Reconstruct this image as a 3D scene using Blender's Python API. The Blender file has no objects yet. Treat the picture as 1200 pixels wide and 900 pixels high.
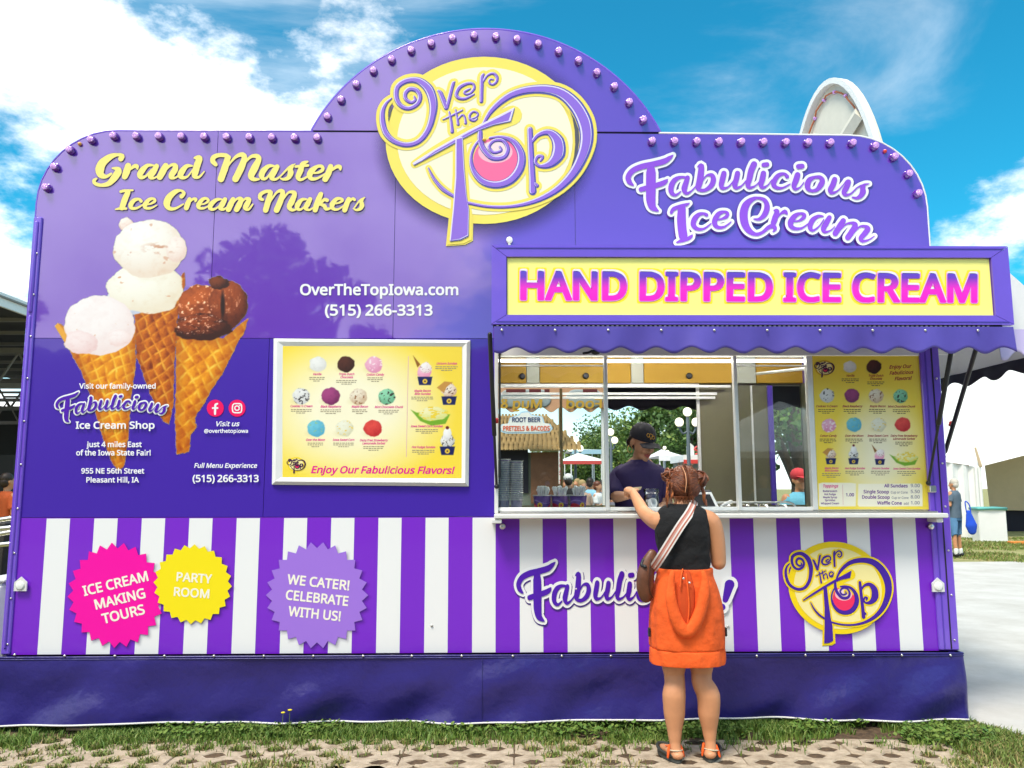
import bpy, math, random
import numpy as np
from mathutils import Vector, Matrix
from mathutils.geometry import tessellate_polygon

SC = bpy.context.scene
COL = SC.collection
rnd = random.Random(7)
NR = np.random.RandomState(11)
R = math.radians

# ------------------------------------------------------------------ camera
CAM = Vector((0.0, -5.4, 1.5)); FPX = 950.0
def cam_basis(yaw, pitch, roll):
    y, p, r = R(yaw), R(pitch), R(roll)
    f = Vector((math.sin(y)*math.cos(p), math.cos(y)*math.cos(p), math.sin(p)))
    rt = Vector((math.cos(y), -math.sin(y), 0)); up = rt.cross(f)
    return f, rt*math.cos(r)+up*math.sin(r), up*math.cos(r)-rt*math.sin(r)
CF, CR, CU = cam_basis(0.8, 7.33, -0.1)
cd = bpy.data.cameras.new('camera'); cd.sensor_width = 36; cd.lens = 36*FPX/1200
cd.clip_start = 0.05; cd.clip_end = 3000
cam = bpy.data.objects.new('camera', cd); COL.objects.link(cam)
cam.matrix_world = Matrix(((CR.x, CU.x, -CF.x, CAM.x), (CR.y, CU.y, -CF.y, CAM.y), (CR.z, CU.z, -CF.z, CAM.z), (0, 0, 0, 1)))
SC.camera = cam

# ------------------------------------------------------------------ light
SUN_EL, SUN_AZ = 60.0, 212.0          # azimuth clockwise from +y; hazy sun high behind the camera, to the left
SC.view_settings.view_transform = 'Standard'; SC.view_settings.look = 'None'
SC.view_settings.exposure = 1.42; SC.view_settings.gamma = 1.0
sd = bpy.data.lights.new('sun', 'SUN'); sd.energy = 1.5; sd.angle = R(16); sd.color = (1.0, 0.93, 0.82)
sun = bpy.data.objects.new('sun', sd); COL.objects.link(sun)
sdir = Vector((math.sin(R(SUN_AZ))*math.cos(R(SUN_EL)), math.cos(R(SUN_AZ))*math.cos(R(SUN_EL)), math.sin(R(SUN_EL))))
sun.rotation_euler = sdir.to_track_quat('Z', 'Y').to_euler()
sun.location = sdir*30

def lin(r, g, b):
    f = lambda c: (c/255/12.92) if c <= 10 else ((c/255+.055)/1.055)**2.4
    return (f(r), f(g), f(b))

W = bpy.data.worlds.new('World'); SC.world = W; W.use_nodes = True
nt = W.node_tree; nt.nodes.clear()
def N(t, typ, **kw):
    n = t.nodes.new(typ)
    for k, v in kw.items(): setattr(n, k, v)
    return n
def mathn(t, op, a, b=None, clamp=False):
    n = N(t, 'ShaderNodeMath', operation=op); n.use_clamp = clamp
    for i, v in enumerate((a, b)):
        if v is None: continue
        if isinstance(v, (int, float)): n.inputs[i].default_value = v
        else: t.links.new(v, n.inputs[i])
    return n.outputs[0]
def build_world():
    L = nt.links
    out = N(nt, 'ShaderNodeOutputWorld'); bg = N(nt, 'ShaderNodeBackground')
    sky = N(nt, 'ShaderNodeTexSky', sky_type='NISHITA'); sky.sun_disc = False
    sky.sun_elevation = R(SUN_EL); sky.sun_rotation = R(SUN_AZ); sky.air_density = 1.0; sky.dust_density = 0.4; sky.ozone_density = 1.2
    tint = N(nt, 'ShaderNodeMix', data_type='RGBA', blend_type='MULTIPLY'); tint.inputs[0].default_value = 1
    L.new(sky.outputs[0], tint.inputs[6]); tint.inputs[7].default_value = SKY_TINT
    tc = N(nt, 'ShaderNodeTexCoord')
    nrm = N(nt, 'ShaderNodeVectorMath', operation='NORMALIZE'); L.new(tc.outputs['Generated'], nrm.inputs[0])
    sep = N(nt, 'ShaderNodeSeparateXYZ'); L.new(nrm.outputs[0], sep.inputs[0])
    # cumulus: noise on the direction, stretched sideways
    mp = N(nt, 'ShaderNodeMapping'); mp.inputs['Scale'].default_value = (1, 1, 1.9); L.new(nrm.outputs[0], mp.inputs[0])
    mp.inputs['Location'].default_value = (3.1, 0.4, 0.2)
    n1 = N(nt, 'ShaderNodeTexNoise'); n1.inputs['Scale'].default_value = 3.2; n1.inputs['Detail'].default_value = 9; n1.inputs['Roughness'].default_value = .62
    L.new(mp.outputs[0], n1.inputs[0])
    def blob(az, el, rad, soft, amp):
        d = Vector((math.sin(R(az))*math.cos(R(el)), math.cos(R(az))*math.cos(R(el)), math.sin(R(el))))
        dp = N(nt, 'ShaderNodeVectorMath', operation='DOT_PRODUCT'); L.new(nrm.outputs[0], dp.inputs[0]); dp.inputs[1].default_value = d
        mr = N(nt, 'ShaderNodeMapRange', interpolation_type='SMOOTHSTEP'); L.new(dp.outputs['Value'], mr.inputs[0])
        mr.inputs[1].default_value = math.cos(R(rad+soft)); mr.inputs[2].default_value = math.cos(R(rad)); mr.inputs[3].default_value = 0; mr.inputs[4].default_value = amp
        return mr.outputs[0]
    acc = n1.outputs['Fac']
    for b in CLOUD_BLOBS: acc = mathn(nt, 'ADD', acc, blob(*b))
    cum = N(nt, 'ShaderNodeMapRange', interpolation_type='SMOOTHSTEP'); L.new(acc, cum.inputs[0])
    cum.inputs[1].default_value = .56; cum.inputs[2].default_value = .73
    # cirrus streaks
    mp2 = N(nt, 'ShaderNodeMapping'); mp2.inputs['Rotation'].default_value = (R(20), R(35), R(20)); mp2.inputs['Scale'].default_value = (1.0, 1.2, 3.2)
    L.new(nrm.outputs[0], mp2.inputs[0])
    n2 = N(nt, 'ShaderNodeTexNoise'); n2.inputs['Scale'].default_value = 1.7; n2.inputs['Detail'].default_value = 8; n2.inputs['Roughness'].default_value = .6; n2.inputs['Distortion'].default_value = .5
    L.new(mp2.outputs[0], n2.inputs[0])
    acc2 = n2.outputs['Fac']
    for b in CIRRUS_BLOBS: acc2 = mathn(nt, 'ADD', acc2, blob(*b))
    cir = N(nt, 'ShaderNodeMapRange', interpolation_type='SMOOTHSTEP'); L.new(acc2, cir.inputs[0])
    cir.inputs[1].default_value = .52; cir.inputs[2].default_value = 1.0; cir.inputs[4].default_value = .7
    f = mathn(nt, 'MAXIMUM', cum.outputs[0], cir.outputs[0])
    hz = N(nt, 'ShaderNodeMapRange'); L.new(sep.outputs['Z'], hz.inputs[0]); hz.inputs[1].default_value = 0; hz.inputs[2].default_value = .19; hz.inputs[3].default_value = .95; hz.inputs[4].default_value = 0
    f = mathn(nt, 'MAXIMUM', f, hz.outputs[0])
    # cloud body: slightly grey where the noise is thick
    n3 = N(nt, 'ShaderNodeTexNoise'); n3.inputs['Scale'].default_value = 7; n3.inputs['Detail'].default_value = 5; L.new(nrm.outputs[0], n3.inputs[0])
    cr = N(nt, 'ShaderNodeMapRange'); L.new(n3.outputs['Fac'], cr.inputs[0]); cr.inputs[1].default_value = .34; cr.inputs[2].default_value = .62; cr.inputs[3].default_value = .66; cr.inputs[4].default_value = 1.0
    cc = N(nt, 'ShaderNodeVectorMath', operation='SCALE'); cc.inputs[0].default_value = CLOUD_COL; L.new(cr.outputs[0], cc.inputs['Scale'])
    mix = N(nt, 'ShaderNodeMix', data_type='RGBA'); L.new(f, mix.inputs[0]); L.new(tint.outputs[2], mix.inputs[6]); L.new(cc.outputs[0], mix.inputs[7])
    L.new(mix.outputs[2], bg.inputs[0]); bg.inputs[1].default_value = 0.075
    L.new(bg.outputs[0], out.inputs[0])
SKY_TINT = (0.10, 0.90, 0.98, 1)
CLOUD_COL = (10.6, 10.6, 10.5)
CLOUD_BLOBS = [(-31, 18, 9, 9, .26), (-17, 26, 7, 10, .15), (33, 17, 2.5, 5, .2), (204, 22, 14, 12, .34), (196, 56, 18, 20, .16), (236, 18, 10, 22, .2), (120, 45, 12, 25, .16), (0, 85, 14, 25, .1), (0, 30, 25, 20, -.12), (14, 20, 14, 10, -.12)]
CIRRUS_BLOBS = [(-14, 30, 6, 18, .22), (20, 27, 5, 10, .1), (24, 34, 5, 12, .1), (2, 20, 8, 8, -.1)]
build_world()

# ------------------------------------------------------------------ materials
MATS = {}
def pmat(name, col, rough=.5, metal=0, coat=0, ior=1.5, spec=None, noise=None, bump=None, coat_ior=None, trans=0, emit=None):
    """noise=(scale, amount[, detail]) varies the colour; bump=(scale, strength, dist)"""
    if name in MATS: return MATS[name]
    m = bpy.data.materials.new(name); m.use_nodes = True; t = m.node_tree
    p = t.nodes['Principled BSDF']
    p.inputs['Base Color'].default_value = (*col, 1); p.inputs['Roughness'].default_value = rough
    p.inputs['Metallic'].default_value = metal; p.inputs['IOR'].default_value = ior
    if coat:
        p.inputs['Coat Weight'].default_value = coat; p.inputs['Coat Roughness'].default_value = .03
        if coat_ior: p.inputs['Coat IOR'].default_value = coat_ior
    if trans: p.inputs['Transmission Weight'].default_value = trans
    if emit: p.inputs['Emission Color'].default_value = (*emit[:3], 1); p.inputs['Emission Strength'].default_value = emit[3]
    tc = None
    if noise or bump:
        tc = N(t, 'ShaderNodeTexCoord'); src = tc.outputs['Object']
    if noise:
        n = N(t, 'ShaderNodeTexNoise'); n.inputs['Scale'].default_value = noise[0]; n.inputs['Detail'].default_value = noise[2] if len(noise) > 2 else 6
        n.inputs['Roughness'].default_value = .65
        t.links.new(src, n.inputs[0])
        mr = N(t, 'ShaderNodeMapRange'); t.links.new(n.outputs['Fac'], mr.inputs[0]); mr.inputs[1].default_value = .3; mr.inputs[2].default_value = .7
        mr.inputs[3].default_value = 1-noise[1]; mr.inputs[4].default_value = 1+noise[1]
        vm = N(t, 'ShaderNodeVectorMath', operation='SCALE'); vm.inputs[0].default_value = col; t.links.new(mr.outputs[0], vm.inputs['Scale'])
        t.links.new(vm.outputs[0], p.inputs['Base Color'])
    if bump:
        n = N(t, 'ShaderNodeTexNoise'); n.inputs['Scale'].default_value = bump[0]; n.inputs['Detail'].default_value = 4
        t.links.new(src, n.inputs[0])
        b = N(t, 'ShaderNodeBump'); b.inputs['Strength'].default_value = bump[1]; b.inputs['Distance'].default_value = bump[2]
        t.links.new(n.outputs['Fac'], b.inputs['Height']); t.links.new(b.outputs[0], p.inputs['Normal'])
        if coat: t.links.new(b.outputs[0], p.inputs['Coat Normal'])
    MATS[name] = m; return m

def print_mat():
    """flat print: colour comes from the 'ink' attribute, its alpha cuts the sheet"""
    if 'print' in MATS: return MATS['print']
    m = bpy.data.materials.new('printed_vinyl'); m.use_nodes = True; t = m.node_tree
    p = t.nodes['Principled BSDF']; p.inputs['Roughness'].default_value = .35
    a = N(t, 'ShaderNodeAttribute', attribute_name='ink'); t.links.new(a.outputs['Color'], p.inputs['Base Color'])
    t.links.new(a.outputs['Alpha'], p.inputs['Alpha'])
    MATS['print'] = m; return m
def glass_mat(name='window_glass', tint=(.97, .99, .98), ior=1.5, boost=1.0):
    if name in MATS: return MATS[name]
    m = bpy.data.materials.new(name); m.use_nodes = True; t = m.node_tree; t.nodes.clear()
    o = N(t, 'ShaderNodeOutputMaterial'); tr = N(t, 'ShaderNodeBsdfTransparent'); tr.inputs[0].default_value = (*tint, 1)
    gl = N(t, 'ShaderNodeBsdfGlossy'); gl.inputs['Roughness'].default_value = .02
    fr = N(t, 'ShaderNodeFresnel'); fr.inputs[0].default_value = ior
    mx = N(t, 'ShaderNodeMixShader'); t.links.new(mathn(t, 'MULTIPLY', fr.outputs[0], boost), mx.inputs[0])
    t.links.new(tr.outputs[0], mx.inputs[1]); t.links.new(gl.outputs[0], mx.inputs[2]); t.links.new(mx.outputs[0], o.inputs[0])
    MATS[name] = m; return m

# ------------------------------------------------------------------ geometry helpers
def px(x, y, Y=0.0):
    """the point of the vertical plane y=Y that the photograph shows at pixel (x, y)"""
    d = CF+CR*((x-600)/FPX)+CU*((450-y)/FPX)
    t = (Y-CAM.y)/d.y
    return CAM+d*t
_cf, _cr, _cu, _cc = (np.array(v) for v in (CF, CR, CU, CAM))
def pxa(X, Y_, Y=0.0):
    X = np.asarray(X, float); Y_ = np.asarray(Y_, float)
    d = _cf+_cr*((X[..., None]-600)/FPX)+_cu*((450-Y_[..., None])/FPX)
    t = (Y-_cc[1])/d[..., 1:2]
    return _cc+d*t
def ground(x, y, z=0.0):
    d = CF+CR*((x-600)/FPX)+CU*((450-y)/FPX)
    return CAM+d*((z-CAM.z)/d.z)

def tag(o, label=None, cat=None, group=None, kind=None):
    if label: o['label'] = label
    if cat: o['category'] = cat
    if group: o['group'] = group
    if kind: o['kind'] = kind
    return o
def empty(name, loc=(0, 0, 0), rz=0, label=None, cat=None, group=None):
    o = bpy.data.objects.new(name, None); o.empty_display_size = .1; COL.objects.link(o)
    o.location = loc; o.rotation_euler = (0, 0, rz)
    return tag(o, label, cat, group)
def link(name, me, parent=None, loc=None):
    o = bpy.data.objects.new(name, me); COL.objects.link(o)
    if parent is not None:
        o.parent = parent; o.matrix_parent_inverse = Matrix.Identity(4)
    if loc is not None: o.location = loc
    return o
def wparent(o, parent):
    """parent keeping the vertices where they are in the world (parent may be moved or turned)"""
    m = parent.matrix_basis.copy(); p = parent.parent
    while p is not None: m = p.matrix_basis @ (p_inv(parent)) @ m; parent = p; p = p.parent
    return m
def p_inv(o): return o.matrix_parent_inverse
class MB:
    def __init__(s): s.v = []; s.f = []; s.m = []; s.mats = []
    def mi(s, mat):
        if mat not in s.mats: s.mats.append(mat)
        return s.mats.index(mat)
    def add(s, vs, fs, mat=None):
        b = len(s.v); s.v.extend([tuple(q) for q in vs]); k = s.mi(mat) if mat else 0
        for f in fs: s.f.append(tuple(i+b for i in f)); s.m.append(k)
    def box(s, x0, x1, y0, y1, z0, z1, mat=None, b=0.0):
        if x0 > x1: x0, x1 = x1, x0
        if y0 > y1: y0, y1 = y1, y0
        if z0 > z1: z0, z1 = z1, z0
        if b <= 0:
            v = [(x, y, z) for z in (z0, z1) for y in (y0, y1) for x in (x0, x1)]
            s.add(v, [(0, 2, 3, 1), (4, 5, 7, 6), (0, 1, 5, 4), (2, 6, 7, 3), (0, 4, 6, 2), (1, 3, 7, 5)], mat); return
        b = min(b, (x1-x0)/2.01, (y1-y0)/2.01, (z1-z0)/2.01)
        v = []; ix = {}
        for sx in (0, 1):
            for sy in (0, 1):
                for sz in (0, 1):
                    X, Y, Z = (x0, x1)[sx], (y0, y1)[sy], (z0, z1)[sz]
                    dx, dy, dz = (b, -b)[sx], (b, -b)[sy], (b, -b)[sz]
                    for k, q in enumerate(((X, Y+dy, Z+dz), (X+dx, Y, Z+dz), (X+dx, Y+dy, Z))):
                        ix[sx, sy, sz, k] = len(v); v.append(q)
        f = []
        g = lambda a, b_, c, k: ix[a, b_, c, k]
        for a in (0, 1):
            q = [g(a, 0, 0, 0), g(a, 1, 0, 0), g(a, 1, 1, 0), g(a, 0, 1, 0)]; f.append(q if a else q[::-1])
            q = [g(0, a, 0, 1), g(1, a, 0, 1), g(1, a, 1, 1), g(0, a, 1, 1)]; f.append(q[::-1] if a else q)
            q = [g(0, 0, a, 2), g(1, 0, a, 2), g(1, 1, a, 2), g(0, 1, a, 2)]; f.append(q if a else q[::-1])
        for a in (0, 1):
            for c in (0, 1):
                f.append([g(a, c, 0, 0), g(a, c, 1, 0), g(a, c, 1, 1), g(a, c, 0, 1)])
                f.append([g(a, 0, c, 0), g(a, 1, c, 0), g(a, 1, c, 2), g(a, 0, c, 2)])
                f.append([g(0, a, c, 1), g(1, a, c, 1), g(1, a, c, 2), g(0, a, c, 2)])
                for d in (0, 1): f.append([g(a, c, d, 0), g(a, c, d, 1), g(a, c, d, 2)])
        s.add(v, f, mat)
    def prism(s, poly, axis, a, b_, mat=None):
        """poly: 2-D outline; axis 'y': poly=(x,z) swept y=a..b_; 'x': poly=(y,z); 'z': poly=(x,y)"""
        def P(p, t):
            return {'y': (p[0], t, p[1]), 'x': (t, p[0], p[1]), 'z': (p[0], p[1], t)}[axis]
        n = len(poly); v = [P(p, a) for p in poly]+[P(p, b_) for p in poly]
        tr = tessellate_polygon([[Vector((p[0], p[1], 0)) for p in poly]])
        f = [tuple(t) for t in tr]+[tuple(n+i for i in t[::-1]) for t in tr]
        f += [(i, (i+1) % n, n+(i+1) % n, n+i) for i in range(n)]
        s.add(v, f, mat)
    def lathe(s, prof, c=(0, 0, 0), n=16, mat=None, axis='z', cap=True):
        v = []; f = []
        for r, z in prof:
            for k in range(n):
                a = 2*math.pi*k/n; q = (r*math.cos(a), r*math.sin(a), z)
                if axis == 'y': q = (q[0], -q[2], q[1])     # z of the profile points to -y (to the viewer)
                if axis == 'x': q = (q[2], q[0], q[1])
                v.append((q[0]+c[0], q[1]+c[1], q[2]+c[2]))
        for j in range(len(prof)-1):
            for k in range(n):
                k2 = (k+1) % n; f.append((j*n+k, j*n+k2, (j+1)*n+k2, (j+1)*n+k))
        if cap:
            f.append(tuple(range(n))[::-1]); f.append(tuple((len(prof)-1)*n+k for k in range(n)))
        s.add(v, f, mat)
    def tube(s, pts, rad, n=10, mat=None, sq=None, up=None, caps=True, smooth=True, rounded=True):
        """tapered tube; rad: number or list; sq=(a,b): cross-section stretch along the side and the other axis"""
        P = [Vector(p) for p in pts]
        Rr = list(rad) if hasattr(rad, '__len__') else [rad]*len(P)
        if smooth and len(P) > 2:
            P, Rr = crs(P, Rr, 4)
        # rounded ends
        if rounded:
            d0 = (P[0]-P[1]).normalized(); d1 = (P[-1]-P[-2]).normalized()
            r0, r1 = Rr[0], Rr[-1]
            pre = [(P[0]+d0*r0*.97, r0*.25), (P[0]+d0*r0*.8, r0*.6), (P[0]+d0*r0*.45, r0*.89)]
            post = [(P[-1]+d1*r1*.45, r1*.89), (P[-1]+d1*r1*.8, r1*.6), (P[-1]+d1*r1*.97, r1*.25)]
            P = [a for a, _ in pre]+P+[a for a, _ in post]; Rr = [b for _, b in pre]+Rr+[b for _, b in post]
        upv = Vector(up) if up else None
        v = []; f = []; prev = None
        for i, p in enumerate(P):
            t = (P[min(i+1, len(P)-1)]-P[max(i-1, 0)]).normalized()
            if upv: a = upv.cross(t)
            elif prev is None: a = t.cross(Vector((0, 0, 1)) if abs(t.z) < .9 else Vector((1, 0, 0)))
            else: a = prev-t*prev.dot(t)
            if a.length < 1e-6: a = t.orthogonal()
            a.normalize(); b = t.cross(a); prev = a
            sa, sb = (sq[i] if isinstance(sq, list) else sq) if sq else (1, 1)
            for k in range(n):
                th = 2*math.pi*k/n; v.append(p+a*(Rr[i]*sa*math.cos(th))+b*(Rr[i]*sb*math.sin(th)))
        for j in range(len(P)-1):
            for k in range(n):
                k2 = (k+1) % n; f.append((j*n+k, j*n+k2, (j+1)*n+k2, (j+1)*n+k))
        if caps: f.append(tuple(range(n))[::-1]); f.append(tuple((len(P)-1)*n+k for k in range(n)))
        s.add(v, f, mat)
    def ell(s, c, r, mat=None, n=14, m=9, rot=None):
        v = []; f = []
        c = Vector(c)
        for j in range(m+1):
            ph = math.pi*j/m
            for k in range(n):
                th = 2*math.pi*k/n
                q = Vector((r[0]*math.sin(ph)*math.cos(th), r[1]*math.sin(ph)*math.sin(th), r[2]*math.cos(ph)))
                if rot: q = rot @ q
                v.append(c+q)
        for j in range(m):
            for k in range(n):
                k2 = (k+1) % n; f.append((j*n+k, (j+1)*n+k, (j+1)*n+k2, j*n+k2))
        s.add(v, f, mat)
    def mesh(s, name, mat=None, smooth=False):
        me = bpy.data.meshes.new(name); me.from_pydata(s.v, [], s.f)
        for k in (s.mats or [mat]):
            if k: me.materials.append(k)
        if len(s.mats) > 1: me.polygons.foreach_set('material_index', s.m)
        if smooth: me.polygons.foreach_set('use_smooth', [True]*len(me.polygons))
        me.validate(); me.update(); return me
    def build(s, name, mat=None, parent=None, smooth=False, loc=None):
        return link(name, s.mesh(name, mat, smooth), parent, loc)
def crs(P, Rr, k):
    """Catmull-Rom resampling of points and radii"""
    oP, oR = [], []
    n = len(P)
    for i in range(n-1):
        a, b, c, d = P[max(i-1, 0)], P[i], P[i+1], P[min(i+2, n-1)]
        for j in range(k):
            t = j/k
            q = .5*((2*b)+(c-a)*t+(2*a-5*b+4*c-d)*t*t+(3*b-a-3*c+d)*t**3)
            oP.append(q); oR.append(Rr[i]*(1-t)+Rr[i+1]*t)
    oP.append(P[-1]); oR.append(Rr[-1]); return oP, oR
def remesh(mb, voxel, mat, name, smooth_iter=4, fac=.6):
    me = mb.mesh(name+'_raw'); o = bpy.data.objects.new(name+'_raw', me); COL.objects.link(o)
    r = o.modifiers.new('r', 'REMESH'); r.mode = 'VOXEL'; r.voxel_size = voxel; r.use_smooth_shade = True
    s = o.modifiers.new('s', 'SMOOTH'); s.iterations = smooth_iter; s.factor = fac
    dg = bpy.context.evaluated_depsgraph_get()
    out = bpy.data.meshes.new_from_object(o.evaluated_get(dg)); out.name = name
    bpy.data.objects.remove(o); bpy.data.meshes.remove(me)
    out.materials.clear(); out.materials.append(mat)
    out.polygons.foreach_set('use_smooth', [True]*len(out.polygons)); return out
def fbm(x, y, seed=0, oct=4, z=0.0):
    """value noise on numpy arrays, about 0..1"""
    tot = np.zeros_like(x, float); amp = .5; s = 0
    for o in range(oct):
        X, Y = x*2**o+seed*13.7+o*5.1, y*2**o+seed*7.3+o*9.2
        xi, yi = np.floor(X).astype(np.int64), np.floor(Y).astype(np.int64); fx, fy = X-xi, Y-yi
        fx = fx*fx*(3-2*fx); fy = fy*fy*(3-2*fy)
        def h(a, b):
            n = (a*374761393+b*668265263+seed*1442695) & 0x7fffffff
            n = ((n ^ (n >> 13))*1274126177) & 0x7fffffff
            return ((n ^ (n >> 16)) & 0xffff)/65535.
        v = (h(xi, yi)*(1-fx)+h(xi+1, yi)*fx)*(1-fy)+(h(xi, yi+1)*(1-fx)+h(xi+1, yi+1)*fx)*fy
        tot += amp*v; s += amp; amp *= .5
    return tot/s
def np_mesh(name, V, F, mat, smooth=False):
    """V (n,3), F (m,k) arrays -> mesh"""
    V = np.asarray(V, np.float32); F = np.asarray(F, np.int32); k = F.shape[1]
    me = bpy.data.meshes.new(name); me.vertices.add(len(V)); me.vertices.foreach_set('co', V.ravel())
    me.loops.add(F.size); me.loops.foreach_set('vertex_index', F.ravel())
    me.polygons.add(len(F)); me.polygons.foreach_set('loop_start', np.arange(0, F.size, k, dtype=np.int32))
    try: me.polygons.foreach_set('loop_total', np.full(len(F), k, np.int32))
    except Exception: pass
    if smooth: me.polygons.foreach_set('use_smooth', np.ones(len(F), bool))
    me.materials.append(mat); me.update(calc_edges=True); me.validate(); return me
def paint(name, x0, y0, x1, y1, step, fn, Y, parent, warp=None):
    """a printed picture: a fine sheet whose corners carry ink colours; fn(X,Y)->(rgb sRGB 0..255 (..,3), alpha)"""
    nx, ny = int((x1-x0)/step)+1, int((y1-y0)/step)+1
    xs = np.linspace(x0, x1, nx); ys = np.linspace(y0, y1, ny); X, Yp = np.meshgrid(xs, ys)
    rgb, al = fn(X, Yp); rgb = np.clip(rgb, 0, 255)/255.
    rgb = np.where(rgb <= .04045, rgb/12.92, ((rgb+.055)/1.055)**2.4)*.87
    if warp: X, Yp = warp(X, Yp)
    V = pxa(X, Yp, Y).reshape(-1, 3)
    idx = np.arange(nx*ny).reshape(ny, nx)
    F = np.stack([idx[1:, :-1], idx[1:, 1:], idx[:-1, 1:], idx[:-1, :-1]], -1).reshape(-1, 4)
    a = al.reshape(-1); keep = (a[F] > .02).any(1); F = F[keep]
    used = np.unique(F); mp = np.full(nx*ny, -1); mp[used] = np.arange(len(used)); F = mp[F]
    me = np_mesh(name, V[used], F, print_mat())
    at = me.color_attributes.new('ink', 'FLOAT_COLOR', 'POINT')
    c = np.concatenate([rgb.reshape(-1, 3), a[:, None]], 1)[used].astype(np.float32)
    at.data.foreach_set('color', c.ravel())
    return link(name, me, parent)
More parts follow.
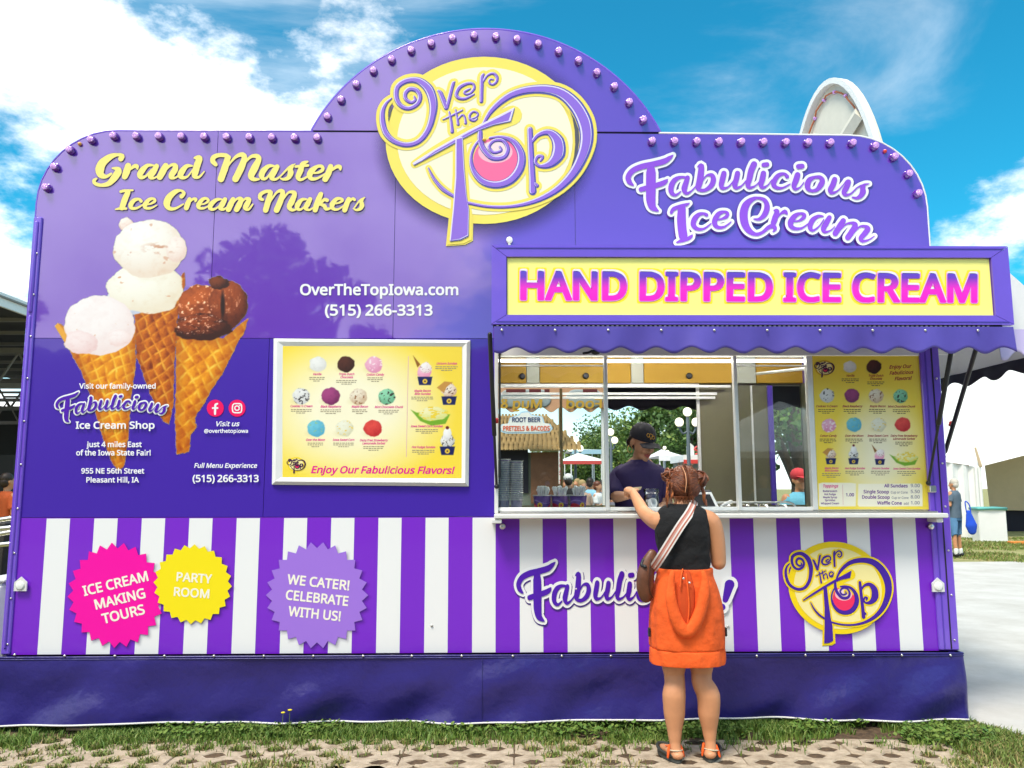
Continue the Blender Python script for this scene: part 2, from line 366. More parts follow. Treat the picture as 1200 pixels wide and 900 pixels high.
GLY = {'A': (512, [[-16,-18,0,-24,72,-24,90,-17,162,153,348,153,421,-18,438,-24,510,-24,532,-12,533,12,312,582,300,596,222,599,204,588,-21,12,-23,-6],[204,266,258,411,310,270]]),
'B': (521, [[62,-18,78,-24,276,-24,348,-18,424,12,477,66,500,132,497,210,471,264,420,306,450,332,470,366,481,408,481,456,462,517,414,563,354,585,276,596,78,597,56,582,54,0],[180,85,174,96,174,240,180,245,312,240,347,228,366,210,375,186,375,150,366,123,348,102,300,87],[180,353,174,360,175,486,300,483,330,474,352,456,360,432,358,402,336,367,288,354]]),
'C': (507, [[244,-26,367,-30,469,-7,483,10,483,82,475,96,457,102,367,82,289,82,241,95,205,120,170,172,153,232,150,316,166,388,184,424,210,454,271,487,349,492,451,462,466,466,506,550,493,568,463,581,397,598,325,605,265,600,199,582,149,556,103,516,71,472,46,418,29,346,26,262,36,184,58,118,90,64,133,22,193,-12]]),
'D': (585, [[62,-18,78,-24,240,-24,342,-13,432,24,468,51,507,96,534,144,553,210,560,288,557,348,542,414,524,456,486,509,450,541,378,577,306,594,78,597,59,588,54,570,54,0],[180,86,174,90,175,486,276,485,342,470,396,430,428,366,435,264,418,186,384,135,336,104,282,90]]),
'E': (446, [[62,-18,78,-24,396,-24,418,-12,422,66,408,85,180,87,174,96,174,240,384,244,401,252,407,270,407,336,390,353,180,354,174,360,174,480,180,485,408,487,422,510,422,576,408,594,78,597,56,582,54,0]]),
'F': (416, [[62,-18,78,-24,150,-24,171,-12,174,216,384,219,405,234,406,312,390,329,180,330,174,336,174,480,180,485,408,487,422,510,422,576,408,594,78,597,56,582,54,0]]),
'G': (584, [[254,-26,325,-32,421,-26,517,-6,545,10,548,304,538,322,325,326,307,316,302,238,311,220,325,214,427,214,428,88,397,82,289,83,253,92,217,112,187,142,170,172,149,268,150,322,162,376,187,424,216,454,271,483,337,493,397,488,481,462,499,462,511,474,540,544,535,562,523,570,457,592,385,603,319,604,241,592,180,568,133,538,87,490,55,436,32,364,25,286,31,208,52,136,80,82,127,31,181,-3]]),
'H': (594, [[62,-18,78,-24,150,-24,171,-12,174,240,180,243,419,240,423,-12,444,-24,516,-24,534,-16,540,0,540,570,528,593,444,597,421,582,419,360,414,354,180,354,174,360,172,582,150,597,78,597,59,588,54,570,54,0]]),
'I': (272, [[16,-18,32,-24,242,-24,262,-6,260,54,248,64,200,75,196,84,196,492,248,509,261,522,263,576,248,595,32,597,10,582,13,516,75,492,75,78,26,65,12,54,8,0]]),
'J': (219, [[-53,-170,21,-175,87,-156,134,-116,163,-56,170,10,170,574,153,595,69,596,51,580,48,-20,40,-44,21,-60,-9,-65,-63,-57,-83,-68,-86,-146,-75,-163]]),
'K': (496, [[62,-18,78,-24,150,-24,171,-12,174,210,204,237,396,-18,408,-24,498,-24,516,-14,517,12,294,324,507,558,511,576,504,590,486,597,390,592,180,360,174,366,172,582,150,597,78,597,59,588,54,570,54,0]]),
'L': (420, [[62,-18,78,-24,402,-24,423,-6,424,66,408,87,174,90,174,570,168,588,156,596,72,596,54,576,54,0]]),
'M': (727, [[62,-18,78,-24,150,-23,168,-6,172,348,310,-12,330,-24,390,-24,405,-18,413,-6,552,358,555,-6,576,-24,654,-24,666,-18,674,0,674,570,666,590,648,597,546,597,525,588,366,175,360,175,204,587,186,597,78,597,60,588,54,570,54,0]]),
'N': (609, [[62,-18,78,-24,150,-23,168,-6,168,390,432,-18,444,-24,534,-24,552,-13,556,570,546,592,462,596,446,588,441,576,438,188,180,588,156,597,78,597,59,588,54,570,54,0]]),
'O': (626, [[245,-26,313,-32,367,-28,421,-15,469,7,511,39,547,82,589,178,600,244,601,316,591,388,568,454,535,508,493,550,451,577,391,597,337,605,265,602,211,591,157,567,115,536,77,490,54,448,35,388,26,316,27,244,37,178,60,112,96,58,133,22,187,-9],[277,82,216,106,172,160,151,250,155,358,178,424,223,472,283,492,361,489,397,477,421,460,457,406,476,316,471,214,448,148,409,104,349,81]]),
'P': (485, [[62,-18,78,-24,150,-24,171,-12,175,198,270,202,342,219,401,252,442,300,466,372,464,450,438,514,390,560,342,582,264,595,78,597,56,582,54,0],[180,309,174,312,175,486,276,482,324,461,339,438,346,402,341,366,328,342,306,325,276,315]]),
'R': (499, [[62,-18,78,-24,150,-24,171,-12,174,210,180,213,252,210,390,-20,486,-24,507,-12,508,12,366,246,408,273,438,306,459,348,468,396,464,456,450,498,426,535,390,563,330,587,258,596,78,597,56,582,54,0],[180,322,174,330,174,480,179,486,276,483,309,474,330,460,343,432,345,396,338,366,324,345,270,324]]),
'S': (440, [[114,-26,215,-32,299,-17,365,18,411,76,424,118,426,166,419,208,399,250,371,280,335,305,173,379,153,400,145,430,148,454,159,472,203,491,269,490,359,464,377,465,389,478,412,544,401,569,293,601,179,600,129,586,89,564,59,536,38,502,26,460,26,406,36,364,59,323,119,273,275,203,296,184,305,160,304,130,293,107,269,90,239,81,161,81,47,111,25,106,17,88,22,4,59,-14]]),
'T': (446, [[171,-18,188,-24,260,-24,275,-18,282,-6,284,483,440,485,452,491,460,504,461,576,446,595,8,597,-14,582,-15,504,-4,488,158,485,163,480,163,0]]),
'U': (586, [[225,-26,318,-31,408,-11,468,28,512,88,532,148,537,202,537,574,522,595,438,596,419,580,413,160,398,124,378,102,348,86,306,79,258,81,216,96,192,118,174,154,168,202,164,586,144,597,72,597,49,580,48,202,59,124,83,70,126,19,174,-10]]),
'V': (481, [[189,-18,204,-24,276,-24,297,-12,504,564,503,582,492,594,402,596,384,584,240,176,96,585,78,596,0,597,-22,582,-22,564]]),
'W': (746, [[145,-18,160,-24,238,-24,255,-12,370,380,489,-12,508,-24,586,-24,599,-18,758,564,754,588,736,597,658,596,638,582,544,210,430,581,418,594,328,596,311,582,202,212,106,585,88,596,10,597,-8,588,-13,564]]),
'X': (470, [[-13,-18,3,-24,81,-24,95,-18,231,200,369,-18,381,-24,465,-24,487,-12,487,12,305,300,472,558,477,576,465,593,363,592,237,395,111,591,99,596,15,597,-3,588,-9,576,-4,558,164,300,-18,12,-20,-6]]),
'Y': (454, [[175,-18,192,-24,264,-24,284,-12,287,216,476,564,476,582,462,595,372,596,358,588,228,344,96,589,78,597,0,597,-22,582,-19,558,165,216,167,0]]),
'Z': (459, [[15,-18,30,-24,426,-24,448,-12,451,66,444,81,432,88,165,90,439,504,443,576,432,593,42,597,22,588,16,576,17,504,30,486,284,480,9,66,6,0]]),
'a': (450, [[122,-26,169,-32,223,-28,265,-15,301,9,307,9,314,-14,331,-24,391,-23,408,-8,406,334,379,403,331,442,277,458,193,459,115,440,63,412,63,388,85,336,97,325,115,325,187,352,235,356,277,341,290,310,289,282,181,275,94,250,55,223,27,184,13,118,28,46,67,-1],[169,75,145,86,135,106,136,136,151,159,199,178,290,184,285,130,265,99,223,77]]),
'b': (493, [[218,-26,284,-32,338,-22,389,4,425,40,454,94,469,154,472,244,464,304,446,355,421,394,386,427,346,448,296,460,242,459,200,450,164,432,159,622,140,633,62,633,50,625,44,610,46,-8,62,-23,122,-24,138,-14,146,10],[242,76,200,90,179,118,164,178,165,262,176,310,194,336,224,351,272,354,314,338,338,304,350,256,350,178,339,130,317,94,284,77]]),
'c': (385, [[184,-26,242,-32,302,-27,356,-9,374,8,375,82,368,95,350,102,254,77,194,86,158,124,142,196,150,286,164,316,182,335,206,347,242,352,332,333,355,340,382,418,374,433,350,444,248,462,194,457,146,443,80,397,36,322,25,274,20,208,25,148,40,94,67,46,98,14,140,-12]]),
'd': (493, [[169,-26,260,-29,302,-16,338,6,350,-16,368,-24,428,-24,448,-8,449,610,434,632,350,633,334,622,329,436,242,461,194,460,152,451,89,412,59,376,39,334,24,274,20,214,24,154,38,95,59,52,90,16,128,-11],[218,75,182,89,156,124,143,178,143,250,154,298,176,334,206,352,248,355,293,340,315,310,329,250,329,166,320,124,301,94,266,78]]),
'e': (452, [[192,-26,254,-32,326,-26,401,-2,416,16,416,82,404,103,386,105,296,79,224,79,179,100,149,148,146,177,410,177,433,190,432,292,405,370,356,424,284,457,236,462,188,457,152,447,110,423,80,395,54,358,25,274,23,166,50,78,104,14,146,-11],[152,282,154,304,176,336,200,351,230,356,260,353,285,340,303,316,311,286]]),
'f': (276, [[72,-18,84,-24,162,-24,181,-6,182,348,270,352,285,360,290,378,290,432,282,448,270,454,186,454,185,492,193,516,210,529,240,531,294,520,310,528,334,600,318,622,264,635,216,637,174,631,132,614,102,588,80,552,67,504,62,450,0,429,-11,414,-12,372,-6,359,6,352,63,348,63,0]]),
'g': (493, [[150,-210,254,-216,332,-201,392,-165,431,-108,445,-60,449,-6,449,432,434,452,362,453,338,425,302,446,260,458,170,456,104,424,70,390,46,348,24,270,22,180,37,102,72,36,128,-11,194,-30,260,-29,330,-6,319,-66,300,-90,272,-105,200,-108,140,-98,80,-76,60,-84,54,-102,59,-180,98,-198],[206,77,175,96,151,138,142,198,146,270,160,312,185,342,218,354,260,352,302,331,323,294,332,228,327,144,313,108,290,85,248,74]]),
'h': (496, [[52,-18,68,-24,140,-24,159,-12,163,234,170,288,181,318,200,339,254,354,308,346,325,330,334,306,340,-12,356,-24,434,-24,454,-6,454,294,436,378,392,430,332,455,242,459,164,430,163,612,158,624,140,633,62,633,44,612,44,0]]),
'i': (207, [[52,-18,69,-24,141,-24,162,-6,163,432,158,444,141,454,63,453,44,432,44,0],[85,480,111,477,135,485,153,498,166,522,169,552,161,582,146,600,123,612,75,609,55,594,42,570,45,515,62,492]]),
'j': (207, [[-35,-210,34,-216,88,-203,130,-172,156,-120,163,-66,163,432,154,448,142,454,64,453,45,438,43,-84,34,-102,22,-108,-44,-102,-65,-114,-66,-192,-56,-204],[86,480,112,478,136,485,154,500,166,522,169,552,161,582,147,600,124,612,94,614,70,606,52,591,41,570,39,540,46,512,62,492]]),
'k': (428, [[52,-18,68,-24,140,-24,158,-13,162,144,182,165,320,-18,332,-24,422,-24,437,-18,444,-6,440,14,268,246,427,414,432,438,410,454,314,450,164,292,162,612,157,624,140,633,62,633,44,612,44,0]]),
'l': (207, [[52,-18,68,-24,140,-24,162,-6,163,612,158,624,140,633,62,633,44,612,44,0]]),
'm': (750, [[52,-18,68,-24,140,-24,159,-12,163,234,171,294,183,324,200,341,254,354,296,343,315,306,321,-12,338,-24,410,-24,427,-18,435,0,435,240,442,294,452,320,470,340,500,352,530,354,572,341,590,300,594,-12,614,-24,698,-20,709,0,708,300,700,354,678,402,632,442,560,461,476,452,434,433,404,408,356,443,296,460,218,456,152,423,134,452,55,450,44,426,44,0]]),
'n': (496, [[52,-18,68,-24,140,-24,159,-12,163,240,172,294,200,339,230,351,266,354,314,342,334,306,340,-12,362,-24,434,-24,451,-12,452,324,430,390,392,431,344,453,296,461,218,454,152,422,144,444,128,454,68,454,49,444,44,0]]),
'o': (485, [[187,-26,230,-32,284,-29,332,-16,368,3,399,28,428,64,459,142,464,256,439,346,411,388,380,418,344,440,296,457,206,459,158,448,122,431,64,376,28,292,21,184,29,136,47,88,73,46,104,14,140,-9],[224,76,182,93,155,130,142,190,144,256,158,307,182,338,212,351,260,353,302,338,329,304,343,250,343,178,331,130,305,94,272,78]]),
'p': (493, [[68,-216,140,-216,159,-204,164,-3,242,-30,290,-31,332,-24,368,-9,404,17,449,84,465,132,472,192,462,312,446,356,421,396,386,428,344,450,296,461,242,460,194,447,152,423,146,444,128,454,62,453,45,438,44,-192,50,-208],[236,77,200,91,175,126,164,186,165,264,176,309,195,336,224,350,272,354,308,341,336,306,350,252,350,180,338,131,314,94,284,77]]),
'r': (331, [[52,-18,68,-24,140,-24,159,-12,163,240,172,282,194,318,230,343,260,350,314,344,326,350,334,366,343,432,332,453,278,462,230,457,188,440,152,413,148,438,134,452,68,454,49,444,44,0]]),
's': (384, [[103,-26,191,-32,263,-21,317,6,354,46,368,82,372,130,364,166,347,197,293,240,149,304,132,328,149,348,197,356,323,330,335,340,361,400,361,418,351,430,257,458,161,459,85,436,59,418,33,388,21,358,18,310,26,274,44,244,95,205,233,143,255,118,245,88,197,74,131,78,47,107,24,100,18,82,23,4,53,-12]]),
't': (289, [[151,-26,193,-32,241,-29,283,-16,295,-2,296,58,289,75,271,83,223,74,193,77,174,94,168,130,169,348,283,356,292,370,293,430,284,448,271,454,169,454,163,544,145,552,103,552,81,538,54,454,-6,424,-11,376,1,355,50,346,50,112,61,52,97,1]]),
'u': (496, [[161,-26,207,-32,261,-28,303,-16,339,4,363,-23,429,-24,447,-13,451,430,441,449,357,454,336,442,332,190,325,136,311,106,292,88,231,75,183,86,161,124,155,442,129,454,57,453,43,442,39,148,46,88,61,46,82,16,113,-8]]),
'v': (407, [[147,-18,162,-24,246,-24,265,-12,429,420,430,438,420,450,330,454,313,444,204,144,95,444,72,454,0,454,-19,444,-22,420]]),
'w': (630, [[111,-17,123,-23,207,-23,228,-11,315,261,399,-11,417,-23,501,-23,518,-17,644,421,639,447,621,455,549,455,530,445,459,180,377,439,367,451,279,455,258,445,171,183,101,445,81,455,9,455,-9,446,-13,421]]),
'x': (424, [[-1,-18,14,-24,92,-24,110,-18,212,129,314,-19,326,-24,410,-24,428,-15,431,12,284,222,422,418,426,432,416,449,398,454,308,449,212,310,115,450,20,454,2,444,-2,432,2,416,139,222,-6,12,-9,-6]]),
'y': (409, [[8,-210,79,-216,133,-205,181,-175,215,-132,247,-66,431,420,432,438,421,451,331,454,313,444,211,158,205,157,96,444,73,454,1,454,-19,444,-21,420,148,0,122,-66,97,-99,67,-110,7,-106,-11,-117,-14,-192]]),
'z': (377, [[16,-18,31,-24,343,-24,366,-12,369,60,355,76,169,79,162,84,361,366,364,432,355,448,337,454,43,454,26,444,21,372,34,354,214,348,11,60,7,0]]),
'0': (459, [[177,-26,225,-32,273,-28,315,-15,351,6,381,36,405,74,436,178,442,340,432,412,415,472,387,525,354,562,318,586,267,602,225,605,171,599,135,586,100,562,68,526,49,490,22,388,17,232,26,166,44,100,69,52,93,21,135,-10],[201,80,167,106,145,160,135,244,136,352,148,424,166,466,195,491,237,497,281,478,309,425,322,346,322,226,309,148,286,100,249,78]]),
'1': (459, [[200,-18,215,-24,287,-24,308,-6,309,570,303,588,287,596,215,594,59,473,48,456,52,438,89,390,107,381,192,438,192,0]]),
'2': (459, [[23,-18,38,-24,416,-24,438,-12,441,66,428,85,185,90,350,261,386,312,409,366,418,432,405,498,375,546,326,582,254,603,164,599,86,571,23,522,26,498,74,443,92,444,170,489,230,496,260,489,282,474,292,456,297,426,288,372,256,318,19,72,14,0]]),
'3': (459, [[113,-26,234,-30,324,-10,390,35,427,100,437,166,426,226,396,272,349,304,384,334,409,376,419,424,415,478,402,514,382,544,354,569,312,591,240,604,150,598,66,567,24,540,16,526,19,508,66,451,84,451,156,488,216,497,274,484,292,466,298,448,292,400,258,366,210,351,120,349,101,334,100,262,108,247,120,242,222,239,270,228,306,202,315,166,310,130,296,106,276,91,246,80,162,77,102,89,42,112,19,106,12,88,16,10,54,-11]]),
'4': (459, [[275,-18,293,-24,359,-24,375,-18,383,0,383,102,449,107,466,126,467,192,461,209,449,216,383,222,383,576,377,592,365,599,287,600,269,592,-7,192,-7,126,11,107,263,106,267,0],[137,219,263,404,267,222,263,217]]),
'5': (459, [[125,-26,219,-32,309,-14,375,28,421,94,435,148,435,214,422,262,392,310,351,343,303,364,255,374,159,376,171,484,375,484,388,490,397,508,397,574,381,595,87,597,72,592,63,580,40,304,45,289,99,256,195,268,261,260,301,232,316,190,314,148,303,119,279,95,249,82,171,78,105,92,57,113,33,106,27,88,31,10,69,-11]]),
'6': (459, [[187,-26,272,-30,338,-11,395,34,432,100,444,166,441,232,420,292,386,336,338,366,284,381,212,379,148,358,171,430,194,460,218,478,278,497,326,498,374,489,393,496,401,514,401,574,392,592,380,597,320,604,254,601,200,589,158,570,122,544,86,504,42,412,27,346,20,256,23,190,37,124,60,70,92,28,134,-5],[230,76,194,87,164,115,144,160,140,208,158,244,188,267,224,278,266,277,296,264,317,238,327,196,324,148,315,118,296,94,266,79]]),
'7': (459, [[93,-18,107,-24,185,-24,208,-12,442,510,443,576,431,593,35,597,13,582,12,504,29,485,304,480,88,12,86,-6]]),
'8': (459, [[165,-26,261,-31,339,-11,375,10,405,39,438,106,441,172,426,220,393,264,340,304,387,345,414,388,424,442,416,496,398,532,369,562,327,587,285,599,195,603,117,580,60,532,36,472,35,424,45,382,70,340,108,304,56,256,29,214,16,160,20,100,40,52,69,18,117,-12],[195,75,165,86,144,106,134,130,133,160,141,184,159,208,219,244,271,220,304,196,321,171,325,136,314,106,285,82,243,73],[231,357,171,393,151,430,153,460,164,478,207,498,273,492,294,478,305,454,305,424,294,400,273,380]]),
'9': (459, [[87,-26,148,-32,208,-28,298,0,339,28,367,58,398,106,417,154,434,226,441,310,438,382,425,448,401,502,370,544,333,574,286,595,208,604,130,586,66,538,29,472,17,406,20,340,40,281,73,238,118,208,178,192,244,193,314,214,286,136,238,92,178,75,130,75,82,84,64,76,58,64,59,-8,70,-21],[190,297,160,312,142,340,134,388,140,436,154,466,178,486,214,497,250,494,280,477,306,442,319,400,319,358,302,328,268,303,232,294]]),
'(': (241, [[152,-151,224,-149,240,-127,189,-37,158,35,137,119,128,203,133,299,155,401,184,473,240,569,235,587,218,597,140,594,98,543,41,425,11,281,12,149,37,29,90,-85,134,-145]]),
')': (241, [[30,-151,102,-148,152,-85,206,35,230,161,229,293,204,413,153,527,110,587,90,597,18,596,0,575,57,473,83,407,104,323,113,239,109,149,88,53,52,-37,2,-121,9,-145]]),
'.': (215, [[77,-29,106,-35,136,-30,160,-15,175,7,181,37,177,73,164,97,142,113,112,121,82,117,58,104,42,85,34,55,38,13,52,-12]]),
',': (215, [[33,-127,87,-127,106,-115,177,77,176,95,159,115,69,117,51,102,9,-103,15,-119]]),
'!': (216, [[77,-29,106,-35,136,-30,160,-15,175,7,181,37,177,73,164,97,142,114,112,121,82,117,58,104,42,85,34,55,38,13,52,-12],[77,139,136,138,154,157,175,571,168,589,154,596,64,597,47,589,41,577,61,163,64,150]]),
'&': (587, [[162,-26,235,-32,301,-24,361,-2,421,34,487,-24,589,-24,601,-19,609,-2,603,16,503,118,533,166,557,226,574,286,566,304,547,310,475,310,463,304,421,197,307,304,358,346,387,382,403,424,406,466,397,514,373,555,337,584,295,600,217,604,145,583,99,544,75,490,72,448,79,411,127,322,73,280,37,232,20,178,21,118,37,64,67,23,109,-8],[199,81,155,106,145,125,140,154,156,202,205,243,337,112,277,84],[229,381,194,430,191,472,217,496,259,498,284,478,287,442,269,412]]),
'@': (721, [[273,-89,407,-92,521,-64,542,-47,544,19,539,31,521,40,401,9,293,10,227,31,170,79,146,121,133,169,128,229,133,289,145,337,168,385,197,423,233,453,287,480,353,494,419,494,479,478,521,455,559,415,585,361,594,307,592,247,579,199,557,166,533,162,521,171,515,193,524,397,515,416,443,436,365,441,311,431,263,406,227,373,202,331,187,283,183,235,189,181,203,143,231,103,263,80,311,65,365,66,407,80,443,108,497,70,533,64,569,67,605,81,635,105,661,139,683,185,695,241,698,307,690,367,670,427,643,475,606,517,558,553,509,576,443,593,365,596,299,588,233,568,167,531,119,489,80,439,48,373,30,307,23,223,30,145,53,72,89,13,137,-34,197,-68],[335,162,311,174,297,199,294,247,304,295,319,319,341,335,371,342,407,340,412,337,408,259,396,199,375,169]]),
'-': (258, [[32,160,236,162,249,178,248,256,224,270,22,268,8,250,8,184,14,168]]),
"'": (180, [[70,342,118,342,136,360,152,570,148,586,136,595,46,596,28,576,45,360,52,348]]),
'%': (666, [[467,-26,507,-32,543,-28,594,-2,628,46,649,124,645,244,627,298,603,334,563,364,525,374,471,371,429,352,544,562,543,586,519,597,459,597,441,586,297,327,301,406,295,472,278,526,255,562,225,587,177,603,123,601,86,586,46,544,21,472,16,376,34,286,69,231,117,203,177,199,238,220,122,10,124,-14,147,-24,207,-24,225,-14,369,246,366,148,382,64,412,10,435,-11],[495,70,477,112,473,202,486,262,507,277,525,268,537,244,544,142,526,76,513,67],[147,298,136,310,127,340,123,430,135,490,147,505,159,507,177,496,187,472,193,370,179,310,165,297]])}
# ------------------------------------------------------------------ lettering
def load_glyphs(src):
    out = {}
    for ch, (adv, body) in src.items():
        loops = [[(l[i]/1000., l[i+1]/1000.) for i in range(0, len(l)-1, 2)] for l in body]
        tr = tessellate_polygon([[Vector((p[0], p[1], 0)) for p in l] for l in loops])
        out[ch] = (adv/1000., loops, [p for l in loops for p in l], tr)
    return out
GL = load_glyphs(GLY)
CAPH = .58
_caps = [p[1] for p in GL['H'][2]]; CAPH = max(_caps)-min(_caps); BASE0 = min(_caps)
def text_width(s, track=0):
    return sum((.2 if c == ' ' else GL[c][0])+track for c in s)-track
def text(mb, s, x, y, h, mat=None, Y=0.0, xs=1.0, rot=0.0, shear=0.0, align='c', track=0.0, width=None, grow=0.0):
    """write s with baseline at pixel (x,y), capital height h pixels, on the plane y=Y; rot in degrees, up-right positive"""
    sc = h/CAPH
    if width: xs = width/(text_width(s, track)*sc)
    tw = text_width(s, track)*sc*xs
    cx = {'c': -tw/2, 'l': 0, 'r': -tw}[align]
    ca, sa = math.cos(R(rot)), math.sin(R(rot))
    for c in s:
        if c == ' ': cx += (.2+track)*sc*xs; continue
        adv, loops, pts, tr = GL[c]
        A = np.array(pts); gx = cx+A[:, 0]*sc*xs+(A[:, 1]-BASE0)*sc*shear; gy = (A[:, 1]-BASE0)*sc
        X = x+gx*ca-gy*sa*1; Yp = y-(gx*sa+gy*ca)
        V = pxa(X, Yp, Y)
        mb.add(V.tolist(), [tuple(t)[::-1] for t in tr], mat)
        cx += (adv+track)*sc*xs
def stroke(mb, pts, Y, mat=None, grow=0.0, mp=None, k=5, shift=(0, 0), wmul=1.0, cap=True):
    """a pen stroke: pts (x,y,width) -> ribbon with round ends lying on the plane y=Y; mp maps its own space to pixels"""
    P = [Vector((p[0], p[1], 0)) for p in pts]; Wd = [p[2] for p in pts]
    P, Wd = crs(P, Wd, k)
    A = np.array([(p.x, p.y) for p in P])+np.array(shift); w = np.array(Wd)*wmul/2+grow
    T = np.gradient(A, axis=0); T /= np.maximum(np.hypot(T[:, 0], T[:, 1]), 1e-6)[:, None]
    Nn = np.stack([-T[:, 1], T[:, 0]], 1)
    if cap:
        th = np.array([.45, .8, .97]); rr = np.array([.89, .6, .25])
        pre = [(A[0]-T[0]*w[0]*a, w[0]*b, Nn[0]) for a, b in zip(th[::-1], rr[::-1])]
        post = [(A[-1]+T[-1]*w[-1]*a, w[-1]*b, Nn[-1]) for a, b in zip(th, rr)]
    else: pre = post = []
    A2 = np.array([q[0] for q in pre]+list(A)+[q[0] for q in post]); w2 = np.array([q[1] for q in pre]+list(w)+[q[1] for q in post])
    N2 = np.array([q[2] for q in pre]+list(Nn)+[q[2] for q in post])
    Lf = A2+N2*w2[:, None]; Rt = A2-N2*w2[:, None]
    if mp: Lf = mp(Lf); Rt = mp(Rt)
    n = len(A2); yo = np.arange(n)*1.5e-5
    V = []
    for i in range(n):
        a = px(Lf[i, 0], Lf[i, 1], Y-yo[i]); b = px(Rt[i, 0], Rt[i, 1], Y-yo[i]); V += [a, b]
    mb.add(V, [(2*i, 2*i+2, 2*i+3, 2*i+1) for i in range(n-1)], mat)
def flatpoly(mb, pts, Y, mat=None, mp=None, k=0, close=True):
    A = np.array(pts, float)
    if k:
        n = len(A); out = []
        for i in range(n):
            a, b, c, d = A[i-1], A[i], A[(i+1) % n], A[(i+2) % n]
            for j in range(k):
                t = j/k; out.append(.5*((2*b)+(c-a)*t+(2*a-5*b+4*c-d)*t*t+(3*b-a-3*c+d)*t**3))
        A = np.array(out)
    if mp: A = mp(A)
    V = pxa(A[:, 0], A[:, 1], Y)
    tr = tessellate_polygon([[Vector((p[0], -p[1], 0)) for p in A]])
    mb.add(V.tolist(), [tuple(t) for t in tr], mat)
def mapper(ox, oy, s):
    return lambda A: np.asarray(A)/s+np.array([ox, oy])
def affine(src, dst):
    S = np.array([[a, b, 1] for a, b in src], float); Dm = np.array(dst, float); M = np.linalg.solve(S, Dm)
    return lambda A: np.hstack([np.asarray(A), np.ones((len(A), 1))]) @ M

def shiftx(strokes, dx): return [[(x+dx, y, w) for x, y, w in s] for s in strokes]
# strokes of the painted script, traced in a 7.5x enlargement whose corner is pixel (725,170)
_A = [
 [(128,352,14),(96,325,44),(84,280,48),(122,226,48),(200,190,50),(300,168,50),(400,142,50),(448,112,36),(478,88,8)],
 [(286,190,54),(284,240,84),(283,320,85),(283,400,85),(283,480,82),(296,540,66),(328,568,34),(352,580,8)],
 [(196,390,42),(232,380,44),(300,362,45),(380,338,46),(414,318,36),(430,300,8)],
 [(606,285,16),(545,282,25),(495,305,42),(466,350,50),(460,400,46),(476,430,36),(505,438,22),(545,408,10)],
 [(606,285,38),(592,330,46),(577,380,52),(582,410,38),(602,424,26),(640,402,14),(684,356,10)],
 [(696,190,12),(726,182,48),(722,250,56),(712,320,58),(700,368,52),(712,394,30),(760,395,30),(812,358,44),(833,305,48),(818,264,36),(772,268,15),(740,310,10)],
 [(925,248,46),(913,300,50),(902,350,45),(915,378,34),(962,368,14),(1012,310,10),(1036,262,8)],
 [(1045,248,46),(1034,300,48),(1020,350,46),(1035,376,30),(1080,358,14),(1118,314,10)],
 [(1190,168,54),(1165,225,54),(1150,290,52),(1136,348,44),(1152,374,28),(1200,358,14),(1242,316,8)]]
_B = [
 [(112,174,40),(142,170,40)],
 [(110,248,48),(100,300,52),(88,348,44),(106,374,28),(150,350,12),(182,306,8)],
 [(318,276,36),(292,252,24),(242,266,38),(207,312,46),(200,348,44),(226,374,32),(280,375,18),(345,342,10)],
 [(418,188,44),(450,185,44)],
 [(410,262,50),(395,310,52),(378,358,44),(393,386,28),(432,370,12),(466,326,8)],
 [(555,284,28),(516,305,46),(498,345,52),(503,382,42),(534,402,26),(580,392,34),(614,350,50),(628,312,46),(606,282,32),(560,282,26)],
 [(736,302,46),(720,350,50),(698,393,46),(712,420,30),(760,403,14),(812,348,8),(836,312,6)],
 [(856,325,48),(840,370,50),(818,413,44),(834,438,30),(880,425,14),(940,370,12),(1000,346,18),(1038,340,8)],
 [(1000,352,20),(984,380,46),(984,410,54),(966,445,42),(930,465,26),(890,458,12)]]
_ICE = [
 [(462,594,26),(482,562,34),(540,538,32),(598,522,26),(622,510,8)],
 [(556,552,66),(552,640,78),(556,720,78),(566,796,78)],
 [(510,856,12),(558,838,36),(610,822,34),(638,802,28),(648,788,8)],
 [(772,614,32),(745,602,24),(702,612,36),(667,650,48),(656,700,46),(690,736,34),(750,735,20),(812,690,10)],
 [(846,660,14),(900,650,16),(945,630,32),(958,600,28),(930,586,22),(882,602,40),(850,648,48),(844,690,46),(872,722,32),(930,718,20),(988,675,10)]]
_CRM = [
 [(25,650,10),(75,650,28),(120,610,48),(142,545,50),(122,486,36),(60,464,22),(0,484,44),(-45,530,65),(-64,600,72),(-56,680,70),(-20,748,54),(40,784,32),(100,768,28),(150,726,34),(190,712,42),(214,735,32),(192,764,8)],
 [(204,574,14),(230,580,40),(214,635,52),(198,684,50)],
 [(222,650,10),(262,602,18),(298,586,40),(316,602,20)],
 [(362,672,14),(420,665,18),(460,640,34),(470,612,30),(432,602,24),(384,625,44),(350,675,52),(354,714,42),(392,735,30),(450,728,18),(504,690,10)],
 [(634,626,14),(590,626,28),(546,655,44),(522,700,46),(524,735,38),(550,750,22),(600,712,12),(640,654,10)],
 [(690,636,40),(665,680,50),(637,735,46),(652,764,26),(700,750,12),(736,716,8)],
 [(812,664,46),(780,715,52),(742,776,50)],
 [(765,770,10),(830,700,14),(885,684,24),(918,702,46),(888,760,52),(852,812,50)],
 [(880,800,10),(950,722,16),(1000,714,26),(1028,736,48),(998,780,48),(966,820,42),(986,845,26),(1040,830,14),(1085,800,8)]]
FABU = _A+shiftx(_B, 1162.5); ICECREAM = _ICE+shiftx(_CRM, 1162.5)
FMAP = mapper(725, 170, 7.5)
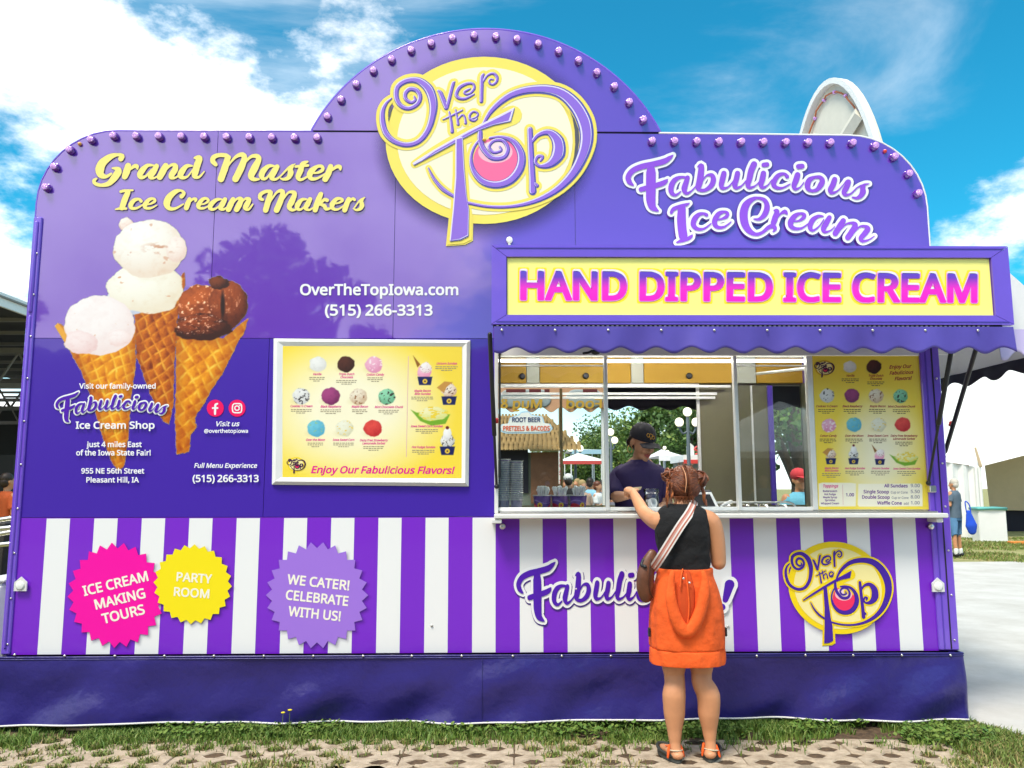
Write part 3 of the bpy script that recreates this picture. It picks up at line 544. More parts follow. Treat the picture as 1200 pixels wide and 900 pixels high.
GRAND = [  # 7.5x, corner (100,165)
 [(312,158,46),(326,132,34),(280,122,26),(220,140,50),(152,192,70),(127,250,78),(138,298,60),(182,314,30),(228,288,16)],
 [(236,240,10),(286,248,40),(288,275,62),(252,328,60),(204,376,42),(140,390,28),(88,376,30),(76,350,30),(98,332,16)],
 [(376,220,52),(362,272,60),(346,314,50)],[(392,255,12),(428,224,32),(452,226,40),(458,248,12)],
 [(600,216,12),(548,216,30),(504,255,50),(480,296,52),(492,320,38),(532,310,18),(582,250,10)],
 [(625,222,42),(600,270,50),(572,314,46),(600,328,18),(642,308,10)],
 [(706,220,50),(680,270,58),(654,318,52)],[(690,275,12),(748,216,22),(790,216,38),(788,252,52),(758,300,50),(756,322,36),(792,324,16),(832,295,10)],
 [(938,220,14),(892,222,34),(852,265,52),(836,305,50),(862,324,30),(902,310,14),(950,244,10)],
 [(962,150,20),(1002,152,52),(984,210,58),(965,280,56),(962,312,40),(1000,318,20),(1045,270,10)],
 [(312,446,24),(345,438,22),(418,434,14)],[(374,452,44),(345,520,52),(322,588,46)],[(265,602,10),(310,594,24),(358,596,20)],
 [(490,530,28),(470,512,20),(430,522,34),(400,560,42),(406,590,30),(450,592,20),(505,562,10)],
 [(525,560,12),(570,555,14),(610,530,26),(600,508,18),(560,517,30),(525,560,42),(530,588,28),(575,592,18),(630,565,8)],
 [(846,488,38),(868,460,26),(840,437,18),(792,447,40),(737,495,56),(716,550,60),(736,592,36),(790,595,22),(862,555,10)],
 [(916,514,36),(900,552,46),(887,590,42)],[(915,545,10),(945,512,20),(970,515,32),(966,534,12)],
 [(1005,560,10),(1050,552,14),(1080,528,24),(1065,506,20),(1030,515,30),(996,560,42),(1000,588,28),(1045,592,16),(1092,565,8)]]
GRAND2 = [  # 6.3158x, corner (250,165)
 [(18,176,26),(-4,150,36),(2,122,34),(40,106,28),(90,108,30),(112,124,36)],[(106,128,40),(85,200,50),(56,282,48)],
 [(86,220,12),(128,160,12),(170,116,22),(212,102,34),(230,128,40),(205,200,50),(164,282,48)],
 [(200,220,12),(240,155,14),(282,116,22),(322,114,34),(336,138,38),(306,200,54),(280,256,48),(298,284,30),(338,284,12)],
 [(450,186,12),(410,187,26),(372,220,42),(357,254,42),(370,280,26),(400,270,14),(446,202,10)],
 [(472,192,34),(450,230,42),(432,272,36),(460,285,18),(496,262,10),(560,196,14),(605,172,6)],
 [(586,184,22),(570,210,36),(572,240,42),(554,274,30),(520,285,18),(498,278,10)],
 [(698,154,12),(662,170,32),(645,220,42),(627,268,36),(650,288,20),(700,262,10)],[(610,190,18),(700,182,18)],
 [(720,240,10),(775,235,16),(808,215,24),(804,190,22),(770,190,22),(730,220,42),(712,255,42),(730,282,26),(775,275,16),(825,245,10)],
 [(868,190,36),(852,238,44),(828,284,42)],[(866,226,12),(912,192,24),(936,194,30),(940,214,12)],
 [(60,432,10),(25,436,24),(-14,466,36),(-24,495,32),(0,508,18),(40,485,10),(72,440,8)],
 [(86,434,32),(66,470,40),(52,498,30),(76,508,16),(108,486,8)],
 [(146,434,34),(128,470,42),(112,508,38)],[(136,474,10),(174,430,14),(206,432,32),(190,475,42),(172,508,38)],
 [(196,474,10),(234,430,14),(264,435,32),(246,475,40),(236,498,30),(260,508,16),(292,470,10)],
 [(366,436,18),(346,424,26),(350,396,28),(386,375,22),(420,374,24)],[(424,384,32),(405,450,42),(387,512,40)],
 [(414,462,10),(465,386,14),(500,370,28),(514,388,34),(495,450,42),(468,512,42)],
 [(502,456,10),(552,386,14),(590,380,26),(602,396,32),(580,450,44),(562,488,36),(582,512,22),(612,508,10)],
 [(690,432,10),(655,436,24),(626,470,38),(621,495,30),(642,510,16),(675,485,10),(702,440,8)],[(716,432,30),(696,470,38),(682,498,28),(710,512,14),(745,490,8)],
 [(796,394,32),(780,430,40),(762,480,40),(754,512,36)],[(784,474,12),(820,436,22),(842,440,26)],[(788,470,14),(820,480,28),(836,504,26),(874,498,8)],
 [(880,465,10),(925,460,12),(955,442,20),(945,428,16),(910,432,26),(880,470,38),(885,500,26),(920,508,14),(965,480,8)],
 [(1002,432,32),(986,470,38),(972,512,36)],[(998,460,10),(1030,428,18),(1045,436,20)],
 [(1046,492,8),(1085,440,12),(1120,420,8)],[(1108,430,14),(1096,448,26),(1100,480,34),(1085,504,24),(1056,512,14),(1038,500,10)]]
# the round logo, traced in a 3.675x enlargement whose corner is pixel (430,55)
def L1(s): return [((x/7.5+5)*3.675, (y/7.5+5)*3.675, w/7.5*3.675) for x, y, w in s]
LOGO = [L1(s) for s in [
 [(378,400,12),(386,430,24),(350,450,26),(305,420,30),(300,370,34),(340,332,34),(400,345,36),(430,400,36),(405,465,34),(330,503,32),(260,478,36),(222,410,40),(228,320,42),(290,268,42),(370,252,48),(440,272,62),(510,340,78),(545,450,74),(540,560,58),(500,690,48),(420,790,42),(310,823,40),(200,790,42),(130,720,48),(100,620,46),(100,530,38),(130,460,24),(178,415,8)],
 [(590,348,16),(610,370,36),(630,420,38),(660,495,38)],[(665,498,26),(690,400,28),(718,290,28),(732,272,12)],
 [(870,330,8),(845,342,18),(818,360,16),(835,378,16),(875,366,18),(906,322,20),(892,286,18),(840,285,24),(775,320,30),(748,378,28),(772,412,26),(830,415,22),(905,378,8)],
 [(968,440,28),(970,330,30),(974,230,30),(988,203,14)],[(984,268,12),(1020,215,16),(1070,195,20),(1105,228,24),(1098,272,20),(1062,293,16),(1036,270,14),(1048,246,12),(1072,250,8)],
 [(686,535,12),(700,600,20),(712,706,28)],[(632,602,6),(720,560,14),(802,518,8)],
 [(742,516,10),(754,580,16),(764,642,22)],[(768,592,10),(800,560,14),(822,580,14),(830,632,20)],
 [(868,600,8),(925,578,14),(936,548,14),(900,530,14),(866,560,18),(870,598,18),(905,612,14),(934,592,6)]]]
LOGO += [
 [(205,505,6),(290,455,24),(380,408,34),(480,358,42),(560,322,52),(626,294,56)],
 [(498,338,8),(540,270,20),(620,207,28),(720,182,34),(820,192,44),(890,242,56),(936,320,62),(946,400,56),(924,480,46),(880,555,36),(810,620,26),(720,665,18),(620,687,12),(520,687,11),(428,670,11)],
 [(265,522,4),(290,570,12),(330,615,16),(378,645,12)],
 [(490,395,8),(462,430,10),(448,480,12),(460,535,20),(500,580,28),(560,594,30),(620,573,34),(660,520,36),(664,460,32),(632,408,22),(580,388,12),(530,392,8)],
 [(488,366,18),(488,400,22),(502,440,22),(540,478,20),(590,474,18),(607,438,16),(586,404,14),(548,404,12),(526,430,12),(545,454,12),(578,446,10),(572,430,6)],
 [(702,356,22),(706,450,24),(712,560,26),(714,622,30)],[(726,590,10),(733,598,14)],
 [(712,408,10),(740,378,16),(785,368,26),(822,405,52),(824,460,58),(792,502,34),(748,514,14),(726,496,12),(736,472,14),(756,474,14),(748,490,8)]]
TBAR = [(203,511),(198,503),(290,446),(385,392),(440,362),(500,331),(560,302),(637,263),(620,322),(545,338),(480,362),(385,412),(290,464)]
TSTEM = [(383,395),(413,388),(420,520),(430,640),(440,700),(438,815),(405,832),(358,838),(372,700),(382,560)]
LMAP = mapper(430, 55, 3.675)
def ellip(cx, cy, rx, ry, n=56): return [(cx+rx*math.cos(2*math.pi*i/n), cy+ry*math.sin(2*math.pi*i/n)) for i in range(n)]

VINYL = dict(rough=.3)
INK = {}
def ink(name, r, g, b, rough=.3): return pmat('ink_'+name, tuple(c*.87 for c in lin(r, g, b)), rough=rough)
def logo(parent, mp, Y, pal, small=False, u=1.0):
    """the round shop emblem; pal=(yellow, cream, purple, dark, light, pink); u: world metres per layer"""
    ye, cr_, pu, dk, li, pk = pal
    e = u*.001
    mb = MB(); flatpoly(mb, ellip(505, 402, 425, 360), Y, ye, mp)
    for i, s in enumerate(LOGO): stroke(mb, s, Y-e*.3-i*e*.05, ye, grow=16, mp=mp, k=4)
    flatpoly(mb, [(x+(18 if x > 400 else -18), y+(20 if y > 600 else -12)) for x, y in TSTEM], Y-e*1.4, ye, mp)
    mb.build('emblem_backing', None, parent)
    mb = MB(); flatpoly(mb, ellip(508, 405, 378, 318), Y-e*2.2, cr_, mp)
    mb.build('emblem_oval', None, parent)
    mb = MB()
    for i, s in enumerate(LOGO): stroke(mb, s, Y-e*3-i*e*.08, ye, grow=14 if s[0][2] > 5 else 12, mp=mp, k=4)
    flatpoly(mb, [(x+(13 if x > 400 else -13), y+(14 if y > 600 else -8)) for x, y in TSTEM], Y-e*4.8, ye, mp)
    mb.build('letter_outline', None, parent)
    mb = MB(); flatpoly(mb, ellip(558, 488, 100, 98, 40), Y-e*5.2, pk, mp); flatpoly(mb, ellip(553, 452, 74, 48, 32), Y-e*5.35, ink('blush', 255, 190, 205), mp); flatpoly(mb, ellip(550, 438, 56, 30, 32), Y-e*5.5, ink('pale_blush', 255, 226, 228), mp)
    mb.build('pink_ball', None, parent)
    mb = MB()
    LT = [q for i, q in enumerate(LOGO) if i != 11]
    for i, s in enumerate(LT): stroke(mb, s, Y-e*5.8-i*e*.08, dk, mp=mp, k=4, grow=1.5)
    flatpoly(mb, TBAR, Y-e*10.2, dk, mp)
    if not small: flatpoly(mb, [(x-2.2, y-3) for x, y in TBAR], Y-e*10.35, li, mp)
    cxb, cyb = 420, 385; flatpoly(mb, [(cxb+(x-cxb)*.975, cyb+(y-cyb)*.975-.5) for x, y in [(208,509),(290,450),(385,397),(440,367),(500,337),(560,308),(630,272),(615,316),(545,333),(480,357),(385,407),(290,458)]], Y-e*10.5, pu, mp)
    if not small:
        for i, s in enumerate(LT): stroke(mb, s, Y-e*7.4-i*e*.08, li, mp=mp, k=4, shift=(-2.2, -2.4), wmul=.8)
    for i, s in enumerate(LT): stroke(mb, s, Y-e*9-i*e*.08, pu, mp=mp, k=4, shift=(0, -.5), wmul=.62 if not small else .9)
    flatpoly(mb, TSTEM, Y-e*10.8, dk, mp)
    if not small: flatpoly(mb, [(x-2, y-2 if y < 800 else y-4) for x, y in TSTEM], Y-e*11, li, mp)
    flatpoly(mb, [(x+(3 if x < 400 else -4), y+(3 if y < 600 else -6)) for x, y in TSTEM], Y-e*11.2, pu, mp)
    mb.build('letters', None, parent)
    if not small:
        mb = MB()
        flatpoly(mb, [(872,272),(895,310),(912,355),(915,400),(908,450),(894,495),(877,527),(892,470),(897,420),(895,360),(886,310)], Y-e*4.9, ink('slate', 90, 88, 98), mp)
        flatpoly(mb, [(104,255),(109,262),(104,285),(94,320),(91,318),(94,285)], Y-e*4.9, ink('slate', 90, 88, 98), mp)
        mb.build('crescent', None, parent)
# ------------------------------------------------------------------ the trailer
XL, XR = -3.18, 2.965
Z_STR0, Z_STR1, Z_SEAM, Z_ROOF = .45, 1.315, 2.505, 3.965
OX0, OX1, OZ0, OZ1 = -.03, 2.86, 1.315, 2.505
m_up = pmat('sky_lit_violet_vinyl', (.135, .034, .46), rough=.32, coat=1, coat_ior=1.95, bump=(.9, .10, .03))  # same vinyl as the lower panels, sky reflection lightened into its base colour
m_lo = pmat('blue_violet_vinyl', (.050, .012, .36), rough=.35, coat=.8, coat_ior=1.5, bump=(1.1, .10, .03))
m_stripe = pmat('bright_purple_vinyl', (.175, .014, .55), rough=.4, coat=.35, coat_ior=1.5, bump=(2, .05, .01))
m_white_v = pmat('white_vinyl', (.80, .80, .80), rough=.35, coat=.4, bump=(2, .05, .01))
m_trim = pmat('purple_trim_paint', (.17, .075, .60), rough=.28, coat=.8, noise=(6, .05))
m_trim2 = pmat('deep_purple_trim_paint', (.09, .04, .42), rough=.35, coat=.4)
m_dark = pmat('dark_gap', (.01, .008, .02), rough=.8)
m_steel = pmat('brushed_steel', (.72, .71, .68), rough=.28, metal=1, noise=(30, .05))
m_alu = pmat('pale_aluminium', (.80, .79, .75), rough=.4, metal=.25, noise=(12, .04))
m_white = pmat('white_paint', (.80, .80, .77), rough=.45, noise=(5, .04))
m_rivet = pmat('rivet_metal', (.75, .72, .66), rough=.3, metal=1)
m_skirt = pmat('navy_purple_tarp', (.026, .019, .165), rough=.32, noise=(3, .14), bump=(6, .5, .03))
m_val = pmat('violet_awning_cloth', (.085, .060, .37), rough=.5, noise=(4, .08), bump=(60, .12, .002))
m_black = pmat('black_rubber', (.012, .012, .014), rough=.45)
m_red = pmat('red_band', (.6, .02, .02), rough=.4)
m_yel = pmat('pale_yellow_panel', lin(255, 246, 132), rough=.35, coat=.3, noise=(.8, .05))
m_bulb = pmat('violet_bulb_side', (.11, .004, .32), rough=.12, coat=1)
m_cap = pmat('pink_bulb_cap', (.74, .36, .88), rough=.1, coat=1, noise=(70, .6), bump=(110, 1.0, .006))

TR = empty('food_trailer', (0, 1.2, 0), 0, 'purple ice cream trailer with striped lower wall and bulb-lit sign front', 'food trailer')
TRI = Matrix.Translation((0, -1.2, 0))
def tp(mb, name, mat=None, smooth=False, label=None, parent=None):
    o = mb.build(name, mat, parent or TR, smooth)
    if parent is None: o.matrix_parent_inverse = TRI
    if label: o['label'] = label
    return o
class Holder:
    """a part that carries printed sub-parts"""
def adopt(objs, parent):
    for o in objs: o.parent = parent; o.matrix_parent_inverse = Matrix.Identity(4)

# front wall panels; each is a sheet 12 mm thick with open joints between
def arc(cx, cz, r, a0, a1, n=10): return [(cx+r*math.cos(R(a0+(a1-a0)*i/n)), cz+r*math.sin(R(a0+(a1-a0)*i/n))) for i in range(n+1)]
RC = .52
top_l = arc(XL+RC, Z_ROOF-RC, RC, 180, 90)
top_r = arc(XR-RC, Z_ROOF-RC-.01, RC, 90, 0)
seams_u = [px(249, 300).x, px(462, 300).x, px(674, 260).x]
G = .0018
def panel(poly, mat, name='wall_panel', y0=0, y1=.014):
    mb = MB(); mb.prism(poly, 'y', y0, y1, mat); return tp(mb, name)
p_ul = panel([(XL, Z_SEAM+G), (seams_u[0]-G, Z_SEAM+G), (seams_u[0]-G, Z_ROOF)]+top_l[::-1], m_up)
p_um = panel([(seams_u[0]+G, Z_SEAM+G), (seams_u[1]-G, Z_SEAM+G), (seams_u[1]-G, Z_ROOF), (seams_u[0]+G, Z_ROOF)], m_up)
p_uc = panel([(seams_u[1]+G, Z_SEAM+G), (seams_u[2]-G, Z_SEAM+G), (seams_u[2]-G, Z_ROOF), (seams_u[1]+G, Z_ROOF)], m_up)
p_ur = panel([(seams_u[2]+G, Z_SEAM+G), (XR, Z_SEAM+G)]+top_r[::-1]+[(seams_u[2]+G, Z_ROOF)], m_up)
lx = px(312, 500).x
p_ll = panel([(XL, Z_STR1+G), (lx-G, Z_STR1+G), (lx-G, Z_SEAM-G), (XL, Z_SEAM-G)], m_lo)
p_lm = panel([(lx+G, Z_STR1+G), (OX0-.01, Z_STR1+G), (OX0-.01, Z_SEAM-G), (lx+G, Z_SEAM-G)], m_lo)
p_st = panel([(XL, Z_STR0), (XR, Z_STR0), (XR, Z_STR1-G), (XL, Z_STR1-G)], m_stripe)
mb = MB()
x0, x1 = px(55, 607).x, px(1046, 612).x; pit = (x1-x0)/18
for k in range(-1, 19):
    a = x0+pit*k; b = a+pit*.49
    if a < XL: continue
    mb.box(a, min(b, XR-.13), -.0012, -.0002, Z_STR0+.002, Z_STR1-.006)
o = tp(mb, 'white_stripes', m_white_v, parent=p_st)
# arch panel above the roof joint
ax0, ax1 = px(366, 154).x, px(773, 158).x; azt = px(562, 35).z; zb = Z_ROOF+.012
hw = (ax1-ax0)/2; hgt = azt-zb; rr = (hw*hw+hgt*hgt)/(2*hgt); acx = (ax0+ax1)/2; acz = azt-rr
a0 = math.degrees(math.asin((zb-acz)/rr))
p_arch = panel([(x, z) for x, z in arc(acx, acz, rr, a0, 180-a0, 44)], m_up, 'sign_arch', -.004, .03)
mb = MB()
for sx_ in seams_u: mb.box(sx_-.04, sx_+.04, .0145, .019, Z_SEAM-.05, Z_ROOF-.02, m_trim)
mb.box(XL+.02, XR-.02, .0145, .0185, Z_SEAM-.03, Z_SEAM+.03, m_trim); mb.box(lx-.04, lx+.04, .0145, .0188, Z_STR1-.03, Z_SEAM-.031, m_trim); mb.box(XL+.02, XR-.02, .0145, .0185, Z_STR1-.04, Z_STR1+.0, m_trim); tp(mb, 'seam_backing')['kind'] = 'stuff'
mb = MB()   # dark joint strip under the arch, arch edge moulding
pts = [(x, .012, z+.006) for x, z in arc(acx, acz, rr+.004, a0, 180-a0, 44)]
mb.tube(pts, .011, 6, m_trim); tp(mb, 'arch_moulding', None, True)
mb = MB(); mb.box(ax0-.01, ax1+.01, .004, .05, Z_ROOF-.004, zb, m_dark, 0); tp(mb, 'arch_joint')
mb = MB()
mb.tube([(XL-.005, .006, .46)]+[(XL-.005, .006, Z_ROOF-RC)]+[(x-.005, .006, z+.005) for x, z in top_l[1:]]+[(ax0, .006, Z_ROOF+.006)], .008, 6, m_trim, smooth=False)
tp(mb, 'edge_moulding', None, True); mb = MB()
mb.tube([(ax1, .006, Z_ROOF+.006)]+[(x+.005, .006, z+.005) for x, z in top_r]+[(XR+.005, .006, 2.5)], .008, 6, m_white, smooth=False)
tp(mb, 'edge_moulding', None, True)
# corner trims with rivets
for (a, b, zt, zb_) in ((XL-.008, XL+.049, px(44, 255).z, .455), (XR-.125, XR+.006, Z_SEAM+.02, .455)):
    mb = MB(); mb.box(a, b, -.016, .06, zb_, zt, m_trim, .006)
    if b < 0: mb.box(a-.012, a-.001, .05, 2.35, zb_, zt-.05, m_trim2, .004)
    ct = tp(mb, 'corner_trim')
    if b > 0:
        mb = MB(); mb.box(b-.058, b-.05, -.0195, -.015, zb_+.01, zt-.01, m_dark); mb.box(b-.10, b-.092, -.0195, -.015, zb_+.01, zt-.01, m_trim2); tp(mb, 'trim_groove', parent=ct)
    else:
        mb = MB(); mb.tube([(a+.028, -.018, px(40, 365).z), (a+.028, -.018, px(44, 262).z)], .013, 8, m_trim); mb.tube([(a+.028, -.018, .5), (a+.028, -.018, px(36, 372).z)], .009, 8, m_trim); tp(mb, 'rounded_bead', None, True, parent=ct)
    rv = MB(); rv.lathe([(.007, 0), (.0065, .003), (.003, .005)], n=8, axis='y'); rme = rv.mesh('rivet', m_rivet, True)
    for z in np.arange(.52, zt-.1, .285):
        o = link('rivet', rme, ct, ((a+b)/2+(.035 if b > 0 else .015), -.018, float(z)))
# body behind the front: roof, back, ends, floor
mb = MB(); mb.box(XL+.02, XR-.02, .02, 2.4, 2.95, 3.0, m_white, .01); tp(mb, 'roof_panel')
mb = MB(); mb.box(XL+.012, XL+.05, .016, 2.4, .4, 2.95, m_trim2, 0); tp(mb, 'end_wall')
mb = MB(); mb.box(XL+.05, XR-.05, .02, 2.4, .38, .45, m_dark, 0); tp(mb, 'floor_deck')
mb = MB()   # right end wall with its own opening (to the second awning)
m_in = pmat('interior_olive_panel', (.15, .14, .075), rough=.35, coat=.3, noise=(2, .1))
m_inw = pmat('interior_cream_panel', (.42, .42, .34), rough=.5, noise=(3, .05))
mb.box(XR-.05, XR-.012, .016, 2.4, .4, 1.3, m_trim2); mb.box(XR-.05, XR-.012, .016, 2.4, 2.5, 2.95, m_trim2)
mb.box(XR-.05, XR-.012, 1.95, 2.4, 1.3, 2.5, m_in); mb.box(XR-.05, XR-.012, .016, .2, 1.3, 2.5, m_trim2); tp(mb, 'end_wall')
# rear wall: wide service opening px 585..820, second narrow one px 905..948
ry = 2.38
xa, xb = -.4, px(820, 500, ry).x; xc, xd = px(906, 500, ry).x, px(952, 500, ry).x
zt, zbm = px(700, 452, ry).z, px(700, 592, ry).z
mb = MB()
mb.box(XL+.05, xa, ry, ry+.03, .45, 2.95, m_in); mb.box(xa, xd, ry, ry+.03, .45, zbm, m_in); mb.box(xa, xd, ry, ry+.03, zt, 2.95, m_in)
mb.box(xb, xc, ry, ry+.03, zbm, zt, m_in); mb.box(xd, XR-.05, ry, ry+.03, .45, 2.95, m_in); tp(mb, 'rear_wall')
mb = MB(); mb.box(xb-.03, xb, ry-.03, ry-.002, zbm, zt+.03, m_alu, .004); mb.box(xa, xb-.03, ry-.03, ry-.002, zt, zt+.03, m_alu, .004); mb.box(xc-.05, xc, ry-.03, ry-.002, zbm, zt, m_trim2, .004)
mb.box(xb+.5, xb+.515, ry-.02, ry-.002, zbm, zt, m_alu); tp(mb, 'rear_window_frame')
m_soff = pmat('mustard_soffit_panel', (.42, .235, .010), rough=.65)
m_lamp2 = pmat('lit_light_strip', (.9, .9, .88), emit=(1, 1, .93, 2.2))
m_lamp = pmat('lit_lamp_tube', (.9, .9, .9), emit=(1, .98, .9, 16))
z0, z1 = px(700, 449, ry-.05).z, px(700, 414, ry-.05).z
xs_ = [585-60, 616.5, 632.5, 739, 754.5, 861, 886, 950]
for a, b in ((0, 1), (2, 3), (4, 5), (6, 7)):
    mb = MB(); mb.box(px(xs_[a], 435, ry-.05).x, px(xs_[b], 435, ry-.05).x, ry-.06, ry-.035, z0, z1+.12, m_soff, .004); tp(mb, 'soffit_panel')
for a, b in ((1, 2), (3, 4), (5, 6)):
    mb = MB(); mb.box(px(xs_[a], 435, ry-.05).x+.004, px(xs_[b], 435, ry-.05).x-.004, ry-.055, ry-.035, z0, z1+.12, m_inw, .004); tp(mb, 'soffit_divider')
for cx, cy in ((686.5, 440.5), (807.5, 440.5), (637-25, 441)):
    c = px(cx, cy, ry-.065); mb = MB(); mb.lathe([(.03, 0), (.03, .012), (.022, .016)], (c.x, c.y, c.z), 16, m_black, 'y'); tp(mb, 'round_vent', None, True)
mb = MB(); mb.box(XL+.05, XR-.05, .02, ry, 2.90, 2.948, m_inw); tp(mb, 'ceiling')
for yy, xx0, xx1, zz in ((.55, .0, 2.25, 2.80), (1.5, .2, 1.7, 2.78), (1.5, 1.95, 2.7, 2.78)):
    mb = MB(); mb.box(xx0, xx1, yy-.06, yy+.06, zz+.03, zz+.1, m_white, .01); hs = tp(mb, 'light_fitting')
    mb = MB(); mb.tube([(xx0+.03, yy, zz), (xx1-.03, yy, zz)], .018, 8, m_lamp); tp(mb, 'tube_lamp', None, True, parent=hs)
for (x_a, x_b, yy) in ((585, 840, 461.5), (589, 838, 466.2), (585, 856, 452.8)):
    a = px(x_a, yy, ry-.09); b = px(x_b, yy, ry-.09); mb = MB(); mb.box(a.x, b.x, a.y-.012, a.y+.012, (a.z+b.z)/2-.012, (a.z+b.z)/2+.012, m_white, .003); tp(mb, 'white_rail')
mb = MB(); a = px(886, 438, ry-.3); b = px(943, 432, .8)
mb.tube([a, b], .014, 6, m_white, smooth=False); tp(mb, 'slanting_rail')
# inner counters
mb = MB(); mb.box(-.02, XR-.06, 1.75, ry-.03, 1.2, 1.235, m_steel, .006); mb.box(.0, XR-.08, 1.8, ry-.04, .45, 1.198, m_white); tp(mb, 'rear_counter')
# serving counter and window frame
cY = -.16
zc1 = px(640, 600, cY).z; zc0 = px(640, 608, cY).z
mb = MB(); mb.box(px(579, 604, cY).x, px(1112, 604, cY).x, cY, -.002, zc0, zc0+.030, m_alu, .006); mb.box(px(586, 600, cY).x, px(1104, 600, cY).x, cY+.045, .16, zc0+.031, zc0+.042, m_steel, .003)
tp(mb, 'serving_counter', label='silver serving counter below the window')
mb = MB(); mb.box(px(576, 602, cY).x, px(588, 602, cY).x, cY+.01, -.004, zc0-.03, zc0-.002, m_alu, .005); tp(mb, 'counter_bracket'); mb = MB(); mb.box(px(1100, 600, cY).x, px(1108, 600, cY).x, cY+.03, -.004, zc0-.03, zc0-.002, m_alu, .005)
tp(mb, 'counter_bracket')
for pxx in (589, 1090):
    mb = MB(); c = px(pxx, 617, -.02); mb.lathe([(.014, 0), (.014, .02), (.02, .022), (.02, .034), (.012, .04)], (c.x, -.003, c.z), 10, m_steel, 'y'); tp(mb, 'counter_latch', None, True)
FZ0, FZ1 = zc0+.031, OZ1
mull = [px(583, 520).x, px(711, 510).x, px(864.5, 510).x, px(952, 510).x]
mb = MB(); mb.box(OX0-.012, OX0+.014, -.012, .08, FZ0, FZ1, m_alu, .003); mb.box(OX0+.016, OX0+.03, -.02, .01, px(583, 560).z, FZ1, m_black, .003)
mb.box(OX0, OX1, -.006, .07, px(700, 417).z, FZ1-.004, m_alu, .004)   # head rail
mb.box(OX0+.014, OX1, .012, .06, FZ0+.012, px(700, 594.5).z, m_white, .004); tp(mb, 'window_frame')
for k in (1, 2, 3):
    mb = MB(); w_ = .012 if k < 3 else .016
    mb.box(mull[k]-w_, mull[k]+w_, -.002, .05, px(700, 598).z, px(700, 414).z, m_alu, .003); tp(mb, 'window_mullion')
g = glass_mat(boost=1.25)
for a, b in ((mull[0], mull[1]), (mull[2], mull[3])):
    mb = MB(); mb.box(a+.004, b-.01, .024, .028, px(700, 594).z, px(700, 417).z, g); tp(mb, 'window_pane')
    mb = MB(); mb.box(a+.004, b-.01, .018, .034, px(700, 422).z-.010, px(700, 422).z+.010, m_lamp2, .003); mb.box(a+.004, b-.01, .018, .034, px(700, 428).z-.004, px(700, 428).z+.004, m_white, .002); tp(mb, 'light_strip')
mb = MB(); mb.box(mull[1]+.013, mull[2]-.013, .03, .05, px(700, 422).z-.010, px(700, 422).z+.010, m_lamp2, .003); tp(mb, 'light_strip')
# frame divider seen inside the left pane
c = px(657.5, 480, .5); mb = MB(); mb.box(c.x-.01, c.x+.01, .49, .51, 1.33, px(657, 455, .5).z, pmat('bronze_post', (.3, .2, .08), rough=.4, metal=.5), .003); tp(mb, 'inner_post')
# jamb right of the yellow menu
mb = MB(); mb.box(px(1080, 420).x-.01, XR-.116, -.006, .12, FZ0, FZ1, m_trim2, .004); mb.box(px(1077, 420).x, px(1080, 420).x+.0, -.01, .03, FZ0, FZ1, m_alu, .003); tp(mb, 'window_jamb')

# --- header sign over the window
HY = -.50
hx0, hx1 = px(576, 330, HY).x, px(1183, 330, HY).x
hz1, hz0 = px(700, 288, HY).z, px(700, 380.5, HY).z
fx0, fx1 = px(594, 330, HY).x, px(1162, 330, HY).x; fz1, fz0 = px(700, 301.5, HY).z, px(700, 369.5, HY).z
mb = MB(); mb.box(hx0+.01, hx1-.01, HY+.03, HY+.11, hz0+.01, hz1-.01, m_trim2, 0)
hd = tp(mb, 'sign_header', label='deep purple sign box over the serving window')
def frame_bar(poly_in, mat=m_trim): mb = MB(); mb.prism(poly_in, 'y', HY-.012, HY+.03, mat); return mb
bars = [[(hx0, hz1), (hx1, hz1), (fx1, fz1), (fx0, fz1)], [(hx0, hz0), (fx0, fz0), (fx1, fz0), (hx1, hz0)],
        [(hx0, hz0+.003), (hx0, hz1-.003), (fx0-.003, fz1-.001), (fx0-.003, fz0+.001)], [(hx1, hz0+.003), (fx1+.003, fz0+.001), (fx1+.003, fz1-.001), (hx1, hz1-.003)]]
for b in bars: tp(frame_bar(b), 'frame_bar', parent=hd)
mb = MB()
for z_a in (hz1-.018, hz0+.018): mb.box(hx0+.03, hx1-.03, HY-.016, HY-.0125, z_a-.003, z_a+.003, m_trim2)
tp(mb, 'frame_groove', parent=hd)
mb = MB(); mb.box(fx0+.002, fx1-.002, HY+.006, HY+.02, fz0+.002, fz1-.002, m_yel); fp = tp(mb, 'yellow_sign_face', parent=hd)
PY = HY+.006
mb = MB()
HD = dict(h=35.5, align='l')
hw_words = 'HAND DIPPED ICE CREAM'
ta = (607, 351.5, 541)
tw = text_width(hw_words)
rotH = -.35
for dx in (-3.4, -2, 0, 2, 3.4):
    for dy in (-2.8, 0, 3.2):
        if dx == 0 and dy == 0: continue
        text(mb, hw_words, ta[0]+dx, ta[1]+dy, 35.5, None, PY-.0006-.0001*len(mb.v)/9000., width=ta[2], rot=rotH, align='l')
o = mb.build('letter_glow', pmat('ink_gold', lin(255, 226, 40), rough=.35), fp)
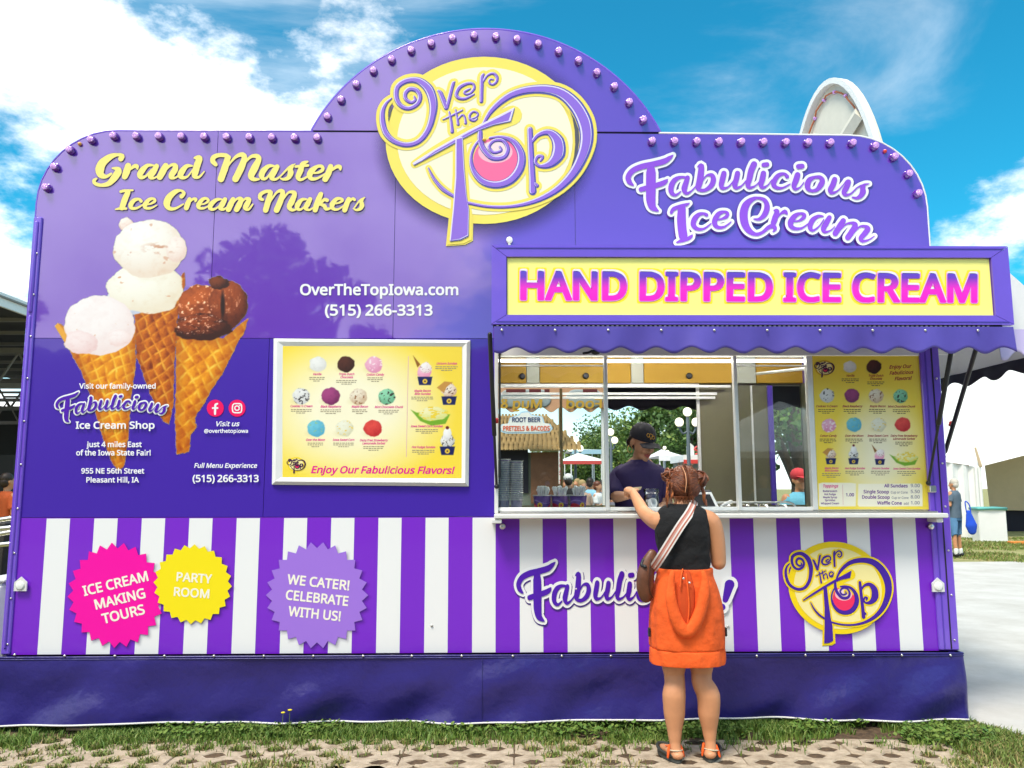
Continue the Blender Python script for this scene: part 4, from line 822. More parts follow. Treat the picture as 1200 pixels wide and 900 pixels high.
def grad_mat(name, stops, z0, z1, rough=.35):
    """a printed vertical blend between fixed heights of the sign"""
    m = bpy.data.materials.new(name); m.use_nodes = True; t = m.node_tree; p = t.nodes['Principled BSDF']; p.inputs['Roughness'].default_value = rough
    tc = N(t, 'ShaderNodeTexCoord'); sp = N(t, 'ShaderNodeSeparateXYZ'); t.links.new(tc.outputs['Object'], sp.inputs[0])
    mr = N(t, 'ShaderNodeMapRange'); t.links.new(sp.outputs['Z'], mr.inputs[0]); mr.inputs[1].default_value = z0; mr.inputs[2].default_value = z1
    cr = N(t, 'ShaderNodeValToRGB'); e = cr.color_ramp.elements
    e[0].position, e[0].color = stops[0][0], (*stops[0][1], 1); e[1].position, e[1].color = stops[-1][0], (*stops[-1][1], 1)
    for q, c in stops[1:-1]: el = e.new(q); el.color = (*c, 1)
    t.links.new(mr.outputs[0], cr.inputs[0]); t.links.new(cr.outputs[0], p.inputs['Base Color']); return m
zA, zB = px(870, 354, PY).z, px(870, 318, PY).z
gm = grad_mat('magenta_violet_print', [(0, lin(255, 20, 200)), (.45, lin(240, 40, 200)), (.8, lin(110, 60, 190)), (1, lin(95, 70, 200))], zA, zB)
mb = MB()

for i, (dx, dy) in enumerate(((-1.5, 0), (1.5, 0), (0, -1.3), (0, 1.3), (-1.1, -1), (1.1, 1), (1.1, -1), (-1.1, 1))): text(mb, hw_words, ta[0]+dx, ta[1]+dy, 35.5, None, PY-.0024-i*.0001, width=ta[2], rot=rotH, align='l')
mb.build('letter_edge', pmat('ink_lilac', lin(235, 150, 225), rough=.3), fp)
mb = MB()
for i, dx in enumerate((-.4, .4, 0)): text(mb, hw_words, ta[0]+dx, ta[1]+.2, 34.2, None, PY-.0034-i*.0001, width=ta[2], rot=rotH, align='l')
mb.build('letter_face', gm, fp)
# white highlight peeping out above each letter face
mb = MB()
for i, (dx, dy) in enumerate(((-.6, -2.3), (.5, -2.3))): text(mb, hw_words, ta[0]+dx, ta[1]+dy, 34.2, None, PY-.0030-i*.0001, width=ta[2], rot=rotH, align='l')
mb.build('letter_highlight', pmat('ink_gloss_white', (.82, .80, .84), rough=.3), fp)
# bracket, canopy top, hinge strip, lacing, snaps
mb = MB(); mb.box(hx1-.008, hx1+.03, HY+.06, HY+.16, hz0+.02, hz1-.05, m_trim, .004)
for i in range(6): mb.lathe([(.006, 0), (.004, .004)], (hx1+.012, HY+.06, hz0+.06+i*.075), 6, m_rivet, 'y')
tp(mb, 'hinge_bracket')
mb = MB(); v = [(hx0+.02, HY+.1, hz1-.012), (XR+.02, HY+.1, hz1-.012), (XR+.02, -.002, hz1+.09), (hx0+.02, -.002, hz1+.09)]
mb.add(v+[(a, b, c-.02) for a, b, c in v], [(0, 1, 2, 3), (7, 6, 5, 4), (0, 4, 5, 1), (1, 5, 6, 2), (2, 6, 7, 3), (3, 7, 4, 0)], m_white); tp(mb, 'canopy_roof')
mb = MB(); mb.box(hx0, XR, -.03, -.002, hz1+.0, hz1+.035, m_trim, .004); tp(mb, 'canopy_hinge')
mb = MB(); mb.box(hx0+.01, hx1-.07, HY-.004, HY+.02, hz0-.016, hz0-.001, m_dark)
lz = tp(mb, 'lacing_strip'); mb = MB()
for i in range(104):
    x = hx0+.03+i*.0295
    if x < hx1-.1: mb.box(x, x+.014, HY-.007, HY-.0045, hz0-.010, hz0-.006)
o = tp(mb, 'lacing', pmat('lacing_cord', (.55, .5, .6)), parent=lz); o['kind'] = 'stuff'
c = px(597, 281, -.02); mb = MB(); mb.lathe([(.022, 0), (.022, .02), (.014, .026)], (c.x, -.003, c.z), 12, m_white, 'y'); mb.box(c.x-.008, c.x+.008, -.02, -.002, c.z-.04, c.z-.02, m_white); tp(mb, 'lamp_housing', None, True)
def valance(x_a, x_b, Y, ztop, zmid, amp, pitch, phase, mat, name='awning_valance', axis='x', thick=.004, wav=.012, other=None):
    mb = MB(); n = int(abs(x_b-x_a)/.014); rows = 8; V = []
    for side in (0, 1):
        for j in range(rows+1):
            for i in range(n+1):
                s_ = x_a+(x_b-x_a)*i/n
                zl = zmid-amp*math.cos(2*math.pi*(s_-phase)/pitch)*-1
                z = ztop+(zl-ztop)*j/rows
                w = wav*(j/rows)*(math.sin(s_*9.1)+.6*math.sin(s_*23+1.3)+.5*math.sin(s_*3.7))
                d = Y+w+side*thick
                V.append((s_, d, z) if axis == 'x' else (d, s_, z))
    m_ = (n+1)*(rows+1); F = []
    for j in range(rows):
        for i in range(n):
            a = j*(n+1)+i; F.append((a, a+n+1, a+n+2, a+1)); F.append((m_+a, m_+a+1, m_+a+n+2, m_+a+n+1))
    for i in range(n):
        a = rows*(n+1)+i; F.append((a, m_+a, m_+a+1, a+1))
    mb.add(V, F, mat); return tp(mb, name, None, True)
vz = px(700, 382.5, HY-.02).z
va = valance(hx0+.015, hx1-.012, HY-.02, vz, px(700, 410.5, HY-.02).z, .019, px(687, 400, HY).x-px(646.2, 400, HY).x, px(605, 400, HY).x, m_val)
snap = MB(); snap.lathe([(.008, 0), (.0085, .004), (.005, .008)], n=10, axis='y'); snap_me = snap.mesh('snap_button', m_rivet, True)
x = px(588, 386.5, HY).x; zz = px(700, 387, HY-.02).z
while x < hx1-.03:
    link('snap_button', snap_me, va, (x, HY-.024, zz)); x += px(713, 387, HY).x-px(651, 387, HY).x
mb = MB(); vv = [(px(690, 412, -.3)), (px(702, 414, -.3))]
mb.tube([px(684, 414, -.3), px(690, 413, -.3), px(694, 411, -.3)], .008, 8, m_black); mb.ell(px(698, 412.5, -.3), (.03, .03, .018), m_black); tp(mb, 'small_speaker', None, True)
# canopy struts
def strut(a, b, split=.58, ring=None):
    a, b = Vector(a), Vector(b); mb = MB(); m = a.lerp(b, split)
    mb.tube([a, m], .009, 8, m_black, smooth=False); mb.tube([m, b], .015, 10, m_black, smooth=False); mb.ell(a, (.016, .016, .016), m_black)
    s_ = tp(mb, 'gas_strut', None, True)
    if ring:
        c = Vector(ring); d = (b-a).normalized(); mb = MB(); mb.tube([c-d*.014, c+d*.014], .021, 10, m_red, smooth=False, rounded=False); tp(mb, 'red_band', None, True, parent=s_)
    return s_
a = px(1088, 566, -.03); b = px(1116, 404, -.34); strut(a, b, .44)
mb = MB(); c = px(1091, 573, -.01); mb.box(c.x-.022, c.x+.022, -.04, .0, c.z-.022, c.z+.022, m_steel, .004); tp(mb, 'strut_mount')
a = px(1106, 535, .45); b = px(1144, 408, -.05); strut(a, b, .05, px(1115.5, 497, .34))
a = px(582, 570, -.03); b = px(574, 392, -.36); strut(a, b, .35, px(580.5, 493, -.13))

# --- second awning on the right end of the trailer
m_blk = pmat('black_awning_lining', (.018, .014, .024), rough=.7)
sx0 = hx1+.02; vt_ = px(1160, 424, .6).z; vb_ = px(1160, 441, .6).z
mb = MB(); v = [(sx0, -.30, hz1-.02), (sx0+.55, -.30, vt_+.01), (sx0+.55, 2.4, vt_+.01), (sx0, 2.4, hz1-.02)]
mb.add(v+[(a, b, c-.03) for a, b, c in v], [(3, 2, 1, 0), (4, 5, 6, 7), (0, 1, 5, 4), (1, 2, 6, 5), (2, 3, 7, 6), (3, 0, 4, 7)], m_white); tp(mb, 'end_awning_panel')
mb = MB(); mb.prism([(sx0, hz1-.03), (sx0+.55, vt_), (sx0+.55, vt_-.02), (sx0, hz0-.0)], 'y', -.33, -.305, m_white); tp(mb, 'end_awning_cheek')
valance(-.30, 2.4, sx0+.55, vt_, vb_, .025, .36, .1, m_blk, 'end_awning_valance', 'y')
m_lil = pmat('pale_lilac_cloth', (.55, .48, .75), rough=.6)
valance(sx0-.02, sx0+.55, -.34, hz0+.005, hz0-.17, .03, .18, .05, m_lil, 'end_awning_valance', 'x')
for a, b, c, d, e_ in ((-.1, 2.2, 2.24, 0, m_dark), (-.3, .9, .94, .05, m_white), (-.3, 1.3, 1.34, .03, m_dark)): mb = MB(); mb.box(sx0+a, sx0+.5, b, c, hz0+d, hz0+d+.035, e_); tp(mb, 'awning_crossbar')
# rear awning, its black scalloped edge seen through the trailer
ray = 2.95
mb = MB(); mb.box(xa-.3, xd+.4, ry+.03, ray, px(700, 450, ray).z, px(700, 448, ray).z, m_blk); tp(mb, 'rear_awning_panel')
valance(px(709, 470, ray).x, xd+.3, ray, px(700, 452, ray).z, px(700, 478.5, ray).z, .022, px(770, 470, ray).x-px(738, 470, ray).x, px(721+16, 470, ray).x, m_blk, 'rear_awning_valance')

# --- skirt
def skirt():
    Ys = -.065; xl, xr = -3.75, px(1131, 800, Ys).x; n, rws = 420, 16; V = []; F = []
    zt_ = px(600, 768, Ys).z
    def fold(x, t):
        return .030*t*(math.sin(x*2.3+1)+.7*math.sin(x*5.1+t*2.4)+.35*math.sin(x*11+t*4+.5))+.026*math.sin(t*5+x*1.7)*t*(1-t)*2+.010*math.sin((x*2.1+t)*6.2)*t
    path = [(xl+(xr-xl)*i/n, Ys, 0) for i in range(n+1)]+[(xr+.012, Ys+.02+.05*i, 1) for i in range(50)]
    for j in range(rws+1):
        t = j/rws
        for (x, y, e) in path:
            zb_ = .045+.022*math.exp(-((x+3.4)/.5)**2)*-1+.006*math.sin(x*1.9)
            z = zt_+(zb_-zt_)*t
            f = fold(x if not e else y*1.3, t)
            V.append((x+(f*.35 if e else 0), y+(-f if not e else 0), z))
    m_ = len(path)
    for j in range(rws):
        for i in range(m_-1): a = j*m_+i; F.append((a, a+m_, a+m_+1, a+1))
    mb = MB(); mb.add(V, F, m_skirt); s_ = tp(mb, 'tarp_skirt', None, True, label='navy purple tarpaulin skirt with white hem')
    mb = MB()
    bot = V[rws*m_:(rws+1)*m_]
    mb.tube([(a, b-.002, c) for a, b, c in bot[::3]], .0062, 6, pmat('white_hem_tape', (.72, .70, .66), rough=.6), smooth=False, rounded=False); tp(mb, 'hem', None, True, parent=s_)
    mb = MB(); mb.tube([(a, b-.003, c-.012) for a, b, c in V[:m_:4]], .0035, 6, m_skirt, smooth=False, rounded=False); mb.tube([(a, b+.001, c) for a, b, c in V[:m_:4]], .006, 6, m_skirt, smooth=False, rounded=False); tp(mb, 'top_seam', None, True, parent=s_)
    sx = [17, 75.5, 134.5, 192.5, 250.5, 309, 367, 425.5, 482.5, 541, 601, 658.5, 716, 773, 830, 887, 944, 1000, 1057, 1114]
    for q in sx:
        c = px(q, 768.8-(.8 if q > 900 else 0)+(-1.5 if q < 60 else 0), Ys-.008); link('snap_button', snap_me, s_, (c.x, Ys-.004, c.z))
    x = px(565, 800, Ys).x; mb = MB(); mb.tube([(x, Ys-.006-fold(x, t), zt_+(.045-zt_)*t) for t in (0.03, .25, .5, .75, .97)], .002, 5, m_skirt); tp(mb, 'skirt_seam', None, parent=s_)
skirt()
mb = MB(); mb.box(XL+.05, XR-.05, .1, 2.3, .06, .38, m_dark); 
for sx_, sy_ in ((2.75, .02), (-2.6, .02)): mb.box(sx_-.04, sx_+.04, sy_, sy_+.08, .0, .4, m_white); mb.box(sx_-.12, sx_+.1, sy_-.08, sy_+.14, .0, .02, m_steel, .004)
tp(mb, 'chassis')

# --- bulbs along the top edge
bulb = MB(); bulb.lathe([(.030, 0), (.030, .012), (.0245, .016), (.024, .030)], n=14, axis='y', mat=m_bulb)
bulb_me = bulb.mesh('bulb', m_bulb, True)
capm = MB(); capm.lathe([(.0225, .0), (.0235, .005), (.0215, .010), (.012, .013), (.003, .014)], n=12, axis='y'); cap_me = capm.mesh('bulb_cap', m_cap, False)
BP = [(52,218),(62,194),(80,174),(105,162)]+[(131.5+26.6*i, 157.6+.27*i) for i in range(10)]
BP += [(383,135),(399,115),(417,97),(437,81),(458.5,68),(481.5,57),(505,49),(530,43),(555.5,40),(581,41),(606,44),(631,49.5),(655,58),(678.5,69),(700,83),(720.5,99.5),(738,118),(754.5,138.5)]
BP += [(765+26.2*i, 163.5+.25*i) for i in range(10)]+[(1027,169.5),(1050,182),(1067,202),(1078,225)]
for i, (a, b) in enumerate(BP):
    c = px(a, b, -.045); B_ = link('bulb', bulb_me, TR, (c.x, -.003, c.z)); B_.matrix_parent_inverse = TRI
    C_ = link('bulb_cap', cap_me, B_, (0, -.0305, 0)); B_.rotation_euler = (0, rnd.uniform(0, 6), 0)
for a, b, cc_ in ((92.5, 168, (.8, .35, .02)), (567.5, 163, (.8, .45, .02)), (1038, 176.5, (.7, .03, .01))):
    c = px(a, b, -.02); mb = MB(); mb.lathe([(.014, 0), (.014, .01), (.009, .018), (.003, .02)], (c.x, -.003, c.z), 12, pmat('marker_lens_%d' % a, cc_, rough=.1, coat=1), 'y'); tp(mb, 'marker_light', None, True)
for a, b in ((24.5, 686), (1099, 687)):
    c = px(a, b, -.02); mb = MB(); w_ = .04
    mb.prism([(c.x-w_, c.z-.035), (c.x+w_, c.z-.035), (c.x+w_, c.z+.02), (c.x, c.z+.055), (c.x-w_, c.z+.02)], 'y', -.027, -.0165, m_alu); pl = tp(mb, 'socket_cover')
    mb = MB(); mb.lathe([(.028, 0), (.028, .004), (.02, .007)], (c.x, -.0275, c.z), 16, m_white, 'y'); tp(mb, 'socket_cap', None, True, parent=pl)
for a, b in ((506, 733), (853, 734), (675, 690)):
    c = px(a, b); o = link('rivet', snap_me, TR, (c.x, -.003, c.z)); o.matrix_parent_inverse = TRI

# --- oval sign back standing on the right end
def end_arch():
    m_crm = pmat('cream_painted_board', (.70, .66, .55), rough=.5, noise=(3, .1)); ang_ = R(13); before = set(COL.objects)
    X0 = 2.96; cy, hw_, zb_, ht = 1.45, .74, 3.20, 1.92
    out = [(cy+hw_*math.cos(R(a)), zb_+ht*math.sin(R(a))) for a in np.linspace(0, 180, 33)]
    inn = [(cy+(hw_-.05)*math.cos(R(a)), zb_+(ht-.05)*math.sin(R(a))) for a in np.linspace(0, 180, 33)]
    mb = MB(); mb.prism(out, 'x', X0, X0+.02, m_crm); e = tp(mb, 'end_sign_arch', label='white back of the rounded end sign')
    mb = MB(); n = len(out)
    V = [(X0-.06, y, z) for y, z in out]+[(X0-.06, y, z) for y, z in inn]+[(X0-.001, y, z) for y, z in out]+[(X0-.001, y, z) for y, z in inn]
    F = []
    for i in range(n-1): F += [(i, n+i, n+i+1, i+1), (i, i+1, 2*n+i+1, 2*n+i), (n+i, 3*n+i, 3*n+i+1, n+i+1)]
    mb.add(V, F, m_white); tp(mb, 'arch_rim', parent=e)
    mb = MB(); a, b = Vector((X0-.045, cy-.42, zb_+1.42)), Vector((X0-.045, cy+.66, zb_+.80)); mb.tube([a, b], .075, 4, m_crm, smooth=False, sq=(.5, 1.0), rounded=False); tp(mb, 'arch_brace', parent=e)
    mb = MB()
    pts = [(X0-.02+.01*math.sin(i*2.1), cy+(hw_-.12)*math.cos(R(a)), zb_+(ht-.12)*math.sin(R(a))) for i, a in enumerate(np.linspace(8, 125, 26))]
    mb.tube(pts, .008, 6, pmat('orange_cable', (.5, .14, .05)), smooth=False); tp(mb, 'light_cable', None, True, parent=e)
    for i in range(1, 26, 3):
        p = pts[i]; mb = MB(); mb.ell(p, (.02, .018, .018), m_cap, 8, 6); tp(mb, 'bulb_socket', None, True, parent=e)
    c, s_ = math.cos(ang_), math.sin(ang_)
    for o in set(COL.objects)-before:
        for v in o.data.vertices: x, y = v.co.x-X0, v.co.y-cy; v.co.x, v.co.y = X0+x*c-y*s_, cy+x*s_+y*c
end_arch()
# ------------------------------------------------------------------ printed pictures and lettering on the walls
def over(rgb, al, c, m):
    m = np.clip(m, 0, 1)[..., None]; rgb[:] = rgb*(1-m)+np.asarray(c)*m; al[:] = np.maximum(al, m[..., 0])
def soft(d, w=1.0): return np.clip(.5-d/w, 0, 1)      # d<0 inside
def inpoly(X, Y, poly):
    """signed distance (negative inside) to a polygon, in pixels"""
    P = np.array(poly, float); D = np.full(X.shape, 1e9); ins = np.zeros(X.shape, bool)
    for a, b in zip(P, np.roll(P, -1, 0)):
        e = b-a; t = np.clip(((X-a[0])*e[0]+(Y-a[1])*e[1])/max(e@e, 1e-9), 0, 1)
        D = np.minimum(D, np.hypot(X-a[0]-t*e[0], Y-a[1]-t*e[1]))
        if a[1] != b[1]:
            c = ((a[1] <= Y) != (b[1] <= Y)) & (X < a[0]+(Y-a[1])/(b[1]-a[1])*e[0]); ins ^= c
    return np.where(ins, -D, D)
def scoop(rgb, al, X, Y, cx, cy, rx, ry, col, dark, seed, rough_=.10, shade=.35, chunks=None, freq=3.0, gloss=.0):
    u, v = (X-cx)/rx, (Y-cy)/ry; r = np.hypot(u, v); th = np.arctan2(v, u)
    rr_ = r*(1+rough_*(fbm(np.cos(th)*2.2+5, np.sin(th)*2.2+5, seed, 4)-.5)*2)
    if rr_.min() > 1.2: return
    nz = np.sqrt(np.clip(1-np.clip(r, 0, 1)**2, 0, 1)); n = fbm(u*freq+20, v*freq+20, seed+3, 5)
    n2 = fbm(u*freq*2.5+40, v*freq*2.5+40, seed+9, 4)
    light = np.clip(-.35*u-.55*v+.75*nz+.05, 0, 1.2)
    k = np.clip((1-light)*shade*1.6+np.clip(.47-n, 0, 1)*shade*2.2+np.clip(.42-n2, 0, 1)*shade*1.5, 0, 1)[..., None]
    c = np.asarray(col, float)*(1-k)+np.asarray(dark, float)*k
    if gloss: c = c+np.clip(n2-.62, 0, 1)[..., None]*gloss*800*(light[..., None] > .5)
    if chunks is not None:
        m = np.clip((fbm(u*freq*1.8+60, v*freq*1.8+60, seed+17, 3)-chunks[1])*14, 0, 1)[..., None]; c = c*(1-m)+np.asarray(chunks[0], float)*m
    over(rgb, al, c, soft((rr_-1)*min(rx, ry), 1.0))
def waffle(rgb, al, X, Y, poly, apex, ang, seed, per=9.5, base=(255, 172, 22), hi=(255, 226, 100), dk=(186, 78, 4), shade_side=0):
    d = inpoly(X, Y, poly); d = d+(fbm(X*.25, Y*.25, seed, 3)-.5)*2.4
    ux, uy = X-apex[0], Y-apex[1]; a1, a2 = R(ang[0]), R(ang[1])
    w = (fbm(X*.05, Y*.05, seed+1, 3)-.5)*6
    p = (ux*math.cos(a1)+uy*math.sin(a1)+w)/per; q = (ux*math.cos(a2)+uy*math.sin(a2)-w)/per
    fp_, fq = p-np.floor(p), q-np.floor(q)
    lp, lq = np.minimum(fp_, 1-fp_), np.minimum(fq, 1-fq); ridge = np.clip(1-np.minimum(lp, lq)/.17, 0, 1)
    inset = np.clip((fp_*.5+fq*.5-.35)*1.3, 0, 1)
    n = fbm(X*.12, Y*.12, seed+5, 5); n2 = fbm(X*.6, Y*.6, seed+8, 3)
    c = np.asarray(base, float)*np.ones(X.shape+(1,))
    k = ((1-ridge)*(inset*.75+.12)+np.clip(.5-n, 0, 1)*1.3+np.clip(.5-n2, 0, 1)*.4)[..., None]; k = np.clip(k, 0, 1)
    c = c*(1-k)+np.asarray(dk, float)*k
    h = (ridge*np.clip(n*1.8-.6, 0, 1))[..., None]; c = c*(1-h)+np.asarray(hi, float)*h
    if shade_side:
        e = np.clip(1+d/ (14), 0, 1)[..., None]*(.45) ; c = c*(1-e)+np.asarray((150, 60, 10), float)*e
    over(rgb, al, c, soft(d, 1.0))

def cones(X, Y):
    rgb = np.zeros(X.shape+(3,))+200; al = np.zeros(X.shape)
    # middle cone
    waffle(rgb, al, X, Y, [(157,366),(190,350),(216,319),(217,332),(208,372),(204,430),(203,475),(198,497),(191,494),(176,462),(160,418)], (197, 500), (55, -22), 3, 11, base=(236, 130, 18), dk=(110, 30, 6), hi=(255, 205, 80), shade_side=1)
    cm = dict(rough_=.10, shade=.30)
    scoop(rgb, al, X, Y, 151, 352, 27, 18, (236, 240, 248), (170, 180, 205), 5, .12, .3)
    scoop(rgb, al, X, Y, 170, 338, 45, 29, (255, 252, 240), (226, 200, 160), 21, .13, .26, chunks=((225, 170, 130), .80))
    scoop(rgb, al, X, Y, 148, 263, 8.5, 8, (255, 246, 236), (225, 170, 150), 8, .15, .4)
    scoop(rgb, al, X, Y, 175, 291, 42, 34, (255, 253, 246), (226, 186, 150), 31, .09, .27, chunks=((228, 186, 160), .76))
    scoop(rgb, al, X, Y, 207, 292, 12, 15, (255, 245, 236), (225, 180, 160), 41, .12, .3)
    m = np.clip((fbm(X*.12, Y*.3, 77, 4)-.52)*8, 0, 1)*np.clip(1-np.hypot((X-188)/26, (Y-291)/9), 0, 1)*1.3; over(rgb, al, (214, 160, 130), np.clip(m, 0, 1)*(al > .5))
    # left cone
    waffle(rgb, al, X, Y, [(65,384),(70,378),(90,396),(120,400),(152,386),(159,378),(159,430),(153,470),(150,515),(146,545),(139,553),(130,540),(118,505),(108,470),(95,436),(80,408)], (140, 556), (62, -18), 11, 11, shade_side=1)
    scoop(rgb, al, X, Y, 117, 382, 42, 35, (255, 248, 246), (232, 196, 190), 51, .08, .24, chunks=((235, 190, 160), .79))
    scoop(rgb, al, X, Y, 95, 402, 20, 14, (253, 236, 234), (228, 180, 176), 55, .2, .3); scoop(rgb, al, X, Y, 140, 396, 14, 9, (255, 244, 242), (232, 190, 180), 57, .25, .3)
    over(rgb, al, (240, 170, 60), soft(inpoly(X, Y, [(64,382),(68,378),(78,392),(76,402)]), 1))
    # right cone
    waffle(rgb, al, X, Y, [(206,378),(230,396),(262,396),(286,376),(291,373),(288,386),(277,405),(262,436),(249,455),(237,476),(228,490),(231,500),(224,508),(222,530),(207,532),(205,500),(206,440)], (212, 545), (55, -30), 17, 12, shade_side=1)
    ch, cd_ = (158, 68, 26), (56, 18, 8)
    scoop(rgb, al, X, Y, 236, 362, 28, 28, (196, 92, 36), (70, 22, 8), 61, .10, .5, gloss=.9); scoop(rgb, al, X, Y, 268, 356, 23, 28, (172, 78, 32), (70, 22, 8), 65, .13, .5, gloss=.5)
    scoop(rgb, al, X, Y, 238, 384, 33, 16, ch, cd_, 68, .22, .8, freq=5, gloss=1.0); scoop(rgb, al, X, Y, 256, 332, 11, 8, (128, 58, 26), cd_, 71, .3, .7)
    over(rgb, al, (40, 14, 8), soft(np.hypot((X-261)/2.5, (Y-358)/16)*8-8, 6)*(al > .5))
    return rgb, al
def psub(o, parent): o.parent = parent; o.matrix_parent_inverse = Matrix.Identity(4)
c_ = paint('cone_picture', 60, 252, 296, 558, .8, cones, -.0022, p_ll)
# soft printed shade behind badges and emblem (ink on the vinyl)
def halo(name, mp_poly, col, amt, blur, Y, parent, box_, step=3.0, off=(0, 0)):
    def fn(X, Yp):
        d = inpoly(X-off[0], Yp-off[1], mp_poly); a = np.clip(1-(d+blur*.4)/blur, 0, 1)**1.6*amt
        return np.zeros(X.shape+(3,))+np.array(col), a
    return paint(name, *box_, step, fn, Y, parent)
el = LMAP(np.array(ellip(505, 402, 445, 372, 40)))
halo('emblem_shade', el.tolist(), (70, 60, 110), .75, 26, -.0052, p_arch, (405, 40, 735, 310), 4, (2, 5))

mb = MB()
mA, mB2 = mapper(100, 165, 7.5), mapper(250, 165, 6.3158)
lm = ink('lemon', 255, 238, 130); lo = ink('grey_violet', 120, 95, 190)
for i, s in enumerate(GRAND): stroke(mb, s, -.0022-i*.0001, lo, mp=mA, grow=5)
for i, s in enumerate(GRAND2): stroke(mb, s, -.0042-i*.0001, lo, mp=mB2, grow=4)
mb.build('letter_outline', None, p_um)
mb = MB()
for i, s in enumerate(GRAND): stroke(mb, s, -.0075-i*.0001, lm, mp=mA, grow=1)
for i, s in enumerate(GRAND2): stroke(mb, s, -.0095-i*.0001, lm, mp=mB2, grow=1)
mb.build('slogan_lettering', None, p_um)

def script_word(strokes, mp, Y, core, parent, grow=24, edge=None, name='script_lettering', cgrow=0, k=5):
    mb = MB()
    if edge:
        for i, s in enumerate(strokes): stroke(mb, s, Y-i*.00008, edge, mp=mp, grow=grow+5, shift=(4, 8), k=k)
        mb.build('letter_shade', None, parent); mb = MB()
    wht = ink('white', 250, 250, 250)
    for i, s in enumerate(strokes): stroke(mb, s, Y-.002-i*.00008, wht, mp=mp, grow=grow, k=k)
    mb.build('letter_outline', None, parent); mb = MB()
    for i, s in enumerate(strokes): stroke(mb, s, Y-.006-i*.00008, core, mp=mp, grow=cgrow, k=k)
    mb.build(name, None, parent)
edge_i = ink('smoky_violet', 88, 66, 150)
script_word(FABU, FMAP, -.0022, ink('orchid', 150, 82, 222), p_ur, edge=edge_i)
script_word(ICECREAM, FMAP, -.0125, ink('orchid', 150, 82, 222), p_ur, edge=edge_i)
# small one on the left wall, and the lower one behind the customer
sm = affine([(728, 212), (1026, 220), (768, 252)], [(62.5, 476), (199.5, 478), (79, 497)])
script_word(FABU, lambda A: sm(FMAP(A)), -.003, ink('indigo', 82, 24, 178), p_ll, grow=26, cgrow=2, k=4)
lw = affine([(728, 210), (896.9, 192.9), (769, 251.3)], [(601, 687), (739.7, 674), (635.5, 732)])
EXC = [[(1360,135,70),(1330,230,40)]]
script_word(FABU, lambda A: lw(FMAP(A)), -.0035, ink('indigo', 82, 24, 178), p_st, grow=27, cgrow=1, edge=ink('plum_shade', 74, 40, 140))
exm = MB(); exm2 = MB()
ex = [[(855, 685, 11), (850, 703, 6)], [(846, 711, 7), (846.5, 711.5, 7)]]
for s in ex: stroke(exm, s, -.0142, ink('white', 250, 250, 250), grow=4.4); stroke(exm2, s, -.0152, ink('indigo', 82, 24, 178), grow=.3)
exm.build('letter_outline', None, p_st); exm2.build('script_lettering', None, p_st)

pal = (ink('butter', 255, 232, 100), ink('cream', 255, 247, 214), ink('amethyst', 150, 110, 222), ink('slate_violet', 86, 82, 180), ink('pale_lavender', 236, 226, 252), ink('rose', 255, 110, 160))
logo(p_arch, LMAP, -.0062, pal, u=.75)
lb = affine([(358/3.675+430, 840/3.675+55), (42/3.675+430, 340/3.675+55), (978/3.675+430, 370/3.675+55)], [(395/6.+900, 806/6.+620), (108/6.+900, 347/6.+620), (872/6.+900, 395/6.+620)])
lpal = (ink('sun_yellow', 255, 222, 20), ink('straw', 255, 240, 165), ink('deep_indigo', 72, 30, 165), ink('deep_indigo', 72, 30, 165), ink('pale_lavender', 236, 226, 252), ink('crimson_pink', 250, 50, 100))
el2 = lb(LMAP(np.array(ellip(505, 402, 430, 365, 40))))
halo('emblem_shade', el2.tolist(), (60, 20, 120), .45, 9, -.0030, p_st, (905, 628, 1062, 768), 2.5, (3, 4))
logo(p_st, lambda A: lb(LMAP(A)), -.0036, lpal, small=True, u=.5)

wi = ink('white', 250, 250, 250)
def wtext(s, x, y, h, parent, Y=-.0036, col=wi, name='printed_words', **k):
    mb = MB(); text(mb, s, x, y, h, col, Y, **k); return mb.build(name, None, parent)
wtext('OverTheTopIowa.com', 444.5, 346, 13.2, p_um, width=187)
wtext('(515) 266-3313', 444, 370, 13.2, p_um, width=127)
TY = -.014
wtext('Visit our family-owned', 138, 455.5, 6.4, p_ll, TY, width=90)
wtext('Ice Cream Shop', 135, 502.5, 8.6, p_ll, TY, width=93)
wtext('just 4 miles East', 134, 524.0, 6.6, p_ll, TY, width=64); wtext('of the Iowa State Fair!', 133, 533.8, 6.6, p_ll, TY, width=88)
wtext('955 NE 56th Street', 132, 555, 6.4, p_ll, TY, width=74); wtext('Pleasant Hill, IA', 131.5, 565.5, 6.4, p_ll, TY, width=62)
wtext('Visit us', 266, 499.5, 5.8, p_ll, TY, width=28, shear=.3); wtext('@overthetopiowa', 265, 507.3, 4.6, p_ll, TY, width=52)
wtext('Full Menu Experience', 264, 548.3, 5.6, p_ll, TY, width=74, shear=.2); wtext('(515) 266-3313', 264.5, 565, 8.6, p_ll, TY, width=78)
mb = MB(); pk = ink('hot_red_pink', 250, 20, 100)
for cx in (252.3, 277.8): mb = MB(); flatpoly(mb, ellip(cx, 478.3, 10, 10, 28), -.004, pk); mb.build('icon_disc', None, p_ll)
mb = MB()
stroke(mb, [(254.6, 473.2, 2.2), (252.6, 474.2, 2.4), (252.2, 477, 2.5), (252, 485, 2.5)], -.0046, wi); stroke(mb, [(249.2, 478.2, 2.0), (255, 478.2, 2.0)], -.0049, wi); mb.build('icon_mark', None, p_ll); mb = MB()
sq = [(272.6+2, 473.1), (283-2, 473.1), (283, 475.1), (283, 481.5), (281, 483.5), (274.6, 483.5), (272.6, 481.5), (272.6, 475.1), (274.6, 473.1)]
